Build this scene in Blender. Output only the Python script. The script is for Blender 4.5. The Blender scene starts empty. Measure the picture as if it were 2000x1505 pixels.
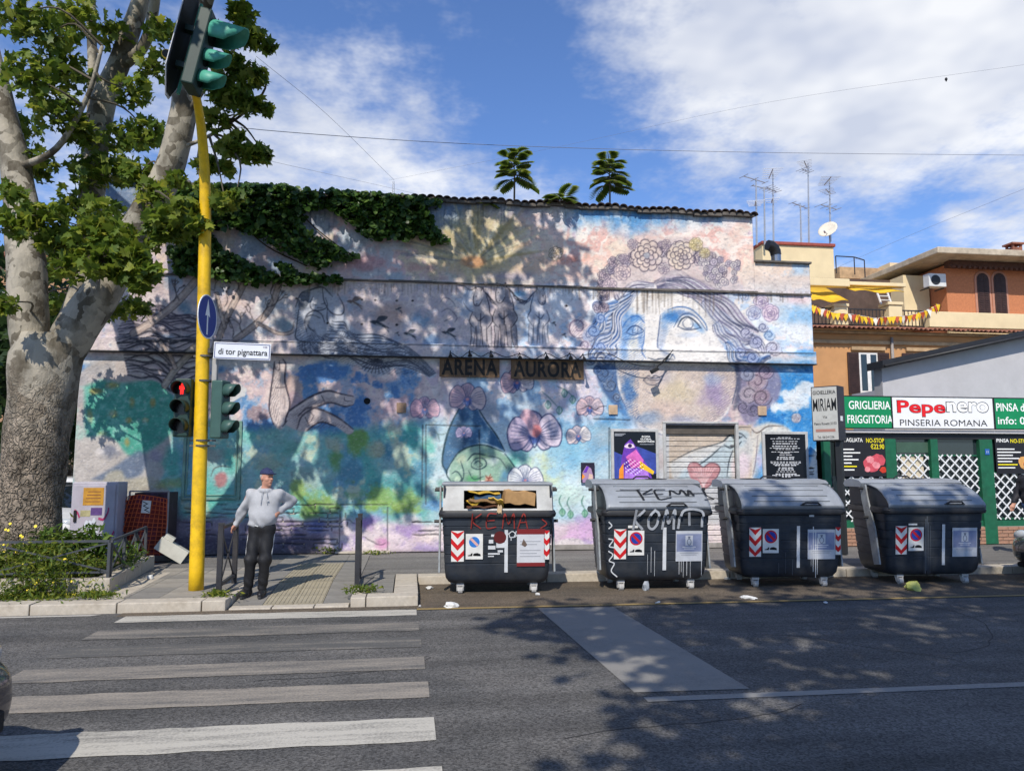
import bpy, bmesh, math, random
import numpy as np
from mathutils import Vector, Matrix
R = math.radians
scene = bpy.context.scene

# ------------------------------------------------------------------ camera
F_PX, CXP, CYP = 1480.0, 1000.0, 752.5        # focal length / centre in photo pixels (2000 x 1505)
YAW, PITCH, CAMH = R(7.7), math.atan((912 - 752.5) / 1480.0), 1.7
cd = bpy.data.cameras.new('camera'); cam = bpy.data.objects.new('camera', cd)
scene.collection.objects.link(cam)
cd.sensor_width = 36.0; cd.lens = 36.0 * F_PX / 2000.0; cd.clip_start = 0.1; cd.clip_end = 3000
cam.location = (0, 0, CAMH); cam.rotation_euler = (math.pi / 2 + PITCH, 0, -YAW)
scene.camera = cam

# ------------------------------------------------------------------ sun, sky, exposure
SUN_AZ, SUN_EL = R(20), R(45)                  # sun stands behind the camera, a little to the left
sd = bpy.data.lights.new('sun', 'SUN'); sun = bpy.data.objects.new('sun', sd); scene.collection.objects.link(sun)
sd.energy = 4.6; sd.angle = R(0.53); sd.color = (1.0, 0.93, 0.82)
to_sun = Vector((-math.sin(SUN_AZ) * math.cos(SUN_EL), -math.cos(SUN_AZ) * math.cos(SUN_EL), math.sin(SUN_EL)))
sun.rotation_euler = to_sun.to_track_quat('Z', 'Y').to_euler(); sun.location = to_sun * 60
vs = scene.view_settings
vs.view_transform = 'Standard'; vs.look = 'None'; vs.gamma = 1.0; vs.exposure = 0.0; vs.use_curve_mapping = False

def pray(x, y):
    fw = np.array([math.sin(YAW) * math.cos(PITCH), math.cos(YAW) * math.cos(PITCH), math.sin(PITCH)])
    rt = np.array([math.cos(YAW), -math.sin(YAW), 0.0]); up = np.cross(rt, fw)
    return fw + rt * (x - CXP) / F_PX + up * (CYP - y) / F_PX
def ony(x, y, Y):
    r = pray(x, y); t = Y / r[1]; return Vector((r[0] * t, Y, CAMH + r[2] * t))
def onz(x, y, z=0.0):
    r = pray(x, y); t = (z - CAMH) / r[2]; return Vector((r[0] * t, r[1] * t, z))
def project(X, Y, Z):
    fw = pray(CXP, CYP); rt = np.array([math.cos(YAW), -math.sin(YAW), 0.0]); up = np.cross(rt, fw)
    dx, dy, dz = X, Y, Z - CAMH
    w = dx * fw[0] + dy * fw[1] + dz * fw[2]
    return (CXP + F_PX * (dx * rt[0] + dy * rt[1]) / w, CYP - F_PX * (dx * up[0] + dy * up[1] + dz * up[2]) / w)

world = bpy.data.worlds.new('World'); scene.world = world; world.use_nodes = True
def build_world():
    nt = world.node_tree; N = nt.nodes; L = nt.links; N.clear()
    out = N.new('ShaderNodeOutputWorld'); bg = N.new('ShaderNodeBackground'); bg.inputs[1].default_value = 0.125
    sky = N.new('ShaderNodeTexSky'); sky.sky_type = 'NISHITA'; sky.sun_disc = False
    sky.sun_elevation = SUN_EL; sky.sun_rotation = R(200); sky.air_density = 1.0; sky.dust_density = 0.3; sky.ozone_density = 2.5
    tc = N.new('ShaderNodeTexCoord')
    sep = N.new('ShaderNodeSeparateXYZ'); L.new(tc.outputs['Generated'], sep.inputs[0])
    def m(op, a, b=None, c=None):
        n = N.new('ShaderNodeMath'); n.operation = op
        for i, v in enumerate((a, b, c)):
            if v is None: continue
            if isinstance(v, (int, float)): n.inputs[i].default_value = v
            else: L.new(v, n.inputs[i])
        return n.outputs[0]
    den = m('ADD', m('MAXIMUM', sep.outputs[2], 0.0), 0.16)
    cmb = N.new('ShaderNodeCombineXYZ')
    L.new(m('DIVIDE', sep.outputs[0], den), cmb.inputs[0]); L.new(m('DIVIDE', sep.outputs[1], den), cmb.inputs[1])
    def noise(scale, det, rough, off, dist=0.0):
        mp = N.new('ShaderNodeMapping'); mp.inputs['Location'].default_value = off; L.new(cmb.outputs[0], mp.inputs[0])
        n = N.new('ShaderNodeTexNoise'); n.noise_dimensions = '2D'; n.inputs['Scale'].default_value = scale; n.inputs['Detail'].default_value = det
        n.inputs['Roughness'].default_value = rough; n.inputs['Distortion'].default_value = dist
        L.new(mp.outputs[0], n.inputs['Vector']); return n.outputs['Fac']
    big = noise(1.9, 5, 0.60, (3.1, 1.7, 0))
    fine = noise(8.0, 4, 0.68, (0.4, 5.2, 0))
    # bodies of cloud as directions (photo position, angular size, weight)
    lobes = [(1700, 20, 17, .36), (1350, 60, 9, .26), (1900, 190, 8, .30), (1560, 210, 7, .22), (640, 230, 9, .24), (840, 330, 6, .16), (500, 300, 8, .2),
             (1720, 255, 2.6, .25), (1865, 432, 1.1, .30), (1960, 480, 1.6, .2),
             (640, 40, 7, -.20), (1010, 170, 6, -.30), (1250, 330, 5, -.22), (1450, 380, 7, -.26), (1850, 370, 6, -.30), (1120, 60, 4, -.06)]
    acc = None
    for (px, py, ang, wgt) in lobes:
        d = pray(px, py); d = d / np.linalg.norm(d)
        vd = N.new('ShaderNodeVectorMath'); vd.operation = 'DOT_PRODUCT'
        L.new(tc.outputs['Generated'], vd.inputs[0]); vd.inputs[1].default_value = tuple(d)
        k = 1.0 / (1 - math.cos(R(ang)))
        g = m('EXPONENT', m('MULTIPLY', m('SUBTRACT', vd.outputs['Value'], 1.0), k))
        t = m('MULTIPLY', g, wgt)
        acc = t if acc is None else m('ADD', acc, t)
    dens = m('ADD', m('ADD', m('MULTIPLY', big, 0.68), m('MULTIPLY', fine, 0.52)), acc)
    mr = N.new('ShaderNodeMapRange'); mr.interpolation_type = 'SMOOTHSTEP'; L.new(dens, mr.inputs[0])
    mr.inputs[1].default_value = 0.54; mr.inputs[2].default_value = 1.06; mr.inputs[3].default_value = 0.0; mr.inputs[4].default_value = 0.93
    shade = N.new('ShaderNodeMapRange'); L.new(noise(3.2, 3, 0.6, (8.0, 2.0, 0)), shade.inputs[0])
    shade.inputs[1].default_value = 0.35; shade.inputs[2].default_value = 0.68
    cc = N.new('ShaderNodeMix'); cc.data_type = 'RGBA'; L.new(shade.outputs[0], cc.inputs[0])
    cc.inputs[6].default_value = (5.2, 5.6, 6.6, 1); cc.inputs[7].default_value = (8.0, 8.1, 8.3, 1)
    mx = N.new('ShaderNodeMix'); mx.data_type = 'RGBA'; L.new(mr.outputs[0], mx.inputs[0])
    tint = N.new('ShaderNodeMix'); tint.data_type = 'RGBA'; tint.blend_type = 'MULTIPLY'; tint.inputs[0].default_value = 1.0
    L.new(sky.outputs[0], tint.inputs[6]); tint.inputs[7].default_value = (.86, 1.05, 1.40, 1)
    L.new(tint.outputs[2], mx.inputs[6]); L.new(cc.outputs[2], mx.inputs[7])
    L.new(mx.outputs[2], bg.inputs[0]); L.new(bg.outputs[0], out.inputs[0])
build_world()

world.cycles.sampling_method = 'MANUAL'; world.cycles.sample_map_resolution = 512; cy = scene.cycles; cy.max_bounces = 5; cy.diffuse_bounces = 3; cy.glossy_bounces = 2; cy.transmission_bounces = 2; cy.transparent_max_bounces = 4
# ------------------------------------------------------------------ helpers
COL = scene.collection
rng = random.Random(7)
def tag(o, label=None, cat=None, group=None, kind=None):
    if label: o['label'] = label
    if cat: o['category'] = cat
    if group: o['group'] = group
    if kind: o['kind'] = kind
    return o
def link(o, parent=None):
    COL.objects.link(o)
    if parent is not None: o.parent = parent
    return o
def thing(name, label, cat, loc=(0, 0, 0), rz=0.0, group=None):
    o = bpy.data.objects.new(name, None); o.empty_display_size = 0.2
    o.location = loc; o.rotation_euler = (0, 0, rz); link(o)
    return tag(o, label, cat, group)
def copy_tree(o, parent=None):
    c = o.copy(); link(c, parent)
    for ch in list(o.children): copy_tree(ch, c)
    return c

class MB:
    def __init__(s): s.v = []; s.f = []
    def add(s, vs_, fs): b = len(s.v); s.v += [tuple(p) for p in vs_]; s.f += [tuple(i + b for i in f) for f in fs]; return s
    def box(s, c, d, rot=None):
        x, y, z = d[0] / 2, d[1] / 2, d[2] / 2
        P = [(-x, -y, -z), (x, -y, -z), (x, y, -z), (-x, y, -z), (-x, -y, z), (x, -y, z), (x, y, z), (-x, y, z)]
        if rot is not None: P = [rot @ Vector(p) for p in P]
        P = [(p[0] + c[0], p[1] + c[1], p[2] + c[2]) for p in P]
        return s.add(P, [(0, 3, 2, 1), (4, 5, 6, 7), (0, 1, 5, 4), (1, 2, 6, 5), (2, 3, 7, 6), (3, 0, 4, 7)])
    def bb(s, a, b):
        return s.box([(a[i] + b[i]) / 2 for i in range(3)], [abs(b[i] - a[i]) for i in range(3)])
    def bar(s, p, q, w, h, up=(0, 0, 1)):
        p, q = Vector(p), Vector(q); d = q - p; L = d.length; d.normalize(); u = Vector(up)
        if abs(d.dot(u)) > .98: u = Vector((0, 1, 0))
        sx = d.cross(u).normalized(); u = sx.cross(d).normalized()
        return s.box((p + q) / 2, (w, L, h), Matrix((sx, d, u)).transposed())
    def tube(s, pts, rad, n=10, cap=True, rfun=None):
        pts = [Vector(p) for p in pts]; m = len(pts)
        if not hasattr(rad, '__len__'): rad = [rad] * m
        V = []; prev = None
        for i, p in enumerate(pts):
            t = (pts[min(i + 1, m - 1)] - pts[max(i - 1, 0)])
            if t.length < 1e-9: t = Vector((0, 0, 1))
            t.normalize()
            if prev is None:
                a = Vector((1, 0, 0)) if abs(t.x) < .9 else Vector((0, 1, 0))
                u = (a - t * a.dot(t)).normalized()
            else: u = (prev - t * prev.dot(t)).normalized()
            prev = u; w = t.cross(u)
            for k in range(n):
                an = 2 * math.pi * k / n; r = rad[i] * (rfun(i, an, p) if rfun else 1)
                V.append(p + (u * math.cos(an) + w * math.sin(an)) * r)
        Fs = [(i * n + k, i * n + (k + 1) % n, (i + 1) * n + (k + 1) % n, (i + 1) * n + k) for i in range(m - 1) for k in range(n)]
        if cap: Fs += [tuple(range(n))[::-1], tuple((m - 1) * n + k for k in range(n))]
        return s.add(V, Fs)
    def lathe(s, prof, n=20, c=(0, 0, 0), axis='Z'):
        V = []
        for (r, h) in prof:
            for k in range(n):
                a = 2 * math.pi * k / n; x, y = r * math.cos(a), r * math.sin(a)
                p = {'Z': (x, y, h), 'X': (h, x, y), 'Y': (x, h, y)}[axis]
                V.append((p[0] + c[0], p[1] + c[1], p[2] + c[2]))
        m = len(prof)
        fl = axis == 'Y'
        Fs = [(i * n + k, i * n + (k + 1) % n, (i + 1) * n + (k + 1) % n, (i + 1) * n + k) for i in range(m - 1) for k in range(n)]
        if fl: Fs = [f[::-1] for f in Fs]
        Fs += [tuple(range(n))[::-1], tuple((m - 1) * n + k for k in range(n))]
        return s.add(V, Fs)
    def prism(s, poly, a, b, axis='Y'):            # polygon in the plane across axis, extruded a..b
        n = len(poly)
        def P(u, v, w): return {'Y': (u, w, v), 'X': (w, u, v), 'Z': (u, v, w)}[axis]
        V = [P(u, v, a) for u, v in poly] + [P(u, v, b) for u, v in poly]
        return s.add(V, [tuple(range(n)), tuple(range(n, 2 * n))[::-1]] + [(i, i + n, (i + 1) % n + n, (i + 1) % n) for i in range(n)])
    def loft(s, secs, cap=True):                   # list of rings with the same count
        n = len(secs[0]); V = [p for r in secs for p in r]; m = len(secs)
        Fs = [(i * n + k, i * n + (k + 1) % n, (i + 1) * n + (k + 1) % n, (i + 1) * n + k) for i in range(m - 1) for k in range(n)]
        if cap: Fs += [tuple(range(n))[::-1], tuple((m - 1) * n + k for k in range(n))]
        return s.add(V, Fs)
    def mesh(s, name, mats, smooth=False, fix=True):
        me = bpy.data.meshes.new(name); me.from_pydata(s.v, [], s.f)
        for mt in (mats if isinstance(mats, (list, tuple)) else [mats]): me.materials.append(mt)
        if fix:
            b = bmesh.new(); b.from_mesh(me); bmesh.ops.recalc_face_normals(b, faces=b.faces); b.to_mesh(me); b.free()
        if smooth:
            me.polygons.foreach_set('use_smooth', [True] * len(me.polygons))
            if smooth == 'auto': me.set_sharp_from_angle(angle=R(40))
        me.update(); return me
    def build(s, name, mats, parent=None, smooth=False, bevel=0, fix=True, loc=None):
        o = bpy.data.objects.new(name, s.mesh(name, mats, smooth, fix)); link(o, parent)
        if loc is not None: o.location = loc
        if bevel:
            b = o.modifiers.new('bevel', 'BEVEL'); b.width = bevel; b.segments = 2; b.limit_method = 'ANGLE'; b.angle_limit = R(35)
        return o
def quick(name, me, parent=None, loc=(0, 0, 0), rot=None, scale=None):
    o = bpy.data.objects.new(name, me); link(o, parent); o.location = loc
    if rot is not None: o.rotation_euler = rot
    if scale is not None: o.scale = scale
    return o
def rrect(w, d, r, z, n=5, cx=0, cy=0):
    P = []
    for (sx, sy, a0) in ((1, 1, 0), (-1, 1, 90), (-1, -1, 180), (1, -1, 270)):
        for k in range(n + 1):
            a = R(a0 + 90 * k / n); P.append((cx + sx * (w / 2 - r) + r * math.cos(a), cy + sy * (d / 2 - r) + r * math.sin(a), z))
    return P
def circle_pts(cx, cz, r, n=24, rz=None): return [(cx + r * math.cos(2 * math.pi * k / n), cz + (rz or r) * math.sin(2 * math.pi * k / n)) for k in range(n)]

# ------------------------------------------------------------------ materials
MATS = {}
def mat(name, col, rough=0.7, var=0.12, scale=6.0, bump=0.0, bscale=60.0, metal=0.0, dirt=None, dirt_amt=0.0, dscale=1.6, spec=0.4, coords='Object', trans=0.0, emit=None, estr=0.0, alpha=None, coat=0.0):
    if name in MATS: return MATS[name]
    m = bpy.data.materials.new(name); m.use_nodes = True; nt = m.node_tree; N = nt.nodes; L = nt.links
    b = N['Principled BSDF']; b.inputs['Roughness'].default_value = rough; b.inputs['Metallic'].default_value = metal
    b.inputs['Specular IOR Level'].default_value = spec
    if coat: b.inputs['Coat Weight'].default_value = coat; b.inputs['Coat Roughness'].default_value = 0.06
    tc = N.new('ShaderNodeTexCoord')
    n1 = N.new('ShaderNodeTexNoise'); n1.inputs['Scale'].default_value = scale; n1.inputs['Detail'].default_value = 5; n1.inputs['Roughness'].default_value = .65
    L.new(tc.outputs[coords], n1.inputs['Vector'])
    mr = N.new('ShaderNodeMapRange'); mr.inputs[1].default_value = .3; mr.inputs[2].default_value = .7; mr.inputs[3].default_value = 1 - var; mr.inputs[4].default_value = 1 + var
    L.new(n1.outputs['Fac'], mr.inputs[0])
    mul = N.new('ShaderNodeMix'); mul.data_type = 'RGBA'; mul.blend_type = 'MULTIPLY'; mul.inputs[0].default_value = 1
    mul.inputs[6].default_value = (*col[:3], 1)
    cmb = N.new('ShaderNodeCombineColor')
    for i in range(3): L.new(mr.outputs[0], cmb.inputs[i])
    L.new(cmb.outputs[0], mul.inputs[7]); last = mul.outputs[2]
    if dirt is not None:
        n2 = N.new('ShaderNodeTexNoise'); n2.inputs['Scale'].default_value = dscale; n2.inputs['Detail'].default_value = 8; n2.inputs['Roughness'].default_value = .7
        L.new(tc.outputs[coords], n2.inputs['Vector'])
        r2 = N.new('ShaderNodeMapRange'); r2.inputs[1].default_value = .48; r2.inputs[2].default_value = .72; r2.inputs[4].default_value = dirt_amt
        L.new(n2.outputs['Fac'], r2.inputs[0])
        mx = N.new('ShaderNodeMix'); mx.data_type = 'RGBA'; L.new(r2.outputs[0], mx.inputs[0]); L.new(last, mx.inputs[6]); mx.inputs[7].default_value = (*dirt[:3], 1)
        last = mx.outputs[2]
    L.new(last, b.inputs['Base Color'])
    if bump:
        n3 = N.new('ShaderNodeTexNoise'); n3.inputs['Scale'].default_value = bscale; n3.inputs['Detail'].default_value = 4; L.new(tc.outputs[coords], n3.inputs['Vector'])
        bp = N.new('ShaderNodeBump'); bp.inputs['Strength'].default_value = min(1, bump * 20); bp.inputs['Distance'].default_value = bump
        L.new(n3.outputs['Fac'], bp.inputs['Height']); L.new(bp.outputs[0], b.inputs['Normal'])
    if emit: b.inputs['Emission Color'].default_value = (*emit, 1); b.inputs['Emission Strength'].default_value = estr
    if trans:
        tr = N.new('ShaderNodeBsdfTranslucent'); L.new(last, tr.inputs[0]); ms = N.new('ShaderNodeMixShader'); ms.inputs[0].default_value = trans
        L.new(b.outputs[0], ms.inputs[1]); L.new(tr.outputs[0], ms.inputs[2]); L.new(ms.outputs[0], N['Material Output'].inputs[0])
    MATS[name] = m; return m
def srgb(h):
    h = h.lstrip('#'); c = [int(h[i:i + 2], 16) / 255 for i in (0, 2, 4)]
    return tuple(x / 12.92 if x <= .04045 else ((x + .055) / 1.055) ** 2.4 for x in c)
def flat(h, rough=.5, var=.06): return mat('paint_' + h.lstrip('#'), srgb(h), rough, var, 9.0)
def glass(name, tint=(.02, .03, .035), rough=.04):
    return mat(name, tint, rough, .05, 2.0, spec=.8)

# ------------------------------------------------------------------ lettering
def text_mesh(body, offset=0.0, extrude=0.0, shear=0.0, spacing=1.0):
    cu = bpy.data.curves.new('lettering', 'FONT'); cu.body = body; cu.size = 1.0; cu.offset = offset; cu.extrude = extrude
    cu.shear = shear; cu.space_character = spacing; cu.resolution_u = 4; cu.align_x = 'CENTER'; cu.align_y = 'CENTER'
    o = bpy.data.objects.new('lettering', cu); COL.objects.link(o)
    dg = bpy.context.evaluated_depsgraph_get(); me = bpy.data.meshes.new_from_object(o.evaluated_get(dg))
    bpy.data.objects.remove(o); bpy.data.curves.remove(cu)
    return me
def lettering(body, material, parent, center, w, h, normal='-Y', offset=0.0, shear=0.0, extrude=.0, spacing=1.0, name='lettering', roll=0.0):
    """text fitted into a w x h box; its face looks along `normal` in the parent's space"""
    me = text_mesh(body, offset, 0.0, shear, spacing)
    n = len(me.vertices); co = np.empty(n * 3, np.float32); me.vertices.foreach_get('co', co); co = co.reshape(-1, 3)
    lo, hi = co.min(0), co.max(0); s = np.maximum(hi - lo, 1e-6)
    co[:, 0] = (co[:, 0] - (lo[0] + hi[0]) / 2) / s[0] * w; co[:, 1] = (co[:, 1] - (lo[1] + hi[1]) / 2) / s[1] * h
    me.vertices.foreach_set('co', co.ravel()); me.materials.clear(); me.materials.append(material); me.update()
    o = bpy.data.objects.new(name, me); link(o, parent); o.location = center
    rz = {'-Y': 0, '+X': math.pi / 2, '-X': -math.pi / 2, '+Y': math.pi}[normal] if isinstance(normal, str) else normal
    o.rotation_euler = (math.pi / 2, 0, rz)
    if roll: o.rotation_euler = (Matrix.Rotation(rz, 3, 'Z') @ Matrix.Rotation(math.pi / 2, 3, 'X') @ Matrix.Rotation(roll, 3, 'Z')).to_euler()
    return o
def scrawl(name, strokes, w, material, parent, mapf, n=5):
    """spray-paint lines: flat ribbons laid on a surface; strokes in 2-D, mapf takes (u, v) to a point"""
    mb = MB()
    for st in strokes:
        P = smooth_line(st, 6) if len(st) > 2 else np.array(st, float)
        for i in range(len(P) - 1):
            a, b = P[i], P[i + 1]; d = b - a; L = math.hypot(*d)
            if L < 1e-6: continue
            nx, ny = -d[1] / L * w / 2, d[0] / L * w / 2; ex, ey = d[0] / L * w * .3, d[1] / L * w * .3
            q = [(a[0] + nx - ex, a[1] + ny - ey), (a[0] - nx - ex, a[1] - ny - ey), (b[0] - nx + ex, b[1] - ny + ey), (b[0] + nx + ex, b[1] + ny + ey)]
            mb.add([mapf(u, v, .0004 * (i % 3)) for u, v in q], [(0, 1, 2, 3)])
    return mb.build(name, material, parent, fix=False)
def smooth_line(P, k=6):
    P = np.array(P, float)
    if len(P) < 3: return P
    Q = np.vstack([2 * P[0] - P[1], P, 2 * P[-1] - P[-2]]); out = []
    for i in range(1, len(Q) - 2):
        p0, p1, p2, p3 = Q[i - 1], Q[i], Q[i + 1], Q[i + 2]
        for j in range(k):
            t = j / k
            out.append(.5 * ((2 * p1) + (-p0 + p2) * t + (2 * p0 - 5 * p1 + 4 * p2 - p3) * t * t + (-p0 + 3 * p1 - 3 * p2 + p3) * t ** 3))
    out.append(Q[-2]); return np.array(out)
# ================================================================== GROUND
def asphalt(name, col, patch, speck=.5):
    m = bpy.data.materials.new(name); m.use_nodes = True; nt = m.node_tree; N = nt.nodes; L = nt.links; b = N['Principled BSDF']
    b.inputs['Roughness'].default_value = .86; b.inputs['Specular IOR Level'].default_value = .3
    tc = N.new('ShaderNodeTexCoord')
    def nz(s, d, r=.6):
        n = N.new('ShaderNodeTexNoise'); n.inputs['Scale'].default_value = s; n.inputs['Detail'].default_value = d; n.inputs['Roughness'].default_value = r
        L.new(tc.outputs['Object'], n.inputs['Vector']); return n.outputs['Fac']
    a = N.new('ShaderNodeMix'); a.data_type = 'RGBA'; r = N.new('ShaderNodeMapRange'); r.inputs[1].default_value = .36; r.inputs[2].default_value = .66
    L.new(nz(.9, 7), r.inputs[0]); L.new(r.outputs[0], a.inputs[0]); a.inputs[6].default_value = (*col, 1); a.inputs[7].default_value = (*patch, 1)
    # tyre lanes: long streaks in the driving direction
    mp = N.new('ShaderNodeMapping'); mp.inputs['Scale'].default_value = (.12, 2.2, 1); L.new(tc.outputs['Object'], mp.inputs[0])
    st = N.new('ShaderNodeTexNoise'); st.inputs['Scale'].default_value = 1.3; st.inputs['Detail'].default_value = 6; L.new(mp.outputs[0], st.inputs['Vector'])
    rs = N.new('ShaderNodeMapRange'); rs.inputs[1].default_value = .35; rs.inputs[2].default_value = .7; rs.inputs[3].default_value = .74; rs.inputs[4].default_value = 1.2
    L.new(st.outputs['Fac'], rs.inputs[0])
    v = N.new('ShaderNodeTexVoronoi'); v.inputs['Scale'].default_value = 75; L.new(tc.outputs['Object'], v.inputs['Vector'])
    rv = N.new('ShaderNodeMapRange'); rv.inputs[1].default_value = 0; rv.inputs[2].default_value = 1; rv.inputs[3].default_value = 1 - speck; rv.inputs[4].default_value = 1 + speck
    sv = N.new('ShaderNodeSeparateColor'); L.new(v.outputs['Color'], sv.inputs[0]); L.new(sv.outputs[0], rv.inputs[0])
    mu = N.new('ShaderNodeMath'); mu.operation = 'MULTIPLY'; L.new(rv.outputs[0], mu.inputs[0]); L.new(rs.outputs[0], mu.inputs[1])
    vm = N.new('ShaderNodeVectorMath'); vm.operation = 'SCALE'; L.new(a.outputs[2], vm.inputs[0]); L.new(mu.outputs[0], vm.inputs['Scale'])
    L.new(vm.outputs[0], b.inputs['Base Color'])
    bp = N.new('ShaderNodeBump'); bp.inputs['Strength'].default_value = .6; bp.inputs['Distance'].default_value = .006
    L.new(v.outputs['Distance'], bp.inputs['Height']); L.new(bp.outputs[0], b.inputs['Normal']); return m
def worn_paint(name, col, under, wear, sx=.5, sy=4.0):
    m = bpy.data.materials.new(name); m.use_nodes = True; nt = m.node_tree; N = nt.nodes; L = nt.links; b = N['Principled BSDF']; b.inputs['Roughness'].default_value = .8
    tc = N.new('ShaderNodeTexCoord'); mp = N.new('ShaderNodeMapping'); mp.inputs['Scale'].default_value = (sx, sy, 1); L.new(tc.outputs['Object'], mp.inputs[0])
    n = N.new('ShaderNodeTexNoise'); n.inputs['Scale'].default_value = 1.6; n.inputs['Detail'].default_value = 9; n.inputs['Roughness'].default_value = .72; L.new(mp.outputs[0], n.inputs['Vector'])
    n2 = N.new('ShaderNodeTexNoise'); n2.inputs['Scale'].default_value = 55; n2.inputs['Detail'].default_value = 3; L.new(tc.outputs['Object'], n2.inputs['Vector'])
    ad = N.new('ShaderNodeMath'); ad.operation = 'MULTIPLY_ADD'; L.new(n2.outputs['Fac'], ad.inputs[0]); ad.inputs[1].default_value = .42; L.new(n.outputs['Fac'], ad.inputs[2])
    r = N.new('ShaderNodeMapRange'); r.inputs[1].default_value = wear; r.inputs[2].default_value = wear + .32; L.new(ad.outputs[0], r.inputs[0])
    mx = N.new('ShaderNodeMix'); mx.data_type = 'RGBA'; L.new(r.outputs[0], mx.inputs[0]); mx.inputs[6].default_value = (*under, 1); mx.inputs[7].default_value = (*col, 1)
    L.new(mx.outputs[2], b.inputs['Base Color'])
    bp = N.new('ShaderNodeBump'); bp.inputs['Strength'].default_value = .5; bp.inputs['Distance'].default_value = .004; L.new(n2.outputs['Fac'], bp.inputs['Height']); L.new(bp.outputs[0], b.inputs['Normal'])
    return m
ASPH = asphalt('asphalt', (.078, .077, .075), (.128, .122, .114))
PAVE = asphalt('pavement_asphalt', (.15, .143, .135), (.19, .18, .165), .3)
DIRT = asphalt('dirty_gutter', (.10, .082, .062), (.15, .118, .085), .4)
AS = (.10, .097, .092)
STONE = mat('travertine', (.47, .42, .345), .8, .18, 9, .004, 60, dirt=(.22, .17, .11), dirt_amt=.6, dscale=2.4)
SLAB = mat('paving_slab', (.30, .275, .235), .85, .2, 5, .002, 90, dirt=(.10, .092, .08), dirt_amt=.55, dscale=1.1)
SLAB2 = mat('paving_slab_dark', (.22, .208, .187), .85, .2, 5, .002, 90, dirt=(.08, .075, .07), dirt_amt=.5, dscale=1.1)
TACT = mat('tactile_slab', (.34, .30, .215), .85, .15, 5, .002, 90, dirt=(.14, .125, .10), dirt_amt=.6, dscale=1.3)

mb = MB(); mb.add([(-400, -60, 0), (400, -60, 0), (400, 400, 0), (-400, 400, 0)], [(0, 1, 2, 3)])
road = tag(mb.build('road', ASPH, fix=False), kind='structure')
YS = [(9.06, 9.42, .44), (8.22, 8.65, .62), (7.48, 7.90, .70), (6.68, 7.10, .56), (5.88, 6.30, .50), (4.97, 5.42, .43), (4.10, 4.55, .42)]
for i, (y0, y1, wear) in enumerate(YS):
    col = (.47, .445, .385) if i in (0, 5, 6) else (.30, .265, .22)
    m = worn_paint('crosswalk_paint_%d' % i, col, AS if wear < .6 else (.092, .09, .085), wear)
    mb = MB(); x0, x1 = -3.24 + (.05 if i < 5 else 0), .12 + (9.1 - y1) * .02
    n = 26; r2 = random.Random(i); top = []; bot = []
    for k in range(n + 1):
        x = x0 + (x1 - x0) * k / n; j = .012
        bot.append((x, y0 + r2.uniform(-j, j), .004)); top.append((x, y1 + r2.uniform(-j, j), .004))
    mb.add(bot + top, [(k, k + 1, n + 2 + k, n + 1 + k) for k in range(n)])
    mb.build('crosswalk_stripe', m, road, fix=False)
def marking(name, pts, m, z=.004):
    mb = MB(); mb.add([(x, y, z) for x, y in pts], [tuple(range(len(pts)))]); return mb.build(name, m, road, fix=False)
marking('stop_bar', [(1.72, 5.79), (2.63, 5.76), (2.50, 9.24), (1.57, 9.30)], worn_paint('stop_bar_paint', (.235, .225, .205), (.13, .127, .12), .38, 1.2, 1.2))
marking('centre_line', [(1.75, 5.55), (40, 5.35), (40, 5.47), (1.75, 5.66)], worn_paint('centre_line_paint', (.27, .26, .24), AS, .40, .5, 3))
marking('centre_line', [(-40, 5.55), (-9, 5.55), (-9, 5.66), (-40, 5.66)], MATS.get('x') or bpy.data.materials['centre_line_paint'])
marking('gutter_strip', [(-3.3, 9.42), (.12, 9.45), (.12, 9.68), (-3.3, 9.68)], DIRT, .003)
marking('parking_strip', [(.12, 9.40), (40, 9.0), (40, 11.4), (.12, 11.4)], DIRT, .004)
marking('yellow_line', [(.12, 9.36), (40, 8.96), (40, 9.05), (.12, 9.45)], worn_paint('yellow_line_paint', (.30, .21, .075), (.10, .09, .07), .42, .6, 3), .008)
marking('edge_line', [(-40, 9.52), (-3.6, 9.50), (-3.5, 9.58), (-40, 9.60)], worn_paint('edge_line_paint', (.42, .40, .36), AS, .3, .6, 3), .004)

ck_ = random.Random(2); CRK = mat('crack_tar', (.025, .025, .026), .8)
for (x, y, a, n_) in ((.5, 8.9, -.1, 16), (3.2, 7.6, -.4, 14), (-1.2, 6.5, .3, 10), (5.0, 6.6, .1, 20), (1.0, 4.9, .2, 12), (7, 8.2, -.2, 16)):
    P = [(x, y)]
    for _ in range(n_): a += ck_.uniform(-.5, .5) * .6; x += .16 * math.cos(a); y += .16 * math.sin(a); P.append((x, y))
    scrawl('road_crack', [P], .010, CRK, road, lambda u, v, e: (u, v, .0015 + e))
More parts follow.
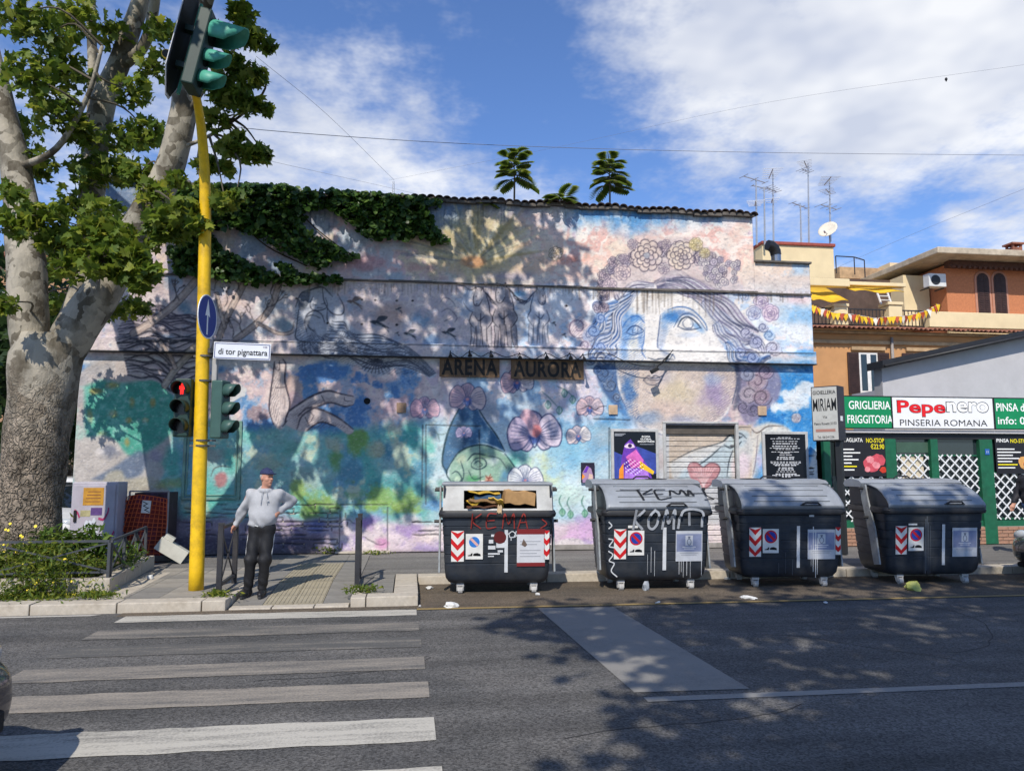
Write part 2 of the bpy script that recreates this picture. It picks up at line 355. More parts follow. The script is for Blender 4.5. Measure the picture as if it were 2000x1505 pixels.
# ---- pavement: raised body, kerb stones, ramp, paving slabs
PZ = .12
def ramp_z(y): return .025 + (PZ - .025) * min(1, max(0, (y - 9.85) / 1.35))
mb = MB()
mb.bb((-40, 9.95, -.2), (-2.16, 14.6, PZ - .012)); mb.bb((-.70, 9.95, -.2), (-.18, 14.6, PZ - .012)); mb.bb((-2.159, 11.3, -.2), (-.701, 14.6, PZ - .012))
mb.bb((-.179, 11.66, -.2), (60, 14.6, PZ - .012))
mb.bb((-40, 14.601, -.2), (-5.96, 60, PZ - .012)); mb.bb((8.3, 14.601, -.2), (60, 24, PZ - .012))
pav = tag(mb.build('pavement', PAVE), kind='structure')
mb = MB(); mb.add([(-2.16, 9.9, .012), (-.70, 9.9, .012), (-.70, 11.3, PZ - .012), (-2.16, 11.3, PZ - .012), (-2.16, 9.9, -.2), (-.70, 9.9, -.2), (-.70, 11.3, -.2), (-2.16, 11.3, -.2)],
                  [(0, 1, 2, 3), (4, 5, 1, 0), (5, 6, 2, 1), (7, 4, 0, 3)])
mb.build('ramp', SLAB2, pav)
kr = random.Random(3)
def kerb_stone(x0, y0, x1, y1, w=.29, top=PZ, h=.34):       # stone along a line, width to the left of it
    d = Vector((x1 - x0, y1 - y0, 0)); L = d.length; me = kerb_mesh(round(L, 2), w, h)
    o = quick('kerb_stone', me, pav, (x0, y0, top + kr.uniform(-.004, .004)), (0, kr.uniform(-.004, .004), math.atan2(d.y, d.x))); return o
_km = {}
def kerb_mesh(L, w, h):
    if (L, w, h) in _km: return _km[(L, w, h)]
    b = bmesh.new(); bmesh.ops.create_cube(b, size=1)
    for v in b.verts: v.co = Vector((v.co.x * (L - .012) + L / 2, (v.co.y + .5) * w, (v.co.z - .5) * h))
    bmesh.ops.bevel(b, geom=list(b.edges), offset=.014, segments=2, affect='EDGES', profile=.6)
    me = bpy.data.meshes.new('kerb_stone'); b.to_mesh(me); b.free(); me.materials.append(STONE); _km[(L, w, h)] = me; return me
x = -2.42
while x > -14: kerb_stone(x - .95, 9.64, x, 9.64); x -= .95
kerb_stone(-2.42, 9.64, -2.14, 9.64)
for y in (9.94, 10.62): kerb_stone(-2.135, y, -2.135, y + .66, .2)
for (a, b) in ((-2.12, -1.62), (-1.62, -1.12), (-1.12, -.70)): kerb_stone(a, 9.66, b, 9.66, .2, .022)
kerb_stone(-.69, 9.66, -.50, 9.66); kerb_stone(-.50, 9.66, .14, 9.66, .27)
kerb_stone(-.52, 9.95, -.52, 10.4, .17)
for y in (9.95, 10.55, 11.1): kerb_stone(.14, y, .14, y + .58, .31)
x = .15
while x < 24: kerb_stone(x, 11.36 - .012 * x, x + .95, 11.36 - .012 * (x + .95), .3); x += .95
# slabs
def slab_mesh(m, lx, ly, ribs=0):
    b = MB()
    b.bb((-lx / 2, -ly / 2, -.02), (lx / 2, ly / 2, 0))
    for k in range(ribs):
        xx = -lx / 2 + lx * (k + .5) / ribs; b.bb((xx - .012, -ly / 2 + .01, .0005), (xx + .012, ly / 2 - .01, .006))
    return b.mesh('paving_slab', m)
S1, S2, S3 = slab_mesh(SLAB, .392, .392), slab_mesh(SLAB2, .392, .392), slab_mesh(TACT, .352, .392, 7)
sr = random.Random(5)
for i in range(-4, 6):
    for j in range(7):
        xx, yy = -2.40 - .4 * i, 10.16 + .4 * j
        if xx > -2.3: continue
        quick('paving_slab', S1 if sr.random() < .7 else S2, pav, (xx, yy, PZ + sr.uniform(-.002, .003)), (sr.uniform(-.004, .004), sr.uniform(-.004, .004), 0))
for j in range(11):
    yy = 10.06 + .4 * j
    for k in range(4):
        xx = -1.935 + .36 * k if k < 4 else 0
        me = S3 if k in (1, 2) else S2
        sl = math.atan((PZ - .025) / 1.35) if yy < 11.2 else 0
        if yy > 13.0 and k in (1, 2): me = S2
        quick('tactile_slab' if me is S3 else 'paving_slab', me, pav, (xx, yy, ramp_z(yy) + .001), (sl, 0, 0), (.9 if me is not S3 else 1.0, 1, 1))
for i in range(1):
    for j in range(4):
        quick('paving_slab', S2, pav, (-.33 + .0 * i, 10.2 + .4 * j, PZ + .001), None, (.75, 1, 1))
# flat stone strip beside the planter
quick('stone_strip', kerb_mesh(2.3, .34, .2), pav, (-3.42, 9.98, PZ + .006), (0, 0, R(93)))
# ================================================================== THE PAINTED WALL
WY = 14.6
CX0, CY0, CW, CH = 130, 345, 1480, 770
yy_, xx_ = np.mgrid[0:CH, 0:CW].astype(np.float32); xx_ += CX0; yy_ += CY0
_nr = np.random.RandomState(11)
def vnoise(scale, sx=1.0, sy=1.0):
    w, h = int(CW / (scale * sx)) + 4, int(CH / (scale * sy)) + 4
    g = _nr.rand(h, w).astype(np.float32); u = (xx_ - CX0) / (scale * sx); v = (yy_ - CY0) / (scale * sy)
    iu, iv = u.astype(int), v.astype(int); fu, fv = u - iu, v - iv; fu = fu * fu * (3 - 2 * fu); fv = fv * fv * (3 - 2 * fv)
    return (g[iv, iu] * (1 - fu) + g[iv, iu + 1] * fu) * (1 - fv) + (g[iv + 1, iu] * (1 - fu) + g[iv + 1, iu + 1] * fu) * fv
def fbm(scale, octs=5, rough=.55, sx=1.0, sy=1.0):
    a = 1; t = 0; s = 0
    for k in range(octs):
        s = s + a * vnoise(max(1.2, scale / 2 ** k), sx, sy); t += a; a *= rough
    return s / t
NA, NB, NC, ND = fbm(90, 6, .6), fbm(60, 6, .62), fbm(34, 5, .62), fbm(14, 4)
CAN = np.ones((CH, CW, 3), np.float32) * .8
HGT = np.zeros((CH, CW), np.float32)
def hx(h): h = h.lstrip('#'); return np.array([int(h[i:i + 2], 16) / 255 for i in (0, 2, 4)], np.float32)
def sst(a, b, x): t = np.clip((x - a) / (b - a), 0, 1); return t * t * (3 - 2 * t)
def lay(mask, col):
    m = mask[..., None]; CAN[:] = CAN * (1 - m) + (hx(col) if isinstance(col, str) else col) * m
def box_of(x0, y0, x1, y1):
    return slice(max(0, int(y0 - CY0)), max(0, min(CH, int(y1 - CY0) + 1))), slice(max(0, int(x0 - CX0)), max(0, min(CW, int(x1 - CX0) + 1)))
def blob(cx, cy, rx, ry, col, a=1.0, soft=.6, rag=.35, rot=0.0, n=None):
    e = 1.6 * max(rx, ry); S = box_of(cx - e, cy - e, cx + e, cy + e)
    X, Y = xx_[S] - cx, yy_[S] - cy; c, s = math.cos(R(rot)), math.sin(R(rot))
    d = np.hypot((X * c + Y * s) / rx, (-X * s + Y * c) / ry) + rag * 2 * ((NC if n is None else n)[S] - .5) * 2
    m = (a * sst(1.0, 1.0 - soft, d))[..., None]; CAN[S] = CAN[S] * (1 - m) + hx(col) * m
def clouds(x0, y0, x1, y1, cols, n, edge=30, a=1.0):
    """fill a region with a ramp of colours along a noise field"""
    w = sst(x0 - edge, x0 + edge, xx_ + 60 * (NB - .5)) * sst(x1 + edge, x1 - edge, xx_ + 60 * (NB - .5)) * sst(y0 - edge, y0 + edge, yy_ + 50 * (NA - .5)) * sst(y1 + edge, y1 - edge, yy_ + 50 * (NA - .5))
    lo, hi = np.percentile(n, 4), np.percentile(n, 96); t = np.clip((n - lo) / (hi - lo), 0, .9999) * (len(cols) - 1)
    i = t.astype(int); f = (t - i)[..., None]; f = sst(.28, .72, f); C = np.array([hx(c) for c in cols])
    col = C[i] * (1 - f) + C[np.minimum(i + 1, len(cols) - 1)] * f; m = (w * a)[..., None]
    CAN[:] = CAN * (1 - m) + col * m
def line(P, w=2.0, col='#20242c', a=.9, k=6, taper=True, deep=0.0):
    w *= 1.18; P = smooth_line(P, k) if len(P) > 2 else np.array(P, float)
    mg = w + 3; S = box_of(P[:, 0].min() - mg, P[:, 1].min() - mg, P[:, 0].max() + mg, P[:, 1].max() + mg)
    X, Y = xx_[S], yy_[S]
    if X.size == 0: return
    best = np.full(X.shape, 1e9, np.float32); n = len(P) - 1
    for i in range(n):
        ax, ay = P[i]; bx, by = P[i + 1]; dx, dy = bx - ax, by - ay; l2 = dx * dx + dy * dy + 1e-9
        t = np.clip(((X - ax) * dx + (Y - ay) * dy) / l2, 0, 1)
        ww = w / 2 * ((.35 + .65 * math.sin(math.pi * min(1, max(0, (i + .5) / n))) ** .6) if taper else 1)
        best = np.minimum(best, np.hypot(X - ax - t * dx, Y - ay - t * dy) - ww)
    m0 = np.clip(.6 - best, 0, 1) * a
    if deep: HGT[S] -= np.clip(.6 - best, 0, 1) * deep
    m = (m0 * (.88 + .5 * (ND[S] - .3)).clip(0, 1))[..., None]; CAN[S] = CAN[S] * (1 - m) + hx(col) * m
def fill(P, col, a=1.0, soft=2.0, smooth=True):
    P = smooth_line(list(P) + [P[0]], 5) if smooth else np.array(list(P) + [P[0]], float)
    S = box_of(P[:, 0].min() - soft - 1, P[:, 1].min() - soft - 1, P[:, 0].max() + soft + 1, P[:, 1].max() + soft + 1)
    X, Y = xx_[S], yy_[S]; ins = np.zeros(X.shape, bool); dd = np.full(X.shape, 1e9, np.float32)
    for i in range(len(P) - 1):
        ax, ay = P[i]; bx, by = P[i + 1]
        if ay != by:
            c = ((ay > Y) != (by > Y)) & (X < (bx - ax) * (Y - ay) / (by - ay) + ax); ins ^= c
        dx, dy = bx - ax, by - ay; t = np.clip(((X - ax) * dx + (Y - ay) * dy) / (dx * dx + dy * dy + 1e-9), 0, 1)
        dd = np.minimum(dd, np.hypot(X - ax - t * dx, Y - ay - t * dy))
    sd_ = np.where(ins, -dd, dd); m = (sst(soft, -soft, sd_) * a)[..., None]; CAN[S] = CAN[S] * (1 - m) + hx(col) * m
    return S, sst(soft, -soft, sd_)
def strands(A, B, n, w=1.8, col='#3a4660', a=.85, wave=3.0, freq=3.0, hi=None, seed=0):
    A, B = smooth_line(A, 8), smooth_line(B, 8); m = min(len(A), len(B)); A = A[np.linspace(0, len(A) - 1, m).astype(int)]; B = B[np.linspace(0, len(B) - 1, m).astype(int)]
    r = random.Random(seed)
    for i in range(n):
        t = (i + .5) / n; P = A * (1 - t) + B * t; ph = r.uniform(0, 6.3); T = np.linspace(0, 1, m)
        d = B - A; L = np.hypot(d[:, 0], d[:, 1]) + 1e-6; off = wave * np.sin(T * freq * 6.28 + ph) * np.sin(np.pi * T) ** .5
        P = P + d / L[:, None] * off[:, None]
        if hi: line(P + [1.5, 2.0], w * 2.2, hi, .75, k=1)
        line(P, w * r.uniform(.6, 1.3), col, a, k=1)
def orchid(cx, cy, r, rot=0, cols=('#f0c8cc', '#f6e4e2'), ink='#33406a', core='#4a63a8', big=1.0):
    def petal(ang, L, W, c):
        a = R(ang + rot); ux, uy = math.cos(a), -math.sin(a); vx, vy = -uy, ux
        Q = [(cx + ux * L * u + vx * W * v, cy + uy * L * u + vy * W * v) for u, v in ((.08, 0), (.35, .75), (.75, 1), (1, .45), (1.02, -.2), (.8, -.95), (.4, -.8))]
        fill(Q, c, .93, 1.2); line(Q + [Q[0]], max(1.1, r * .05), ink, .85)
        for q in (-.6, -.35, -.1, .15, .4, .62): line([(cx + ux * L * .15 + vx * W * q * .2, cy + uy * L * .15 + vy * W * q * .2), (cx + ux * L * .55 + vx * W * q * .8, cy + uy * L * .55 + vy * W * q * .8), (cx + ux * L * .9 + vx * W * q, cy + uy * L * .9 + vy * W * q)], max(.9, r * .035), ink, .6)
    petal(95, r, r * .42, cols[0]); petal(215, r * .8, r * .36, cols[0]); petal(325, r * .8, r * .36, cols[1])
    petal(170, r * 1.12, r * .72, cols[0]); petal(12, r * 1.12, r * .72, cols[1])
    blob(cx, cy + r * .12, r * .34, r * .34, core, .85, .5, .1); blob(cx, cy - r * .02, r * .14, r * .12, '#e08f8c', .9, .5, .1)
    line([(cx - r * .2, cy + r * .1), (cx, cy + r * .5), (cx + r * .2, cy + r * .1)], max(1, r * .06), ink, .9)

def hatch(P, ang, sp, col, a=.5, thin=.35, soft=4, wob=7.0, n=None):
    """engraver's lines inside an outline"""
    P = np.array(list(P) + [P[0]], float); S = box_of(P[:, 0].min() - 8, P[:, 1].min() - 8, P[:, 0].max() + 8, P[:, 1].max() + 8); X, Y = xx_[S], yy_[S]; ins = np.zeros(X.shape, bool)
    for i in range(len(P) - 1):
        (ax, ay), (bx, by) = P[i], P[i + 1]
        if ay != by: ins ^= ((ay > Y) != (by > Y)) & (X < (bx - ax) * (Y - ay) / (by - ay) + ax)
    c, s = math.cos(R(ang)), math.sin(R(ang)); ph = (X * c + Y * s + wob * (NC[S] - .5) * 2) / sp; m = (sst(thin, thin + .35, np.sin(ph * 6.283)) * ins * a * (.5 + ND[S]))[..., None].clip(0, 1); CAN[S] = CAN[S] * (1 - m) + hx(col) * m
def paint():
    # ---------------- grounds
    clouds(100, 300, 1650, 560, ['#8ca0b8', '#b8a8b0', '#d8c0b0', '#e6d2b8', '#d9b8ba', '#bfc2cc'], NA)
    clouds(1010, 300, 1650, 570, ['#f6dcc8', '#fbe6d2', '#f8d2c2', '#fbe9dc', '#f2c4b8', '#fdf2e6', '#e6cfd8'], NA, 70)
    lay(sst(462, 408, yy_ + 70 * (NB - .5) - 8 * np.sin(xx_ / 60.)) * sst(1040, 1140, xx_) * .95, '#5a9bd4')
    lay(sst(.5, .68, NC) * sst(1040, 1140, xx_) * sst(500, 430, yy_) * .7, '#f3efe9')
    lay(sst(440, 392, yy_ + 40 * (NB - .5)) * sst(1150, 1000, xx_) * .8, '#4d6d92')
    # sunburst
    blob(925, 505, 170, 95, '#cdbb86', .75, .9, .2); blob(925, 445, 90, 60, '#c2b676', .55, .9, .3)
    rr = random.Random(2)
    for i in range(74):
        a = R(rr.uniform(8, 172)); r0, r1 = rr.uniform(16, 40), rr.uniform(60, 165)
        line([(928 + math.cos(a) * r0, 512 - math.sin(a) * r0 * .8), (928 + math.cos(a) * r1, 512 - math.sin(a) * r1 * .75)], rr.uniform(1.5, 5.5), rr.choice(['#e8d9a0', '#8f8a72', '#f2e7c0', '#b59f6b', '#5f6a78']), rr.uniform(.25, .55))
    blob(922, 512, 30, 17, '#c78e62', .85, .5, .15)
    for x0, y0, rx, ry, c in ((720, 515, 70, 18, '#c98a90'), (805, 525, 60, 14, '#cf9a96'), (640, 500, 50, 25, '#8fb2cc'), (770, 540, 60, 12, '#9db9cc'), (690, 470, 55, 26, '#9fb6c6'), (620, 440, 36, 30, '#8196b0'), (980, 540, 70, 16, '#a9a0b0'), (860, 545, 50, 12, '#b08f8a'), (1120, 510, 34, 16, '#f09a84'), (1080, 480, 40, 25, '#f3d9c2'), (560, 515, 40, 20, '#a8bed6'), (470, 480, 40, 25, '#8ea4bc'), (1070, 430, 36, 20, '#d8cfd8'), (1440, 450, 30, 40, '#f2dccc')):
        blob(x0, y0, rx, ry, c, .75, .9, .5)
    # ---------------- middle band
    clouds(100, 560, 1650, 700, ['#a9b0c2', '#c9bcc4', '#dccbc8', '#cdbcc0', '#e8dcd8', '#b8c2d2'], NB, 8)
    clouds(1000, 566, 1650, 700, ['#e8eef4', '#f6efe8', '#c8dcf0', '#f3e4e2', '#ffffff', '#d2dff0'], NA, 40)
    for x0, y0, rx, ry, c in ((815, 625, 34, 26, '#5d93bf'), (845, 665, 32, 14, '#5f8fc0'), (770, 610, 60, 30, '#c9a79c'), (700, 640, 40, 40, '#c4b6bc'), (1015, 575, 20, 8, '#78b4da'), (560, 640, 32, 26, '#6f93a6'), (520, 600, 30, 26, '#dfe2e6'), (460, 590, 40, 30, '#e2c2b4'), (360, 600, 24, 20, '#5f8ba6'), (300, 560, 60, 30, '#b49c9a'), (1095, 600, 40, 40, '#f2f2f4'), (880, 670, 40, 18, '#c9d2e2')):
        blob(x0, y0, rx, ry, c, .8, .9, .45)
    blob(1560, 620, 60, 34, '#8fc2ea', .8, .9, .3); blob(1548, 650, 60, 26, '#f4f7fa', .95, .7, .3); blob(1560, 585, 40, 14, '#f0cfd2', .7, .8, .3); blob(1570, 690, 50, 12, '#5fa6dc', .9, .7, .2); blob(1545, 684, 22, 7, '#eef4fa', .9, .6, .4)
    lay(sst(.45, .6, NC) * sst(1480, 1510, xx_) * sst(545, 530, yy_) * .75, '#a9cdea')
    # ---------------- lower band
    clouds(100, 714, 1650, 850, ['#4478b4', '#6a96c4', '#a2acc2', '#cdb4b8', '#dcc4c0', '#e0cfca', '#d2bac6'], NB, 6)
    clouds(880, 714, 1250, 860, ['#5b90c4', '#8db8dc', '#c2d6e8', '#d9d2e0', '#ecdede', '#a7c8e2'], NA, 40)
    clouds(1480, 714, 1650, 960, ['#2f86cc', '#3f93d6', '#55a4e0', '#2b7cc4'], NC, 16)
    for x0, y0, rx, ry, c in ((640, 735, 60, 20, '#3f78bc'), (690, 745, 36, 18, '#3a74b8'), (600, 765, 40, 22, '#4a84bc'), (560, 760, 30, 26, '#c8a89c'), (700, 790, 34, 20, '#3a70b0'), (640, 810, 30, 24, '#4078b4'), (770, 790, 36, 18, '#caa7b0'), (470, 790, 30, 24, '#4a80b8'), (455, 770, 22, 16, '#e0dcd8'), (500, 800, 40, 22, '#9a7f84'), (560, 800, 30, 30, '#b99aa0')):
        blob(x0, y0, rx, ry, c, .92, .3, .75, n=NC)
    # ---------------- water and meadow
    tz = sst(812, 850, yy_ + 60 * (NB - .5))
    T = np.clip((NA - .28) / .44, 0, 1)[..., None]
    wat = hx('#45b0a0') * (1 - T) + hx('#9cbcc2') * T
    T2 = sst(.5, .66, NB)[..., None]; wat = wat * (1 - .7 * T2) + hx('#62a0c4') * .7 * T2
    T3 = (sst(.56, .7, NC) * .75)[..., None]; wat = wat * (1 - T3) + hx('#c2c8a4') * T3
    m = (tz * sst(940, 800, xx_ + 60 * (NA - .5)))[..., None]; CAN[:] = CAN * (1 - m) + wat * m
    m = tz * sst(800, 900, xx_ + 60 * (NA - .5)) * sst(1260, 1180, xx_)
    CAN[:] = CAN * (1 - m[..., None]) + (hx('#8cc6e0') * (1 - T) + hx('#d9ecf0') * T) * m[..., None]
    for x0, y0, rx, ry, c, al in ((700, 860, 22, 30, '#6a9a34', .8), (655, 900, 14, 32, '#5f9440', .8), (575, 870, 40, 20, '#58a08c', .7), (520, 900, 40, 30, '#9aa68c', .7), (760, 880, 34, 24, '#2f7890', .8), (800, 855, 40, 34, '#38a898', .8), (820, 920, 40, 40, '#3d82a4', .8), (770, 940, 40, 24, '#35888e', .8), (690, 930, 36, 30, '#44849c', .8), (600, 935, 50, 30, '#9cab9c', .6), (650, 870, 22, 16, '#bdb8a0', .7), (735, 880, 24, 20, '#b6b58e', .8), (540, 955, 60, 18, '#7fa0a8', .7), (860, 960, 26, 30, '#6aa890', .7), (520, 850, 34, 22, '#6fb0a4', .6), (840, 870, 22, 40, '#58bda8', .7)):
        blob(x0, y0, rx, ry, c, al, .8, .5)
    for x0, y0, rx, ry, c, al in ((1060, 930, 60, 46, '#e6ecb0', .9), (1000, 900, 40, 30, '#5cbfa4', .75), (1180, 870, 40, 50, '#6ab2e2', .8), (1115, 900, 40, 30, '#8cc8ea', .7), (1040, 800, 40, 26, '#dfe9f0', .8), (960, 800, 46, 30, '#8f9fae', .7), (1000, 770, 40, 22, '#dfe4e4', .8), (1200, 950, 40, 40, '#bfe0ea', .8), (1095, 960, 60, 30, '#d6eee0', .8), (930, 950, 60, 30, '#6fb9b0', .6), (1470, 900, 30, 60, '#d8dcea', .6)):
        blob(x0, y0, rx, ry, c, al, .9, .5)
    # meadow and violet foot of the wall
    for x0, y0, rx, ry, c in ((640, 985, 50, 30, '#7a9c3a'), (740, 980, 60, 26, '#84ac3c'), (690, 965, 40, 26, '#6f9f4c'), (800, 985, 40, 22, '#8cb04a'), (610, 1000, 30, 24, '#5f8a34'), (770, 965, 40, 20, '#7fb060'), (580, 960, 20, 26, '#8aae44')):
        blob(x0, y0, rx, ry, c, .85, .8, .6)
    fz = sst(1000, 1022, yy_ + 40 * (NB - .5))
    foot = hx('#6f6878') * (1 - T) + hx('#b8a2b8') * T; foot = foot * (1 - T3 * .9) + hx('#5a4a86') * T3 * .9
    CAN[:] = CAN * (1 - (fz * sst(700, 640, xx_))[..., None]) + foot * (fz * sst(700, 640, xx_))[..., None]
    foot2 = hx('#d9c2d2') * (1 - T) + hx('#f2e6e0') * T; foot2 = foot2 * (1 - T2 * .8) + hx('#a08ac4') * T2 * .8
    w2 = (sst(1006, 1030, yy_ + 40 * (NB - .5)) * sst(600, 680, xx_))[..., None]; CAN[:] = CAN * (1 - w2) + foot2 * w2
    lay(sst(1030, 1060, yy_ + 16 * (NC - .5)) * sst(660, 600, xx_) * .8, '#3a3648')
    blob(620, 1030, 26, 22, '#4456a0', .7, .7, .5); blob(660, 1040, 26, 18, '#a05a58', .7, .8, .5); blob(750, 1060, 20, 14, '#dc7fc0', .7, .8, .4); blob(720, 1020, 30, 20, '#a46cc0', .6, .9, .5); blob(1130, 1040, 50, 30, '#e8bfe6', .85, .8, .4); blob(800, 1040, 40, 20, '#9a78c2', .7, .8, .5); blob(830, 1055, 40, 18, '#f2dcd0', .8, .8, .5); blob(1120, 1062, 60, 12, '#f0ece8', .8, .6, .4); blob(800, 1012, 26, 12, '#f4e6e4', .8, .7, .5); blob(845, 985, 30, 14, '#5fa0d8', .8, .7, .6)
    # ---------------- left: rocks, green bush, grey stones
    fill([(150, 730), (190, 705), (245, 700), (300, 735), (330, 780), (335, 850), (300, 950), (150, 960)], '#b0a59e', .9, 5)
    fill([(165, 755), (200, 742), (240, 748), (300, 742), (335, 765), (345, 820), (330, 850), (290, 880), (255, 890), (215, 855), (170, 850)], '#2f957e', .95, 6)
    for x0, y0, rx, ry in ((225, 752, 20, 12), (258, 785, 10, 14), (298, 785, 9, 14), (222, 808, 14, 12), (248, 862, 9, 13), (176, 815, 9, 22), (200, 848, 16, 10), (185, 764, 18, 9), (250, 820, 8, 8), (285, 820, 10, 8)): blob(x0, y0, rx, ry, '#a88a3c', .75, .8, .3)
    lay(sst(.5, .7, ND) * sst(340, 300, xx_) * sst(740, 760, yy_) * sst(880, 850, yy_) * .5, '#7fc0ae')
    fill([(150, 860), (200, 850), (235, 870), (230, 910), (190, 935), (150, 945)], '#b6ada6', .9, 4); blob(215, 880, 22, 18, '#46506a', .7, .8, .4); blob(195, 882, 12, 8, '#e8e0dc', .7, .8, .3)
    fill([(180, 935), (225, 910), (270, 880), (285, 895), (275, 925), (230, 940)], '#465a78', .85, 5); fill([(200, 940), (212, 922), (235, 918), (250, 935), (290, 930), (310, 938), (320, 960), (190, 960)], '#a8a08a', .85, 5)
    blob(335, 905, 26, 34, '#3a9c88', .75, .8, .4); blob(335, 945, 40, 16, '#8f9a4c', .7, .8, .4); blob(305, 890, 18, 16, '#8f86a4', .6, .8, .4)
    blob(415, 890, 40, 30, '#b5998c', .6, .9, .4); blob(450, 900, 20, 40, '#35a48c', .7, .9, .3); blob(432, 935, 16, 18, '#b45a5c', .8, .5, .3); line([(412, 930), (418, 915), (432, 910), (450, 912)], 1.8, '#3a3030', .7)
    lay(sst(965, 990, yy_) * sst(360, 330, xx_) * .85, '#4a3a4a'); blob(300, 1000, 60, 50, '#6a2f38', .5, .9, .4)
    # dark wavy rock
    strands([(232, 640), (290, 628), (340, 645), (395, 640)], [(250, 735), (300, 742), (345, 765), (395, 755)], 17, 3.4, '#1c1c28', .92, 5, 2.2, '#a49aa0', 4)
    strands([(250, 600), (300, 595), (345, 610), (395, 620)], [(232, 645), (290, 640), (340, 650), (395, 645)], 9, 2.6, '#2a2434', .85, 4, 2.4, '#b6a6ac', 5)
    line([(235, 672), (300, 668), (395, 668)], 5, '#14161f', .8, k=2)
    def bough(P, w, c='#b59f94'):
        line(P, w + 2.4, '#3a3436', .85, taper=False); line(P, w, c, .95, taper=False); line([(x - w * .22, y) for x, y in P], w * .3, '#d9c6b8', .6)
    bough([(262, 652), (310, 622), (350, 588), (392, 540)], 11); bough([(322, 752), (342, 722), (372, 690), (395, 672)], 10, '#a49a8c'); bough([(342, 718), (330, 690), (318, 672)], 6); bough([(420, 690), (440, 630), (470, 570), (480, 548)], 9); bough([(462, 664), (505, 630), (530, 600), (545, 560)], 9); bough([(505, 632), (545, 652), (572, 648), (578, 630)], 4); bough([(300, 630), (280, 600), (270, 578)], 6); bough([(440, 640), (430, 600), (425, 575)], 5)
    tr = random.Random(9)
    def twig(x, y, a, L, d):
        x2, y2 = x + math.cos(a) * L, y - math.sin(a) * L; line([(x, y), ((x + x2) / 2 + tr.uniform(-2, 2), (y + y2) / 2), (x2, y2)], .8 + d * .35, '#2d2528', .8, k=3)
        if d > 0:
            for _ in range(2 if d > 1 else 3): twig(x2, y2, a + tr.uniform(-.75, .75), L * tr.uniform(.55, .8), d - 1)
    for (x, y, a) in ((300, 620, 1.9), (340, 590, 1.2), (352, 588, 2.0), (275, 590, 1.4), (385, 545, 1.0), (425, 585, 1.9), (440, 600, 1.2), (470, 570, 1.8), (478, 555, 1.0), (455, 660, 1.5), (475, 650, 1.9), (510, 625, 1.2), (535, 590, 1.9), (545, 565, 1.1), (530, 600, .7), (420, 620, 2.2), (500, 630, 2.1), (270, 640, 2.3), (560, 560, .6)): twig(x, y, a, 17, 3)
    # ---------------- reclining draped woman
    fill([(578, 600), (590, 572), (612, 560), (640, 560), (655, 575), (668, 600), (690, 640), (730, 655), (780, 672), (830, 705), (850, 730), (840, 737), (790, 715), (740, 735), (715, 725), (690, 700), (640, 700), (590, 690), (577, 665), (575, 640)], '#aab4c4', .85, 3)
    for P, w in (([(578, 600), (588, 575), (605, 568), (630, 562), (650, 580)], 2.4), ([(630, 562), (634, 590), (648, 612), (668, 615), (672, 600), (660, 575)], 2.2), ([(584, 606), (580, 640), (578, 660), (592, 668), (610, 665), (616, 650), (604, 640), (598, 620), (612, 608), (628, 614), (635, 632)], 2.6), ([(600, 650), (596, 625), (610, 616), (626, 622)], 2.2), ([(612, 580), (606, 595), (612, 606), (630, 606), (640, 598), (636, 582)], 1.8), ([(612, 595), (618, 597)], 1.5), ([(628, 595), (636, 593)], 1.5), ([(620, 602), (630, 602)], 1.2), ([(640, 600), (640, 625), (648, 640)], 1.6)): line(P, w, '#252b3a', .9)
    fill([(590, 572), (606, 566), (604, 590), (598, 602), (586, 606), (583, 588)], '#3c4656', .8, 2)
    blob(600, 628, 8, 12, '#3a4254', .7, .6, .2); blob(622, 590, 9, 10, '#c6c4c8', .7, .6, .1)
    strands([(615, 640), (622, 655), (640, 665), (660, 660), (672, 640)], [(600, 665), (620, 690), (650, 700), (685, 690), (700, 655)], 9, 1.8, '#262e42', .85, 1.5, 1.5, '#c2cad8', 3)
    strands([(650, 625), (672, 630), (690, 648), (740, 656), (790, 672), (852, 728)], [(620, 690), (660, 698), (690, 702), (730, 725), (790, 715), (838, 736)], 13, 1.9, '#262e42', .85, 3.5, 2.6, '#bcc4d2', 8)
    for i in range(12): a = R(200 + i * 13); line([(736, 700), (736 + math.cos(a) * 34, 703 - math.sin(a) * 26)], 1.6, '#1f2636', .85)
    strands([(584, 672), (590, 690), (606, 696)], [(610, 668), (612, 688), (604, 694)], 5, 1.5, '#2a3350', .8, 2, 1)
    for cx, cy in ((596, 680), (625, 685), (655, 680), (690, 682), (720, 690), (765, 690), (640, 660)):
        for k in range(3): line([(cx + (4 + 3 * k) * math.cos(t), cy + (3 + 2 * k) * math.sin(t)) for t in np.linspace(0, 5.2, 9)], 1.3, '#2a3246', .7, k=2)
    hatch([(578, 605), (600, 640), (612, 664), (690, 655), (780, 675), (848, 730), (740, 732), (640, 700), (582, 690)], 65, 4.6, '#2c3448', .45)
    # ---------------- swallows
    def bird(x, y, s, f=1, c='#15202e'):
        fill([(x - f * 1.2 * s, y - .1 * s), (x - f * .5 * s, y - .25 * s), (x + f * .5 * s, y + .2 * s), (x + f * 1.3 * s, y + .75 * s), (x + f * .2 * s, y + .5 * s), (x - f * .7 * s, y + .2 * s)], c, .9, .8)
        fill([(x - f * .4 * s, y - .1 * s), (x + f * .1 * s, y - .75 * s), (x + f * 1.1 * s, y - .65 * s), (x + f * .5 * s, y - .1 * s)], c, .85, .8)
        line([(x + f * .4 * s, y + .3 * s), (x + f * 1.2 * s, y + 1.15 * s)], 1.3, c, .85); line([(x - f * .3 * s, y + .2 * s), (x + f * .3 * s, y + .5 * s)], 1.8, '#d8d8d8', .7)
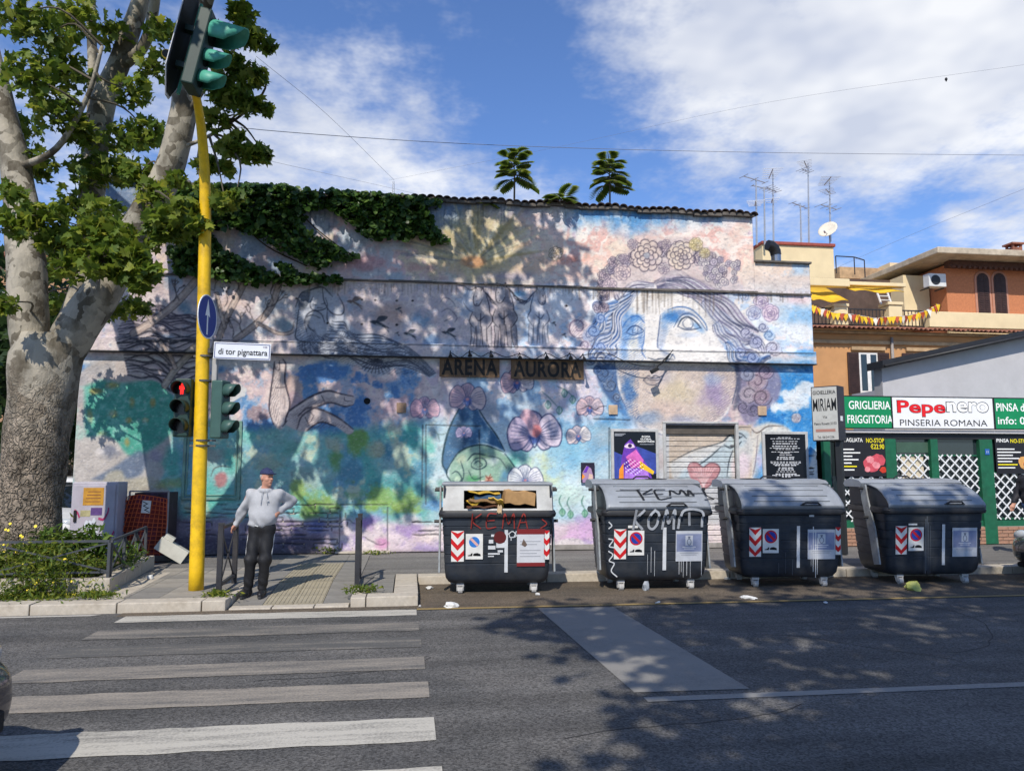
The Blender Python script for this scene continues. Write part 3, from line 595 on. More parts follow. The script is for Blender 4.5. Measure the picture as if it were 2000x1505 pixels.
    bird(692, 590, 13, 1, '#5a4a44'); bird(740, 630, 16); bird(800, 652, 11); bird(876, 650, 12); bird(778, 605, 6); bird(775, 652, 4); bird(1080, 632, 4); bird(1060, 640, 4); bird(1100, 655, 4)
    for x, y in ((707, 586), (733, 587), (775, 588), (806, 588), (707, 634), (775, 635), (640, 632), (580, 584), (1105, 598), (1240, 600), (1190, 645), (1224, 645), (1256, 645)): blob(x, y, 3.4, 2.6, '#15151c', 1, .4, .1); blob(x, y, 2.2, 1.6, '#000000', 1, .4, 0)
    # ---------------- horses
    def horse(x, y, s, body, ink, lean=0, f=1):
        P = lambda u, v: (x + f * u * s * 1.5 + lean * v * s, y + v * s)
        fill([P(-14, -8), P(-6, -20), P(6, -22), P(15, -10), P(16, 10), P(8, 24), P(-6, 24), P(-15, 10)], body, .9, 2)          # chest
        fill([P(-8, -12), P(-12, -32), P(-8, -52), P(0, -58), P(7, -52), P(9, -34), P(12, -14)], body, .9, 1.5)               # neck
        fill([P(-10, -58), P(-4, -62), P(3, -56), P(2, -40), P(-3, -28), P(-9, -29), P(-11, -42)], '#c2bcc0', .9, 1.2)       # head
        for lx in (-11, -3, 5, 12): fill([P(lx - 3, 18), P(lx + 4, 18), P(lx + 4 + lx * .12, 44), P(lx + lx * .2 + 3, 66), P(lx + lx * .2 - 2, 66), P(lx - 2, 42)], body, .85, 1.2); line([P(lx - 3, 18), P(lx - 2, 42), P(lx - 2 + lx * .2, 66)], 1.4, ink, .85); line([P(lx + 4, 18), P(lx + 4 + lx * .1, 44), P(lx + 3 + lx * .2, 66)], 1.1, ink, .75)
        for Q in ([P(-10, -58), P(-11, -42), P(-9, -29), P(-3, -28), P(2, -40)], [P(-8, -60), P(-9, -68), P(-5, -62)], [P(0, -60), P(3, -68), P(4, -58)], [P(-12, -14), P(-16, 8), P(-8, 24)], [P(12, -16), P(18, 4), P(10, 24)], [P(8, -50), P(12, -30), P(14, -12)], [P(0, -10), P(0, 18)], [P(-8, -4), P(-2, 6), P(6, -4)]): line(Q, 1.7, ink, .85)
        blob(*P(-7, -48), 1.6, 1.6, '#101018', .9, .4, 0); blob(*P(-6, -31), 2.4, 1.5, '#3a3a44', .8, .5, 0)
        strands([P(4, -60), P(12, -50), P(16, -36), P(22, -26)], [P(8, -52), P(16, -40), P(24, -34), P(34, -30)], 6, 1.3, ink, .8, 3, 1.5)
        blob(*P(8, 6), 9 * s, 18 * s, '#5c5a68', .45, .9, .2)
    horse(1052, 618, .82, '#dcdae0', '#4a5266', .02, -1); horse(938, 622, .88, '#b9b0b2', '#2b2d3a', -.02); horse(984, 618, .95, '#8f8990', '#20222e', .02)
    for P in ([(860, 590), (868, 582), (882, 588), (890, 600)], [(862, 610), (876, 604), (892, 620), (888, 630)], [(868, 628), (880, 622)], [(905, 592), (915, 606), (928, 612)]): line(P, 1.6, '#4a4c5c', .7)
    # ---------------- the great hand
    sk, ik = '#d2c0ba', '#241f2c'
    fill([(536, 706), (542, 700), (552, 700), (558, 712), (556, 740), (560, 760), (566, 790), (560, 822), (548, 838), (534, 828), (526, 800), (528, 770), (533, 735)], sk, .97, 1.5)
    fill([(556, 828), (562, 806), (585, 788), (612, 772), (640, 763), (662, 768), (690, 774), (690, 790), (672, 793), (645, 786), (615, 796), (590, 812), (580, 838)], sk, .97, 1.5)
    fill([(576, 838), (582, 812), (600, 797), (625, 799), (660, 815), (690, 838), (680, 848), (655, 832), (625, 824), (598, 842)], '#c8b4ae', .97, 1.5)
    for P, w in (([(536, 706), (533, 735), (528, 770), (526, 800), (534, 828)], 3), ([(552, 700), (558, 712), (556, 740), (560, 760), (566, 790), (556, 826)], 3), ([(536, 706), (538, 720), (546, 722), (546, 704)], 1.5), ([(540, 757), (556, 756)], 1.4), ([(556, 828), (562, 806), (585, 788), (612, 772), (640, 763), (662, 768), (690, 774)], 3.4), ([(690, 790), (672, 793), (645, 786), (615, 796), (590, 812), (580, 838)], 3), ([(672, 775), (674, 782), (688, 784)], 1.4), ([(582, 812), (600, 797), (625, 799), (660, 815), (690, 838)], 3.4), ([(655, 832), (625, 824), (598, 842)], 3), ([(628, 772), (634, 784)], 1.4), ([(596, 815), (604, 830)], 1.4), ([(560, 822), (552, 832)], 2), ([(600, 800), (612, 812), (604, 826)], 1.2)): line(P, w, ik, .92)
    strands([(545, 725), (546, 760), (548, 810)], [(556, 725), (557, 760), (560, 810)], 4, 1.3, '#7a696a', .5, 1, 1); strands([(570, 812), (610, 786), (655, 776)], [(585, 820), (612, 794), (650, 784)], 4, 1.3, '#7a696a', .5, 1, 1)
    blob(545, 800, 9, 22, '#d6c4be', .6, .8, .2); blob(612, 782, 20, 7, '#d6c4be', .55, .8, .2)
    hatch([(526, 800), (533, 735), (546, 702), (546, 800), (548, 838)], 20, 4.2, '#4a3e46', .5); hatch([(560, 812), (612, 780), (690, 784), (690, 792), (645, 786), (590, 814), (580, 838)], 70, 4.2, '#4a3e46', .5); hatch([(600, 806), (650, 822), (690, 840), (655, 832), (598, 842)], 60, 4.2, '#4a3e46', .5)
    # ---------------- hat and face under the orchid
    fill([(905, 782), (880, 830), (868, 870), (864, 905), (872, 925), (880, 905), (915, 872), (950, 866), (984, 880), (986, 880), (968, 850), (940, 815), (930, 795)], '#37648c', .92, 2)
    fill([(905, 790), (890, 830), (880, 872), (915, 868), (908, 830)], '#24405f', .6, 6)
    fill([(880, 905), (900, 880), (940, 868), (975, 880), (1000, 905), (1012, 945), (890, 945), (878, 925)], '#8fb49a', .9, 3)
    blob(900, 898, 16, 14, '#cfd8b4', .7, .8, .3); blob(925, 935, 22, 14, '#55b06c', .8, .8, .3); blob(965, 900, 20, 16, '#d8e2e0', .7, .8, .3); blob(985, 925, 18, 24, '#4f86b8', .7, .8, .3); blob(893, 935, 8, 8, '#d6f0cc', .8, .7, .2); blob(945, 890, 30, 10, '#6f8f70', .6, .8, .3)
    for P, w in (([(905, 782), (880, 830), (868, 870), (864, 905), (874, 922)], 3.2), ([(930, 790), (948, 820), (970, 850), (986, 880)], 2.6), ([(880, 905), (900, 880), (940, 868), (984, 882)], 3), ([(986, 885), (1004, 910), (1012, 930)], 2.4), ([(920, 905), (930, 895), (945, 896), (950, 908), (936, 916), (922, 912), (920, 905)], 2.2), ([(912, 900), (926, 886), (948, 888)], 2.4), ([(926, 906), (934, 900), (942, 908), (932, 912)], 1.6), ([(900, 900), (906, 925), (900, 945)], 2), ([(882, 925), (892, 920), (902, 934), (894, 942), (884, 938)], 2), ([(880, 905), (872, 925), (885, 945)], 2.4), ([(915, 918), (925, 935), (945, 930)], 1.6), ([(950, 890), (975, 895), (990, 915)], 1.4)): line(P, w, '#16333e', .9)
    blob(955, 934, 12, 11, '#e0a58c', .9, .5, .4); blob(943, 942, 14, 6, '#f4ece4', .9, .5, .3); line([(948, 928), (954, 934), (962, 930)], 1.8, '#7a2f28', .9); line([(946, 940), (958, 938), (966, 942)], 1.8, '#8a3a30', .9); line([(950, 945), (958, 926)], 1.2, '#8a3a30', .8)
    # ---------------- orchids
    orchid(830, 800, 25, 0, ('#d9a2b4', '#dcabba')); orchid(913, 780, 31, -5, ('#e0b4ba', '#e2c6c4')); orchid(1010, 748, 28, 8, ('#f0c4c8', '#f4e2e0'))
    orchid(1044, 850, 46, 5, ('#c8b4cc', '#efdcea')); fill([(1015, 812), (1022, 800), (1036, 800), (1050, 815), (1056, 842), (1046, 852), (1036, 850), (1028, 830)], '#f0bcc4', .9, 2); fill([(1042, 830), (1052, 830), (1058, 842), (1048, 854), (1040, 848)], '#e88684', .85, 3)
    orchid(1152, 797, 23, 0, ('#eecacc', '#f0d6d8')); orchid(1130, 852, 21, 10, ('#f6e0dc', '#f8ece4')); orchid(906, 846, 14, 0, ('#b9a8c8', '#b9a8c8')); orchid(1026, 938, 30, 0, ('#ffffff', '#fbf6fa'))
    for P in ([(1058, 764), (1072, 776), (1090, 795)], [(1088, 754), (1105, 762), (1120, 775)], [(845, 842), (860, 848), (874, 845)], [(848, 838), (856, 850), (858, 862)]): line(P, 2, '#6f8a8c', .9)
    for x, y in ((1070, 790), (1092, 801), (1102, 768), (1118, 780), (1098, 1000), (1114, 1004), (1142, 1002)):
        g = '#8fc4a4' if y > 900 else '#c4d8d4'; blob(x, y, 6.5, 8, g, .95, .4, .1); line([(x - 6, y), (x, y - 8), (x + 6, y), (x, y + 8), (x - 6, y)], 1.5, '#4f8a78', .9); line([(x, y - 7), (x, y + 7)], 1.2, '#4f8a78', .8)
        if y > 900: line([(x, y - 8), (x - 6, y - 22), (x - 2, y - 34)], 2, '#4f8a78', .9)
    # ---------------- the great head: face
    face = [(1279, 553), (1250, 565), (1226, 588), (1212, 615), (1204, 650), (1201, 690), (1201, 720), (1207, 760), (1222, 795), (1250, 830), (1300, 850), (1360, 845), (1405, 822), (1430, 788), (1440, 745), (1436, 715), (1426, 685), (1412, 655), (1392, 628), (1366, 596), (1332, 570)]
    fill(face, '#f5efe8', .96, 2.5)
    S, mk = fill([(1205, 716), (1440, 716), (1438, 765), (1420, 800), (1390, 828), (1330, 842), (1260, 835), (1222, 795)], '#d4c0b2', .85, 6); hatch([(1205, 716), (1440, 716), (1438, 765), (1420, 800), (1390, 828), (1330, 842), (1260, 835), (1222, 795)], 35, 4.2, '#7c6c78', .16); hatch([(1205, 716), (1440, 716), (1420, 800), (1330, 842), (1222, 795)], -50, 5.0, '#f0e4d4', .2)
    blob(1320, 760, 70, 40, '#dccba8', .7, .9, .35); blob(1398, 768, 44, 48, '#a896ba', .85, .9, .35); blob(1290, 740, 40, 26, '#c2bccc', .6, .9, .4); blob(1300, 800, 60, 26, '#e0c6b8', .7, .9, .35); blob(1395, 740, 30, 18, '#9fb8d4', .6, .9, .3)
    blob(1226, 770, 28, 66, '#4f7fb8', .95, .7, .35); blob(1262, 815, 40, 20, '#7f9cc0', .7, .8, .3); blob(1340, 822, 60, 16, '#9aa0b8', .7, .8, .3)
    blob(1222, 640, 26, 50, '#6f9fd8', .85, .7, .2); blob(1240, 622, 20, 12, '#4f8fd6', .75, .7, .2); blob(1216, 690, 14, 30, '#6f9fd8', .7, .8, .2); blob(1235, 675, 15, 24, '#e6e2d4', .85, .7, .2); blob(1250, 655, 8, 40, '#6f9cd6', .55, .8, .2)
    blob(1310, 620, 28, 20, '#3f82c8', .92, .7, .25); blob(1296, 640, 12, 20, '#7ca8da', .6, .8, .2); blob(1362, 640, 22, 10, '#74a8de', .75, .8, .2, 38); blob(1335, 612, 30, 9, '#6b8fc2', .75, .7, .2, 12); blob(1345, 655, 30, 8, '#c9d4e6', .7, .8, .2)
    blob(1300, 575, 40, 14, '#d6cbbc', .6, .9, .3)
    for P, w, c in (([(1322, 638), (1330, 624), (1342, 620), (1356, 628), (1368, 642)], 3, '#27364e'), ([(1322, 638), (1336, 644), (1352, 644), (1366, 641)], 2.2, '#34486a'), ([(1314, 640), (1326, 620), (1342, 613), (1360, 622), (1378, 646)], 2.2, '#3c5c8c'), ([(1302, 606), (1325, 600), (1350, 606), (1374, 630), (1380, 646)], 2.6, '#4a76ae'), ([(1340, 622), (1332, 630), (1336, 640), (1348, 641), (1352, 632), (1346, 624)], 1.6, '#5a6a88'),
                    ([(1222, 650), (1230, 640), (1242, 637), (1256, 646)], 2.4, '#2a4470'), ([(1222, 650), (1236, 655), (1256, 648)], 1.8, '#34507c'), ([(1214, 640), (1226, 624), (1244, 618), (1258, 632)], 2.4, '#356cb4'), ([(1236, 640), (1234, 650), (1244, 650), (1244, 641)], 1.4, '#445a80'), ([(1216, 664), (1236, 662), (1256, 660)], 1.4, '#4a70a8'),
                    ([(1288, 616), (1286, 640), (1283, 666), (1284, 680), (1294, 690), (1310, 695), (1314, 702)], 2.6, '#5a6c8e'), ([(1258, 640), (1256, 668), (1250, 688), (1258, 702)], 2.2, '#5f84ba'), ([(1262, 700), (1275, 704), (1290, 702), (1312, 704)], 2.4, '#4a5468'), ([(1278, 712), (1276, 722)], 1.4, '#7a7680'),
                    ([(1256, 742), (1266, 734), (1273, 737), (1281, 733), (1293, 742)], 2.4, '#565664'), ([(1256, 742), (1266, 750), (1280, 751), (1293, 742)], 2.2, '#5c5c6a'), ([(1258, 742), (1275, 742), (1290, 742)], 1.8, '#474654'), ([(1262, 764), (1274, 768), (1286, 764)], 1.6, '#8a8690')): line(P, w, c, .9)
    blob(1266, 738, 8, 3, '#b9a4a0', .7, .5, .1); blob(1276, 747, 10, 3, '#b0a09c', .7, .5, .1)
    line(face[1:9], 3, '#4f6690', .85); line(face[9:13], 2.6, '#6a7490', .7); line(face[13:], 3.2, '#4c5870', .85); line([face[0], face[1]], 2.4, '#5a5f74', .8); line([face[-1], face[0]], 2.4, '#5a5f74', .8)
    hatch([(1204, 640), (1258, 612), (1258, 690), (1250, 716), (1202, 716)], 60, 4.0, '#3c6cb0', .45); hatch([(1204, 716), (1250, 716), (1246, 800), (1262, 836), (1222, 800)], 62, 4.0, '#2f4f86', .55); hatch([(1288, 612), (1340, 604), (1320, 622), (1300, 660), (1286, 690)], 62, 3.6, '#3f74b8', .4); hatch([(1360, 596), (1392, 628), (1426, 686), (1436, 716), (1418, 716), (1390, 650)], 70, 4.4, '#a8a2b0', .4); hatch([(1380, 720), (1440, 720), (1436, 770), (1410, 815), (1360, 838), (1390, 790)], 60, 4.0, '#6f6484', .45); hatch([(1240, 556), (1330, 572), (1366, 598), (1300, 590), (1226, 590)], 80, 4.0, '#b4a698', .35); fill([(1290, 640), (1284, 668), (1286, 690), (1300, 698), (1296, 670), (1300, 645)], '#b9c2d4', .7, 5)
    # hair
    def lock(P, w0, c0, n, ink, seed, hi='#f2eff0'):
        P = smooth_line(P, 8); d = np.gradient(P, axis=0); nrm = np.stack([-d[:, 1], d[:, 0]], 1); nrm /= np.hypot(nrm[:, 0], nrm[:, 1])[:, None] + 1e-6
        T = np.linspace(0, 1, len(P)); ww = (w0 * np.sin(np.pi * np.clip(T * .9 + .08, 0, 1)) ** .6)[:, None]; A, B = P + nrm * ww, P - nrm * ww
        fill(list(map(tuple, A[::4])) + list(map(tuple, B[::-4])), c0, .9, 2); r = random.Random(seed); ph = r.uniform(0, 6)
        for i in range(n):
            t = -1 + 2 * (i + .5) / n; Q = P + nrm * ww * t + nrm * (3.2 * np.sin(T * 15 + ph + .25 * i))[:, None]
            line(Q, r.uniform(1.3, 2.6), r.choice(ink), .85, k=1)
            if i % 2: line(Q + [1.8, 2.6], 2.2, hi, .85, k=1)
    inkL = ['#274a86', '#3a4868', '#3f6fb4', '#303a58']; inkR = ['#363b54', '#50526e', '#444a66', '#6a6684']
    lock([(1276, 560), (1250, 556), (1222, 572), (1206, 580), (1192, 560)], 10, '#c6bcc4', 6, inkR, 1); lock([(1280, 556), (1310, 540), (1345, 552), (1380, 562), (1420, 572)], 13, '#cbb8ba', 7, inkR, 2)
    lock([(1282, 560), (1325, 562), (1370, 580), (1405, 612), (1440, 640)], 12, '#d2c4c8', 7, inkR, 3); lock([(1300, 545), (1350, 556), (1400, 585), (1440, 620), (1478, 650)], 13, '#c2b4c4', 7, inkR, 4)
    lock([(1370, 590), (1410, 625), (1440, 655), (1470, 665), (1490, 690)], 15, '#c6cade', 8, inkR, 5); lock([(1395, 632), (1420, 665), (1450, 690), (1480, 700)], 15, '#b9c8e0', 8, inkR, 6); lock([(1418, 668), (1432, 700), (1460, 712), (1500, 700)], 14, '#a9c2e2', 7, inkL, 7)
    lock([(1245, 566), (1218, 592), (1200, 620), (1176, 640), (1168, 670)], 13, '#a9bfe0', 8, inkL, 8); lock([(1232, 578), (1208, 612), (1200, 650), (1186, 680), (1196, 704)], 12, '#9db8e0', 8, inkL, 9); lock([(1205, 590), (1178, 612), (1166, 640), (1150, 660), (1152, 690)], 13, '#8fb2e2', 7, inkL, 10); lock([(1192, 650), (1170, 672), (1160, 695), (1176, 712)], 14, '#a8b8d6', 7, inkL, 11); lock([(1200, 690), (1188, 702), (1170, 700), (1155, 706)], 9, '#b4c0d8', 5, inkL, 12)
    def curl(cx, cy, r, c, ink, turns=2.2, f=1):
        blob(cx, cy, r, r * .95, c, .85, .35, .12)
        T = np.linspace(0, turns * 6.28, 22); line([(cx + f * r * (1 - t / (turns * 7.4)) * math.cos(t), cy + r * (1 - t / (turns * 7.4)) * math.sin(t)) for t in T], max(1.4, r * .09), ink, .88, k=2)
    fill([(1440, 716), (1500, 714), (1524, 735), (1522, 775), (1500, 800), (1470, 825), (1450, 818), (1440, 780)], '#8f88a4', .9, 4); fill([(1160, 714), (1202, 714), (1206, 770), (1216, 800), (1195, 785), (1172, 755)], '#4f6c98', .9, 4); fill([(1430, 690), (1445, 720), (1446, 780), (1432, 800), (1438, 745)], '#4a5068', .7, 4)
    for cx, cy, r, c, ink, f in ((1180, 730, 18, '#5f7ca6', '#2c3c5c', 1), (1192, 752, 14, '#6f86a8', '#303c56', -1), (1205, 775, 10, '#7f92b0', '#303c56', 1), (1168, 722, 12, '#4f6c98', '#26385a', 1), (1507, 680, 18, '#d8d6e4', '#5a5870', 1), (1478, 745, 22, '#c0a8b0', '#55485a', 1), (1460, 730, 16, '#a8aec6', '#4a4c62', -1), (1495, 725, 17, '#b7a0b4', '#50485e', 1), (1462, 770, 20, '#c4b4bc', '#55505e', -1), (1488, 775, 20, '#a88f9c', '#4c4252', 1), (1452, 795, 14, '#8f86a0', '#3f3c50', 1), (1472, 800, 14, '#75708c', '#38364a', -1), (1128, 640, 24, '#f0dcdc', '#7a6a84', 1), (1150, 655, 15, '#c6cce2', '#4a5a86', -1), (1142, 675, 13, '#e8d8dc', '#7a6a84', 1), (1165, 597, 12, '#c8d2ea', '#54648c', 1), (1176, 585, 9, '#dcd0d8', '#5f6484', -1), (1500, 655, 12, '#b8d2ee', '#4a6a9a', 1), (1455, 650, 14, '#c6c4d8', '#44486a', 1), (1475, 668, 15, '#b8bcd8', '#3f4668', -1), (1488, 640, 11, '#cdd2e4', '#4a5278', 1), (1442, 688, 12, '#b4bede', '#3c4a74', -1), (1464, 700, 13, '#a8b8de', '#38487a', 1), (1172, 622, 11, '#a8c0e6', '#30508c', -1), (1158, 646, 13, '#9cb8e4', '#2c4c88', 1), (1170, 678, 13, '#b0c4e6', '#34508a', -1), (1186, 702, 11, '#a4b8dc', '#304878', 1), (1154, 704, 10, '#9cb2da', '#304878', -1)): curl(cx, cy, r, c, ink, 1.5, f); hatch([(cx - r, cy), (cx, cy - r), (cx + r, cy), (cx, cy + r)], 50 * f, 4, ink, .4)
    # flower crown
    def rose(cx, cy, r, c, ink='#6a5f74', n=8):
        blob(cx, cy, r, r, c, .9, .3, .12)
        w_ = max(1.0, r * .05); blob(cx + r * .25, cy + r * .3, r * .6, r * .6, '#b7a8b4', .5, .8, .1)
        for q, m_, o_ in ((.96, n, 0), (.70, n - 1, .4), (.45, max(3, n - 3), .9), (.22, 3, .2)) if r > 9 else ((.92, 5, 0), (.45, 3, .5)):
            for k in range(m_):
                t0 = o_ + 6.28 * k / m_; dt = 6.28 / m_ * 1.12; line([(cx + r * (q - .20 * (1 - math.sin(math.pi * u) ** .6)) * math.cos(t0 + dt * u), cy + r * (q - .20 * (1 - math.sin(math.pi * u) ** .6)) * math.sin(t0 + dt * u)) for u in (0, .2, .5, .8, 1)], w_, ink, .9, k=3)
    cr = random.Random(21); fill([(1172, 600), (1190, 545), (1215, 505), (1245, 472), (1300, 466), (1350, 466), (1390, 490), (1425, 530), (1448, 568), (1400, 566), (1340, 540), (1290, 545), (1240, 552), (1205, 575)], '#dccbc8', .8, 5)
    for i in range(46):
        t = i / 45; a = R(188 - 152 * t); x0, y0 = 1300 + 128 * math.cos(a), 585 - 96 * math.sin(a)
        rose(x0 + cr.uniform(-9, 9), y0 + cr.uniform(-9, 9), cr.uniform(8, 13), cr.choice(['#f0dcd0', '#e6cfd2', '#f3e6dc', '#d8cdd8']), '#4c465c', 5)
    for i in range(34): rose(cr.uniform(1365, 1440), cr.uniform(505, 560), cr.uniform(5, 9), cr.choice(['#efe2dc', '#e0d2dc', '#f6ece4']), '#5f5a6e', 5)
    rose(1262, 500, 33, '#f3dccc', '#4a4254', 9); rose(1329, 500, 30, '#f1dcc6', '#4a4254', 9); rose(1214, 532, 18, '#f0d8d0'); rose(1358, 478, 14, '#f3e0a6', '#8a7c58'); rose(1217, 506, 10, '#e8d4d4'); rose(1190, 558, 15, '#ecd4d4'); rose(1300, 478, 10, '#f2dfd0'); rose(1235, 478, 11, '#efdad4'); rose(1295, 525, 12, '#efe0d8'); rose(1375, 495, 11, '#f4e4b4', '#8a7c58')
    blob(1262, 500, 7, 7, '#a8aab4', .9, .4, .1); rose(1084, 496, 14, '#f0ddc8', '#6f6250', 6); rose(1092, 492, 8, '#e8d0b0', '#6f6250', 5)
    rose(1485, 590, 16, '#ecdce8', '#7a6a92', 5); rose(1503, 612, 18, '#f0d6e2', '#7a6a92', 5); rose(1470, 612, 15, '#dfe2f2', '#6a72a0', 5); rose(1452, 580, 9, '#d4e2f2', '#6a7aa0', 5)
    rose(1555, 816, 10, '#e6e2e4', '#8a8494', 4)
    for x0, y0, rx, ry in ((1560, 780, 30, 16), (1540, 770, 20, 10), (1575, 760, 18, 12), (1530, 795, 24, 12), (1545, 723, 18, 5), (1510, 800, 14, 20), (1520, 835, 20, 8)): blob(x0, y0, rx, ry, '#eef2f4', .9, .6, .7)
    # shoulder, drapery right of the shutter
    fill([(1470, 835), (1500, 825), (1530, 830), (1545, 845), (1500, 850), (1480, 880), (1470, 930), (1462, 930), (1464, 870)], '#e9dccb', .85, 4); line([(1462, 830), (1478, 845), (1500, 832), (1530, 832)], 2, '#5a4e48', .8); line([(1480, 850), (1476, 900), (1470, 930)], 1.8, '#7a6a78', .7)
    blob(1485, 905, 10, 24, '#d8c2e0', .6, .8, .3); fill([(1575, 920), (1590, 880), (1610, 870), (1610, 960), (1570, 960)], '#f4efe6', .9, 6)
    blob(1540, 880, 30, 60, '#3f90d4', .0, .8, .3)
    fill([(1150, 840), (1200, 830), (1310, 830), (1310, 960), (1150, 960)], '#c6ccd2', .35, 12); blob(1290, 900, 20, 40, '#c0a8a4', .5, .9, .3); blob(1180, 850, 30, 26, '#b4c2c8', .6, .9, .3)
    # shutter picture: arm, face, heart
    fill([(1310, 830), (1468, 830), (1468, 950), (1310, 950)], '#cdbba8', .95, 1, False); fill([(1310, 905), (1360, 880), (1415, 862), (1440, 840), (1466, 850), (1466, 900), (1420, 945), (1330, 948)], '#d9d9d6', .9, 4)
    fill([(1335, 920), (1380, 895), (1416, 868), (1440, 842), (1462, 846), (1452, 870), (1436, 880), (1430, 920), (1420, 948), (1330, 948)], '#b9ccd4', .75, 5); blob(1450, 910, 22, 32, '#eed9e0', .9, .7, .2)
    for P, w in (([(1312, 902), (1360, 878), (1415, 862), (1440, 836), (1466, 834)], 1.8), ([(1345, 922), (1385, 896), (1412, 872)], 2.4), ([(1416, 862), (1428, 850), (1446, 846), (1458, 856)], 2.4), ([(1432, 850), (1440, 856), (1450, 852)], 2.6), ([(1418, 868), (1430, 874), (1442, 868), (1448, 862)], 2.6), ([(1436, 878), (1428, 900), (1424, 930)], 2)): line(P, w, '#39424a', .85)
    blob(1441, 853, 5, 3, '#26292e', .9, .4, .1); blob(1434, 870, 6, 3, '#4a4a50', .8, .4, .1)
    fill([(1346, 915), (1352, 904), (1366, 904), (1377, 912), (1390, 904), (1404, 906), (1410, 918), (1398, 940), (1380, 955), (1356, 940)], '#c98a8c', .92, 2); line([(1346, 915), (1352, 904), (1366, 904), (1377, 912), (1390, 904), (1404, 906), (1410, 918), (1398, 940), (1380, 955)], 2, '#6a3a44', .85)
    for k in range(9): line([(1378, 950), (1356 + k * 5.5, 912)], 1.3, '#f0d4d0', .6)
    # ---------------- age: drips below the cornices, cracks, exposed brick
    dr = random.Random(4)
    for i in range(230):
        x0 = dr.uniform(600, 1580); y0 = 553 + (x0 - 600) * .019; L = dr.uniform(5, 34) * (1.5 if 1220 < x0 < 1420 else .7)
        line([(x0, y0), (x0 + dr.uniform(-1, 1), y0 + L)], dr.uniform(1, 2.6), dr.choice(['#5a4a3c', '#6b5a4a', '#40362f', '#8a7a66']), dr.uniform(.12, .42), k=2)
    for i in range(60):
        x0 = dr.uniform(1000, 1585); y0 = 413 + dr.uniform(0, 4); line([(x0, y0), (x0, y0 + dr.uniform(5, 22))], dr.uniform(1, 2.4), '#3a4450', dr.uniform(.1, .3), k=2)
    for i in range(120):
        x0 = dr.uniform(420, 1000); y0 = 395 + dr.uniform(0, 30); line([(x0, y0), (x0, y0 + dr.uniform(10, 50))], dr.uniform(1.2, 3), '#2c3c50', dr.uniform(.12, .35), k=2)
    line([(530, 669), (900, 677), (1240, 686), (1584, 692)], 1.6, '#30343c', .8, k=2, taper=False)
    line([(420, 666), (530, 669)], 1.6, '#30343c', .8, taper=False)
    for (x0, y0, x1, y1, sd_, gap) in ((352, 985, 660, 1062, 1, 8.5), (1386, 975, 1412, 1060, 2, 8.5), (1560, 890, 1590, 950, 3, 6), (800, 1020, 860, 1045, 4, 8)):
        b = random.Random(sd_); y = y0
        while y < y1:
            x = x0 + b.uniform(0, 20)
            while x < x1:
                L = b.uniform(16, 44)
                if b.random() < .62: line([(x, y + b.uniform(-1, 1)), (x + L / 2, y + b.uniform(-1.5, 1.5)), (min(x1, x + L), y + b.uniform(-1, 1))], b.uniform(1.4, 3), '#191820', b.uniform(.5, .9), deep=.02)
                if b.random() < .4: line([(x + L, y), (x + L + b.uniform(-1, 1), y + gap)], 1.8, '#191820', .7, deep=.02)
                x += L
            y += gap
    ck = random.Random(8)
    for (x, y, a) in ((520, 1000, -.3), (560, 1030, 0), (640, 1015, -.5), (700, 1050, .2), (900, 560, 0), (1130, 800, .2)):
        P = [(x, y)]
        for _ in range(7): x += ck.uniform(4, 12); y += ck.uniform(-6, 6); P.append((x, y))
        line(P, 1.5, '#1c1a20', .7, k=2, deep=.006)
    for P in ([(662, 1078), (664, 996)], [(757, 1076), (757, 990)], [(664, 985), (757, 985)], [(832, 830), (832, 985)], [(826, 830), (824, 970)], [(832, 830), (938, 832)], [(936, 840), (938, 940)], [(470, 845), (468, 975)], [(560, 977), (582, 977)], [(1190, 835), (1190, 960)], [(1160, 818), (1230, 820)]): line(P, 1.8, '#23262c', .65, k=2, taper=False, deep=.012)
    fleck = sst(.66, .8, fbm(9, 3, .6)); lay(fleck * .25 * sst(1100, 700, yy_), '#f0ece6'); lay(sst(.72, .85, fbm(7, 3, .6)) * .12, '#6a6670')
    lay(sst(1068, 1084, yy_ + 8 * (NC - .5)) * .6, '#4a443e')
    lay(sst(1000, 820, xx_) * .15, '#fffaf6'); hz = fbm(3.2, 2, .6, 1.6, .8); lay(sst(.60, .78, hz) * .22, '#5f6070'); lay(sst(.62, .80, fbm(3.0, 2, .6, 1.6, .8)) * .22, '#fffaf4')  # paint lightened on the left to make up for tree shade; then stipple
    CAN[:] = np.clip(CAN * (1 + .16 * (ND - .5)[..., None] + .10 * (NC - .5)[..., None]), 0, 1)
paint()
ALB = np.where(CAN <= .04045, CAN / 12.92, ((CAN + .055) / 1.055) ** 2.4) * .86

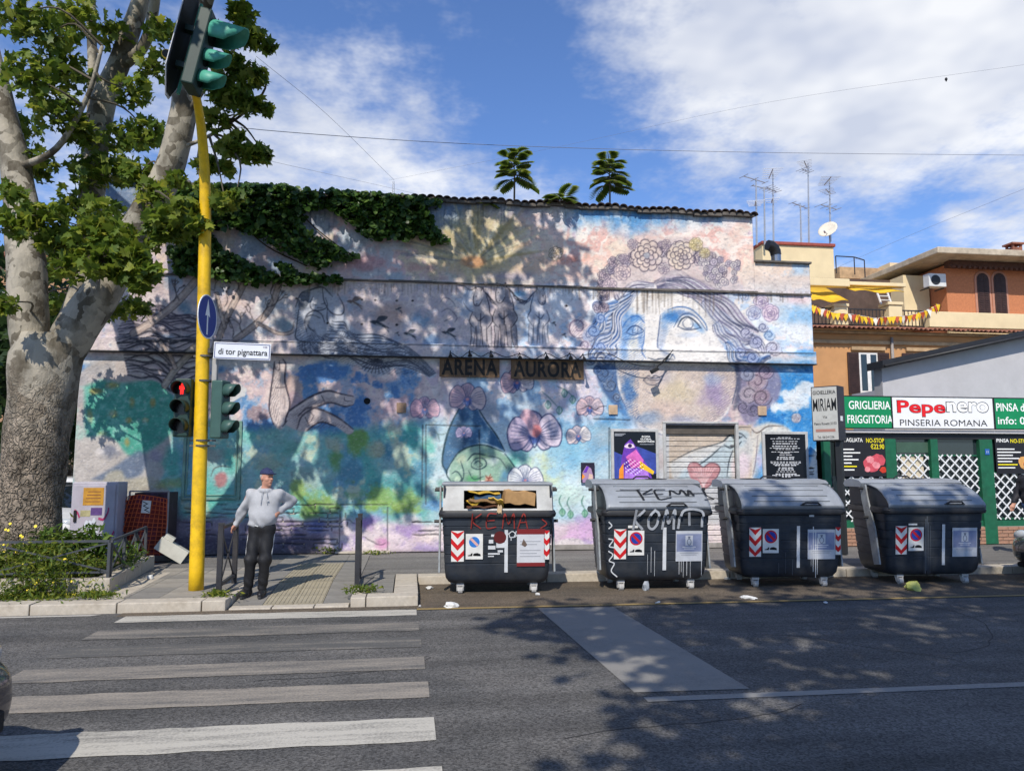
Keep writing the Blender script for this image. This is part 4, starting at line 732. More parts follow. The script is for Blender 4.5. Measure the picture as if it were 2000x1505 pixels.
def mural_material():
    m = bpy.data.materials.new('painted_plaster'); m.use_nodes = True; nt = m.node_tree; N = nt.nodes; L = nt.links; b = N['Principled BSDF']
    b.inputs['Roughness'].default_value = .88; b.inputs['Specular IOR Level'].default_value = .25
    at = N.new('ShaderNodeAttribute'); at.attribute_name = 'paint'
    tc = N.new('ShaderNodeTexCoord')
    n = N.new('ShaderNodeTexNoise'); n.inputs['Scale'].default_value = 28; n.inputs['Detail'].default_value = 6; n.inputs['Roughness'].default_value = .7; L.new(tc.outputs['Object'], n.inputs['Vector'])
    r = N.new('ShaderNodeMapRange'); r.inputs[1].default_value = .3; r.inputs[2].default_value = .7; r.inputs[3].default_value = .92; r.inputs[4].default_value = 1.06; L.new(n.outputs['Fac'], r.inputs[0])
    v = N.new('ShaderNodeVectorMath'); v.operation = 'SCALE'; L.new(at.outputs['Color'], v.inputs[0]); L.new(r.outputs[0], v.inputs['Scale']); L.new(v.outputs[0], b.inputs['Base Color'])
    n2 = N.new('ShaderNodeTexNoise'); n2.inputs['Scale'].default_value = 22; n2.inputs['Detail'].default_value = 5; L.new(tc.outputs['Object'], n2.inputs['Vector'])
    bp = N.new('ShaderNodeBump'); bp.inputs['Strength'].default_value = .55; bp.inputs['Distance'].default_value = .02; L.new(n2.outputs['Fac'], bp.inputs['Height']); L.new(bp.outputs[0], b.inputs['Normal'])
    return m
PAINTED = mural_material()
def sample(X, Y, Z, A):
    u, v = project(X, Y, Z); u = np.clip(u - CX0, 0, CW - 1.01); v = np.clip(v - CY0, 0, CH - 1.01)
    iu, iv = u.astype(int), v.astype(int); fu, fv = u - iu, v - iv
    if A.ndim == 3: fu, fv = fu[..., None], fv[..., None]
    return (A[iv, iu] * (1 - fu) + A[iv, iu + 1] * fu) * (1 - fv) + (A[iv + 1, iu] * (1 - fu) + A[iv + 1, iu + 1] * fu) * fv
def painted_panel(name, x0, x1, z0, z1, y, parent, step=.0155, thick=.0, relief=True, ztop=None, holes=(), back=0.25):
    """vertical plaster sheet facing -Y with paint stored per vertex and the relief cut in; edges return backwards"""
    nx, nz = max(2, int((x1 - x0) / step)), max(2, int((z1 - z0) / step))
    xs = np.linspace(x0, x1, nx + 1)
    T = np.linspace(0, 1, nz + 1)
    X = np.repeat(xs[None], nz + 1, 0); top = np.full_like(xs, z1) if ztop is None else ztop(xs); Z = z0 + T[:, None] * (top[None] - z0)
    Yv = np.full_like(X, y)
    if relief: Yv = Yv - sample(X, np.full_like(X, WY), Z, HGT)
    col = sample(X, np.full_like(X, WY), Z, ALB)
    idx = np.arange((nz + 1) * (nx + 1)).reshape(nz + 1, nx + 1)
    q = np.stack([idx[:-1, :-1], idx[:-1, 1:], idx[1:, 1:], idx[1:, :-1]], -1)
    keep = np.ones(q.shape[:2], bool)
    cxm, czm = (X[:-1, :-1] + X[1:, 1:]) / 2, (Z[:-1, :-1] + Z[1:, 1:]) / 2
    for (a, b_, c, d) in holes: keep &= ~((cxm > a) & (cxm < b_) & (czm > c) & (czm < d))
    q = q[keep]
    co = np.stack([X, Yv, Z], -1).reshape(-1, 3); cl = col.reshape(-1, 3)
    nv = len(co); ring = np.concatenate([idx[0], idx[1:, -1], idx[-1, -2::-1], idx[-2:0:-1, 0]]); rb = co[ring].copy(); rb[:, 1] = y + back
    co = np.vstack([co, rb]); cl = np.vstack([cl, cl[ring]]); m = len(ring); rn = np.roll(ring, -1); bi = nv + np.arange(m); bn = np.roll(bi, -1)
    q = np.vstack([q, np.stack([ring, bi, bn, rn], -1)])
    me = bpy.data.meshes.new(name); me.vertices.add(len(co)); me.vertices.foreach_set('co', co.astype(np.float32).ravel())
    me.loops.add(q.size); me.loops.foreach_set('vertex_index', q.astype(np.int32).ravel()); me.polygons.add(len(q)); me.polygons.foreach_set('loop_start', np.arange(0, q.size, 4, dtype=np.int32))
    me.update(calc_edges=True)
    ca = me.color_attributes.new('paint', 'FLOAT_COLOR', 'POINT'); ca.data.foreach_set('color', np.hstack([cl, np.ones((len(cl), 1))]).astype(np.float32).ravel())
    me.materials.append(PAINTED); o = bpy.data.objects.new(name, me); link(o, parent); return o

wall = thing('mural_building', 'long plastered hall wall covered by a colourful mural of a classical head, clouds and orchids', 'building', (0, 0, 0))
XL, XR, XT = -5.96, 8.27, 7.04
SH = (5.025, 6.575, .12, 2.54)        # roller shutter opening x0 x1 z0 z1
def top_z(xs): return 6.93 + .05 * np.sin(xs * .8) * .3 + .02 * np.sin(xs * 5.1) + np.where(xs < -1, (-1 - xs) * .03, 0)
painted_panel('lower_wall', XL, XR, .12, 3.80, WY, wall, holes=(SH,))
painted_panel('ledge_band', XL, XR + .01, 3.805, 4.06, WY - .13, wall)
painted_panel('middle_wall', XL, XR, 4.0605, 5.27, WY - .05, wall)
painted_panel('upper_wall', XL, XT, 5.2705, 6.93, WY - .035, wall, ztop=top_z)
painted_panel('side_parapet', XT + .001, XR, 5.2705, 5.93, WY - .03, wall)
CONC = mat('dirty_concrete', (.13, .115, .10), .9, .35, 8, .006, 40, dirt=(.03, .028, .025), dirt_amt=.7, dscale=5)
TILE = mat('old_roof_tile', (.09, .06, .048), .9, .4, 5, .004, 40, dirt=(.03, .028, .026), dirt_amt=.8, dscale=3)
mb = MB(); cr_ = random.Random(4); x = XL
while x < XR:                                            # thin weathered cornice between upper and middle wall
    L = cr_.uniform(.3, .9); x2 = min(XR, x + L); mb.bb((x, WY - .085 - cr_.uniform(0, .02), 5.255 + cr_.uniform(-.006, .006)), (x2 - .002, WY - .03, 5.29 + cr_.uniform(-.01, .012))); x = x2
mb.build('cornice', CONC, wall)
mb = MB(); mb.bb((XL, WY - .15, 3.792), (XR + .02, WY + .05, 3.8045)); mb.build('drip_edge', mat('dark_metal_flashing', (.03, .03, .032), .6, .2, 8), wall)
mb = MB(); mb.bb((XL + .02, WY + .02, .12), (SH[0] - .02, WY + 7, 6.86)); mb.bb((SH[1] + .02, WY + .02, .12), (XT - .02, WY + 7, 6.86)); mb.bb((SH[0] - .02, WY + .02, SH[3] + .02), (SH[1] + .02, WY + 7, 6.86)); mb.bb((SH[0] - .02, WY + 1, .12), (SH[1] + .02, WY + 6.9, SH[3] + .02)); mb.bb((XT - .02, WY + .02, .12), (XR - .02, WY + 7, 5.9))
mb.build('building_body', mat('plain_render', (.36, .32, .27), .9, .2, 3, .005, 30), wall)
def coping(x0, x1, zf, name='coping_tile'):
    me = bpy.data.meshes.get('coping_tile_mesh')
    if me is None:
        b = MB(); n = 7
        for k in range(n):
            pass
        ring = lambda y, r: [(r * math.cos(math.pi * k / n), y, r * math.sin(math.pi * k / n) * .8) for k in range(n + 1)] + [((r - .014) * math.cos(math.pi * k / n), y, (r - .014) * math.sin(math.pi * k / n) * .8) for k in range(n, -1, -1)]
        b.loft([ring(-.16, .085), ring(.25, .07)]); me = b.mesh('coping_tile_mesh', TILE, True)
    x = x0
    while x < x1:
        z = float(zf(np.array([x]))[0]); quick(name, me, wall, (x, WY - .02 + cr_.uniform(-.02, .02), z + cr_.uniform(.0, .015)), (R(5), cr_.uniform(-.08, .08), cr_.uniform(-.06, .06))); x += .155
coping(-1.2, XT, top_z)
mb = MB(); x = XL
while x < XT:
    x2 = min(XT, x + .3); z = float(top_z(np.array([x]))[0]); mb.bb((x, WY - .14, z - .045 + cr_.uniform(-.01, .01)), (x2 - .003, WY + .3, z + .012)); x = x2
mb.build('roof_edge', CONC, wall)
mb = MB(); mb.bb((XT + .01, WY - .1, 5.925), (XR + .02, WY + .4, 5.97)); mb.build('parapet_coping', CONC, wall, bevel=.01)
mb = MB(); mb.add([(XL, WY + .2, 6.95), (XT, WY + .2, 6.93), (XT, WY + 7, 7.15), (XL, WY + 7, 7.15)], [(0, 1, 2, 3)]); mb.build('roof_sheet', TILE, wall, fix=False)
# roller shutter: slats
zz, k = .14, 0
SHM = mat('shutter_dark', (.05, .045, .04), .7, .2, 6)
sh = None
while zz < 2.36:
    o = painted_panel('shutter_slat', SH[0] + .03, SH[1] - .03, zz, zz + .096, WY + .10, wall, .0155, relief=False, back=.01); zz += .104
mb = MB(); mb.bb((SH[0] + .02, WY + .125, .12), (SH[1] - .02, WY + .14, 2.5)); mb.build('shutter_backing', SHM, wall)
mb = MB(); mb.bb((SH[0] + .02, WY + .06, 2.36), (SH[1] - .02, WY + .14, 2.55)); mb.build('shutter_box', mat('shutter_box', (.10, .085, .07), .7, .3, 5), wall, bevel=.01)
FRM = mat('grey_frame', (.45, .45, .44), .6, .2, 8, dirt=(.2, .18, .16), dirt_amt=.5)
for xx in (SH[0] + .012, SH[1] - .012):
    mb = MB(); mb.bb((xx - .03, WY - .03, .12), (xx + .03, WY + .05, 2.57)); mb.build('shutter_guide', FRM, wall, bevel=.006)
mb = MB(); mb.bb((SH[0] - .02, WY - .04, 2.572), (SH[1] + .02, WY + .02, 2.61)); mb.build('shutter_lintel', FRM, wall, bevel=.006)
# frames of old display windows
def wall_frame(px0, py0, px1, py1, w, m, name='window_frame', d=.03):
    a, b = ony(px0, py1, WY), ony(px1, py0, WY); mb = MB()
    mb.bb((a.x, WY - d, a.z), (b.x, WY, a.z + w)); mb.bb((a.x, WY - d, b.z - w), (b.x, WY, b.z)); mb.bb((a.x, WY - d - .002, a.z), (a.x + w, WY, b.z)); mb.bb((b.x - w, WY - d - .002, a.z), (b.x, WY, b.z))
    return mb.build(name, m, wall, bevel=.004)
wall_frame(354, 822, 474, 976, .05, mat('green_frame', (.16, .30, .24), .7, .3, 6, dirt=(.3, .28, .25), dirt_amt=.6, dscale=4))
wall_frame(362, 830, 466, 968, .025, mat('green_frame', (.2, .3, .25)), d=.02)
# small square vents of cardboard colour, and a round hole
VENT = mat('vent_brown', (.28, .19, .13), .8, .2, 8); VENT2 = mat('vent_tan', (.50, .36, .24), .8, .2, 8)
for px, py, m in ((784, 796, VENT), (1197, 800, VENT2), (1488, 802, VENT2)):
    c = ony(px, py, WY); mb = MB(); mb.bb((c.x - .09, WY - .035, c.z - .095), (c.x + .09, WY + .01, c.z + .095)); v = mb.build('vent_cover', m, wall, bevel=.008)
    mb = MB()
    for k in range(3): mb.bb((c.x - .06, WY - .04, c.z - .05 + k * .04), (c.x + .06, WY - .0352, c.z - .035 + k * .04))
    mb.build('vent_louvre', m, v)
c = ony(717, 783, WY); mb = MB(); mb.lathe([(.062, -.012), (.062, 0), (.05, 0), (.05, .06)], 18, (c.x, WY, c.z), 'Y'); mb.build('pipe_hole', mat('hole_black', (.006, .006, .007), .9), wall)
# door threshold stone
a, b = onz(660, 1080, PZ), onz(757, 1078, PZ); mb = MB(); mb.bb((a.x - .05, WY - .14, PZ), (b.x + .05, WY, PZ + .035)); mb.build('door_threshold', STONE, wall, bevel=.006)
mb = MB(); mb.bb((1.6, WY - .05, PZ), (XR, WY, PZ + .10)); mb.build('plinth', mat('plinth', (.30, .28, .26), .9, .25, 6, .004, dirt=(.1, .09, .08), dirt_amt=.6), wall, bevel=.008)
# ================================================================== BUILDINGS ON THE RIGHT
def pbox(mb, px0, py0, px1, py1, Y, depth, front=0.0):
    """box whose front face fills a photo rectangle at distance Y (level edges: taken at the rectangle's middle)"""
    xm, ym = (px0 + px1) / 2, (py0 + py1) / 2
    x0, x1 = ony(px0, ym, Y).x, ony(px1, ym, Y).x; z0, z1 = ony(xm, py1, Y).z, ony(xm, py0, Y).z
    mb.bb((x0, Y - front, z0), (x1, Y + depth, z1)); return x0, x1, z0, z1
GREEN = mat('dark_green_paint', (.012, .115, .055), .45, .2, 8, dirt=(.03, .06, .04), dirt_amt=.4)
SGREEN = mat('sign_green', (.006, .24, .085), .4, .08, 3)
WHITEP = mat('white_sign', (.80, .80, .80), .4, .05, 3)
BLACKP = mat('black_trim', (.02, .02, .022), .5, .2, 8)
GREYW = mat('grey_render', (.47, .46, .47), .9, .06, 2.5, .002, 40, dirt=(.36, .35, .35), dirt_amt=.5, dscale=.8)
DGLASS = glass('dark_glass')

gh = thing('grey_gable_house', 'low grey rendered building with black sloping roof edge behind the green restaurant sign', 'building')
GY = 15.3
a = ony(1722, 716, GY); bq = ony(2000, 660, GY); slope = (bq.z - a.z) / (bq.x - a.x); xr = a.x + 9
P = [(a.x, .12), (xr, .12), (xr, a.z + slope * 6.0 - .4), (a.x + 6.5, a.z + slope * 6.5), (a.x, a.z)]
mb = MB(); mb.prism(P, GY, GY + .3); mb.build('wall', GREYW, gh); mb = MB(); mb.bb((a.x + 3, GY + .301, .12), (xr, GY + 6, a.z)); mb.build('rear_body', GREYW, gh)
mb = MB(); mb.prism([(a.x - .12, a.z - .06), (a.x + 6.5, a.z + slope * 6.5 + .03), (a.x + 6.5, a.z + slope * 6.5 + .20), (a.x - .12, a.z + .11)], GY - .22, GY + .36); mb.prism([(a.x + 6.501, a.z + slope * 6.5 + .03), (xr + .2, a.z + slope * 6 - .42), (xr + .2, a.z + slope * 6 - .25), (a.x + 6.501, a.z + slope * 6.5 + .20)], GY - .22, GY + .36)
mb.build('roof', BLACKP, gh)
mb = MB(); mb.tube([(a.x - .1, GY - .26, a.z - .02), (a.x + 6.4, GY - .26, a.z + slope * 6.5 + .05)], .035, 8); mb.build('gutter', BLACKP, gh, True)

# ---- restaurant veranda
SY = 14.38
rs = thing('restaurant_front', 'restaurant veranda with green posts, white lattice and wide green and white sign', 'restaurant')
def sign_panel(px0, px1, m, label):
    xm = (px0 + px1) / 2; x0, x1 = ony(px0, 808, SY).x, ony(px1, 808, SY).x; z0, z1 = 2.50, 3.14
    mb = MB(); mb.bb((x0 + .01, SY, z0), (x1 - .01, SY + .16, z1)); p = mb.build('sign_panel', m, rs, bevel=.006); p['label'] = label
    mb = MB(); w = .018
    for q in (((x0, SY - .006, z0 - w), (x1, SY + .03, z0)), ((x0, SY - .006, z1), (x1, SY + .03, z1 + w)), ((x0 - .003, SY - .008, z0), (x0 + w - .003, SY + .03, z1)), ((x1 - w + .003, SY - .008, z0), (x1 + .003, SY + .03, z1))): mb.bb(*q)
    mb.build('sign_trim', BLACKP, p); return p, x0, x1, z0, z1
WT = flat('#f4f4f0', .4, .03); RD = flat('#e01c20', .4, .03); BK = flat('#141416', .4, .03); YL = flat('#f2e21c', .5, .03); DK = flat('#20222a', .6, .05)
p, x0, x1, z0, z1 = sign_panel(1645, 1742, SGREEN, 'green panel with white lettering')
ty = SY - .004
lettering('GRIGLIERIA', WT, p, (x0 + .61, ty, 2.965), .92, .17, offset=.012); lettering('FRIGGITORIA', WT, p, (x0 + .605, ty, 2.675), 1.0, .17, offset=.012)
p, x0, x1, z0, z1 = sign_panel(1742, 1941, WHITEP, 'white panel with red and black lettering')
cx = (x0 + x1) / 2
o = lettering('Pepe', BK, p, (x0 + .665, ty + .001, 2.905), 1.10, .35, offset=.032, name='letter_outline'); lettering('Pepe', RD, p, (x0 + .665, ty - .001, 2.905), 1.075, .33, offset=.022)
lettering('nero', BK, p, (x0 + 1.715, ty + .001, 2.945), .985, .235, offset=.034, name='letter_outline'); lettering('nero', WT, p, (x0 + 1.715, ty - .001, 2.945), .95, .205, offset=.016)
lettering('PINSERIA ROMANA', BK, p, (cx, ty, 2.615), 1.98, .13, offset=-.003)
p, x0, x1, z0, z1 = sign_panel(1942, 2110, SGREEN, 'green panel cut by the picture edge')
lettering('PINSA da ASPORTO', WT, p, (x0 + .88, ty, 2.955), 1.66, .17, offset=.012); lettering('info: 06 647', WT, p, (x0 + .68, ty, 2.675), 1.22, .16, offset=.012)
FY = 14.52
xa, xb = ony(1610, 900, FY).x, 15.6
mb = MB(); mb.bb((xa, FY - .02, 2.28), (xb, FY + .14, 2.40)); mb.build('beam', BLACKP, rs, bevel=.005)
mb = MB(); mb.bb((xa, FY - .1, 2.401), (xb, FY + .9, 2.46)); mb.build('canopy_slab', GREYW, rs)
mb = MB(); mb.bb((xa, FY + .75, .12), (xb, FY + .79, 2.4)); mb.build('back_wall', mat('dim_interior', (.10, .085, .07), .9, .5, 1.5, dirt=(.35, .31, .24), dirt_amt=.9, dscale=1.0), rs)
posts = [(1610, 1623), (1731, 1752), (1820, 1834), (1916, 1941), (2040, 2062)]
for a_, b_ in posts:
    mb = MB(); x0, x1 = ony(a_, 960, FY).x, ony(b_, 960, FY).x; mb.bb((x0, FY - .05, .12), (x1, FY + .06, 2.28)); q = mb.build('post', GREEN, rs, bevel=.008)
mb = MB(); xs_ = [ony(v, 960, FY).x for v in (1610, 1731, 1752, 1820, 1834, 1916, 1941, 2040, 2062, 2130)]
BRK = mat('pink_brick', (.33, .17, .11), .9, .2, 9, .004, 50, dirt=(.36, .26, .18), dirt_amt=.6, dscale=5)
BM = MB(); BM.bb((0, -.05, 0), (.236, .05, .058)); BRICK = BM.mesh('brick', BRK)
basebm = MB(); basebm.bb((xa, FY - .03, .12), (xb, FY + .04, .48)); base = basebm.build('brick_base', mat('mortar', (.30, .27, .23), .9), rs)
for r_ in range(5):
    x = xa + (.12 if r_ % 2 else 0)
    while x < 13.6: quick('brick', BRICK, base, (x, FY + .002, .125 + r_ * .071)); x += .25
LATT = mat('white_lattice', (.72, .73, .73), .5, .08, 8, dirt=(.45, .44, .42), dirt_amt=.4)
LS = {}
def lattice(px0, px1, z0, z1, Y=FY - .03):
    x0, x1 = ony(px0, 950, Y).x + .02, ony(px1, 950, Y).x - .02; mb = MB(); mb.bb((x0, Y + .04, z0), (x1, Y + .055, z0 + .03)); mb.bb((x0, Y + .04, z1 - .03), (x1, Y + .055, z1)); fr = mb.build('lattice_panel', GREEN, rs)
    s = .215; k = -int((z1 - z0) / s) - 1
    while k * s < x1 - x0:
        for d in (1, -1):
            ax = x0 + k * s; pts = []
            t0, t1 = 0., (z1 - z0)
            if d == 1: lo = max(0, (x0 - ax)); hi = min(t1, x1 - ax); A, B = (ax + lo, z0 + lo), (ax + hi, z0 + hi)
            else: lo = max(0, (x0 - ax)); hi = min(t1, x1 - ax); A, B = (ax + lo, z1 - lo), (ax + hi, z1 - hi)
            if hi - lo > .06:
                L = round(math.hypot(B[0] - A[0], B[1] - A[1]), 2)
                if L not in LS: q = MB(); q.bb((0, -.004, -.014), (L, .004, .014)); LS[L] = q.mesh('slat', LATT)
                quick('slat', LS[L], fr, (A[0], Y + .02 + (.009 if d == 1 else 0), A[1]), (0, -math.atan2(B[1] - A[1], B[0] - A[0]), 0))
        k += 1
    return fr
lattice(1752, 1820, .75, 1.96); lattice(1834, 1916, .75, 1.96); lattice(1941, 2040, .62, 1.60); lattice(1640, 1731, .60, 1.56)
for a_, b_ in ((1752, 1820), (1834, 1916), (1941, 2040), (1623, 1731)):
    mb = MB(); x0, x1 = ony(a_, 950, FY).x, ony(b_, 950, FY).x; mb.bb((x0, FY + .05, .48), (x1, FY + .056, 2.28)); mb.build('window_pane', DGLASS, rs)
    mb = MB(); mb.bb((x0, FY - .015, .47), (x1, FY + .045, .60)); mb.build('sill_board', GREEN, rs, bevel=.004)
x0, x1 = ony(1752, 900, FY).x, ony(1820, 900, FY).x; mb = MB(); mb.bb((x0 + .03, FY + .04, 2.0), (x1 - .03, FY + .046, 2.22)); q = mb.build('window_band', mat('dim_green', (.05, .10, .07), .6), rs)
x0, x1 = ony(1765, 960, FY).x, ony(1800, 960, FY).x; mb = MB(); mb.bb((x0, FY + .03, .9), (x1 + .1, FY + .044, 1.95)); mb.build('cream_curtain', mat('cream_curtain', (.60, .52, .38), .9, .15, 3), rs)
# food posters
def food_poster(px0, px1, py0, py1, Y, lines, art, label):
    x0, x1 = ony(px0, 890, Y).x, ony(px1, 890, Y).x; z0, z1 = ony(1700, py1, Y).z, ony(1700, py0, Y).z; w = x1 - x0
    t = thing('food_poster', label, 'poster', (x0, Y, z0), 0, 'black food posters on the restaurant windows'); h = z1 - z0
    mb = MB(); mb.bb((0, 0, 0), (w, .012, h)); mb.build('sheet', mat('poster_black', (.016, .015, .018), .45, .15, 4), t)
    for (s, m, u, v, ww, hh) in lines: lettering(s, m, t, (u * w, -.003, v * h), ww * w, hh * h, offset=.01)
    for i in range(7):
        mb = MB(); ww = (.34, .46, .3, .42, .28, .38, .33)[i]; mb.bb((.03 * w, -.003, (.66 - i * .085) * h), ((.03 + ww) * w, -.001, (.66 - i * .085 + .03) * h)); mb.build('small_print', WT if i not in (5,) else YL, t)
    rr = random.Random(1); mb = MB()
    for i, (u, v, r_, m) in enumerate(art):
        q = MB(); pts = [(u * w + r_ * w * (1 + .18 * rr.uniform(-1, 1)) * math.cos(k * .4488), v * h + r_ * w * .8 * (1 + .18 * rr.uniform(-1, 1)) * math.sin(k * .4488)) for k in range(14)]; q.prism(pts, -.003 - i * .0006, -.0005); q.build('picture_of_food', m, t)
    return t
MEAT = flat('#c8505c', .5, .3); MEAT2 = flat('#e08a90', .5, .25); TOM = flat('#c83a24', .5, .2); BREAD = flat('#d8a05c', .6, .25); CREAM = flat('#f0e0c0', .6, .2)
food_poster(1632, 1730, 852, 930, FY - .035, [('NO TAGLIATA', WT, .29, .91, .52, .10), ('NO-STOP', YL, .80, .90, .36, .11), ('€22.90', YL, .84, .75, .27, .13)], [(.72, .30, .18, MEAT), (.85, .42, .14, MEAT), (.68, .42, .08, MEAT2), (.80, .28, .08, MEAT2), (.93, .16, .07, TOM), (.62, .18, .06, MEAT2)], 'black poster reading no-stop 22.90 with pink sliced meat')
food_poster(1945, 2045, 852, 925, FY - .035, [('PINSA', WT, .15, .91, .24, .10), ('NO-STOP', YL, .48, .90, .36, .11), ('€14', YL, .80, .75, .2, .13)], [(.60, .30, .17, BREAD), (.70, .36, .10, CREAM), (.58, .26, .06, TOM)], 'black poster reading no-stop with a round bread, at the picture edge')
c = ony(1928, 882, FY - .055); mb = MB(); mb.bb((c.x - .05, c.y - .008, c.z - .06), (c.x + .05, c.y, c.z + .06)); nn = tag(mb.build('number_plate', flat('#2b5fa8')), 'small blue house number plate on green restaurant post', 'plate'); lettering('11', WT, nn, (c.x, c.y - .010, c.z), .04, .045)

# ---- box sign of the jeweller
def box_sign():
    zc = 2.78; near = ony(1638, 805, 13.0); t = thing('jewellery_box_sign', 'grey box sign on a dark post beside the restaurant', 'sign', (near.x, near.y, 0))
    lf = ony(1585, 805, 13.38); u = Vector((lf.x - near.x, lf.y - near.y, 0)); W = u.length; u.normalize(); v = Vector((-u.y, u.x, 0)); v = v if v.y > 0 else -v
    rz = math.atan2(-u.y, -u.x); z0, z1 = ony(1638, 860, 13.0).z, ony(1638, 752, 13.0).z; H = z1 - z0; D = .34
    t.rotation_euler = (0, 0, rz)
    mb = MB(); mb.bb((-W, 0, z0), (0, D, z1)); mb.build('housing', mat('sign_housing', (.025, .025, .035), .5, .2, 6), t, bevel=.012)
    mb = MB(); mb.bb((-W + .02, -.006, z0 + .02), (-.02, -.0005, z1 - .02)); f = mb.build('face', mat('sign_face_grey', (.50, .50, .47), .5, .08, 4, dirt=(.3, .29, .27), dirt_amt=.5, dscale=3), t)
    cx = -W / 2; y = -.009
    lettering('GIOIELLERIA', BK, f, (cx, y, z0 + H * .885), W * .84, .072, offset=.01); lettering('MIRIAM', BK, f, (cx, y, z0 + H * .66), W * .86, .235, offset=.008)
    lettering('Via', DK, f, (cx, y, z0 + H * .435), W * .16, .05); lettering('Pietro Rovetti 31/33', DK, f, (cx, y, z0 + H * .315), W * .82, .05, offset=.008); lettering('Tel. 06/241236', DK, f, (cx, y, z0 + H * .07), W * .62, .045, offset=.006)
    mb = MB(); mb.bb((cx - W * .36, y, z0 + H * .165), (cx + W * .36, y + .001, z0 + H * .215)); mb.build('faded_red_line', flat('#a8786c'), f)
    mb = MB(); mb.bb((.0005, .08, z0 + H * .36), (.003, .20, z0 + H * .45)); mb.build('sticker', WT, t)
    mb = MB(); mb.bb((-.12, .10, PZ), (-.02, .22, z0)); mb.build('post', mat('sign_post_dark', (.02, .022, .025), .5), t, bevel=.006)
box_sign()

# ---- orange block with roof terrace
OY = 24.0
ORA = mat('orange_render', (.52, .27, .115), .9, .12, 1.2, .003, 30, dirt=(.40, .24, .12), dirt_amt=.7, dscale=.8)
CRE = mat('cream_render', (.74, .60, .36), .9, .08, 1.5, .003, 30, dirt=(.60, .47, .28), dirt_amt=.5, dscale=.9)
BRN = mat('brown_shutter', (.045, .022, .018), .6, .3, 6)
WIN = mat('window_white', (.72, .70, .66), .6, .1, 6)
RTILE = mat('clay_tile', (.28, .115, .07), .9, .3, 6, .004, 30, dirt=(.10, .07, .05), dirt_amt=.7, dscale=2)
BRICKW = mat('brick_face', (.50, .19, .085), .9, .16, 14, .004, 60, dirt=(.40, .15, .07), dirt_amt=.5, dscale=6)
ob = thing('orange_apartment_house', 'orange rendered apartment house with brown shutters and tiled eaves behind the mural hall', 'building')
xl, xr = ony(1540, 700, OY).x, ony(2120, 700, OY).x; ztop = ony(1760, 655, OY).z
mb = MB(); mb.bb((xl, OY, 0), (xr, OY + 9, ztop)); mb.build('wall', ORA, ob)
mb = MB(); mb.bb((xl, OY - .10, ztop - .35), (xr, OY, ztop - .22)); mb.bb((xl, OY - .22, ztop), (xr, OY + 9, ztop + .10)); mb.build('cornice', mat('cornice_stone', (.46, .31, .17), .9, .25, 4, dirt=(.16, .12, .08), dirt_amt=.7), ob, bevel=.02)
TM = MB(); n = 6
def half_ring(y, r, z): return [(r * math.cos(math.pi * k / n), y, z + r * math.sin(math.pi * k / n)) for k in range(n + 1)] + [((r - .018) * math.cos(math.pi * k / n), y, z + (r - .018) * math.sin(math.pi * k / n)) for k in range(n, -1, -1)]
TM.loft([half_ring(-.55, .085, -.03), half_ring(.35, .075, .17)]); TMESH = TM.mesh('roof_tile', RTILE, True)
x = xl
while x < xr - .3: quick('roof_tile', TMESH, ob, (x, OY - .02, ztop + .12 + rng.uniform(-.01, .01)), (0, 0, rng.uniform(-.04, .04))); x += .175
mb = MB(); mb.add([(xl, OY - .5, ztop + .07), (xr, OY - .5, ztop + .07), (xr, OY + .35, ztop + .27), (xl, OY + .35, ztop + .27)], [(0, 1, 2, 3)]); mb.build('eaves_board', RTILE, ob, fix=False)
def shuttered_window(px0, px1, py0, py1, Y, parent):
    x0, x1 = ony(px0, 730, Y).x, ony(px1, 730, Y).x; z0, z1 = ony(px0, py1, Y).z, ony(px0, py0, Y).z; w = (x1 - x0); cx0, cx1 = x0 + w * .27, x1 - w * .27
    mb = MB(); mb.bb((cx0, Y - .02, z0), (cx1, Y + .02, z1)); wn = mb.build('window', WIN, parent)
    mb = MB(); pw = (cx1 - cx0) / 2
    for k in range(2): mb.bb((cx0 + k * pw + .09, Y - .026, z0 + .1), (cx0 + (k + 1) * pw - .05, Y - .0205, z1 - .06))
    mb.build('pane', DGLASS, wn)
    for s0, s1 in ((x0, cx0), (cx1, x1)):
        mb = MB(); mb.bb((s0, Y - .07, z0), (s1 - .01, Y - .035, z1)); k = z0 + .06
        while k < z1 - .06: mb.bb((s0 + .05, Y - .085, k), (s1 - .06, Y - .071, k + .03)); k += .06
        mb.build('shutter', BRN, wn)
    mb = MB(); mb.bb((x0 + w * .1, Y - .10, z1 + .08), (x1 - w * .1, Y, z1 + .2)); mb.bb((x0 + w * .18, Y - .12, z0 - .12), (x1 - w * .18, Y, z0 - .02)); mb.build('sill', mat('cornice_stone', (.4, .3, .2)), wn)
shuttered_window(1655, 1737, 688, 768, OY, ob); shuttered_window(1762, 1845, 690, 770, OY, ob); shuttered_window(1872, 1955, 692, 772, OY, ob)
x = ony(1743, 700, OY - .1).x; mb = MB(); mb.tube([(x, OY - .12, 0), (x, OY - .12, ztop - .1)], .05, 8); mb.build('downpipe', mat('downpipe', (.28, .25, .23), .6), ob, True)
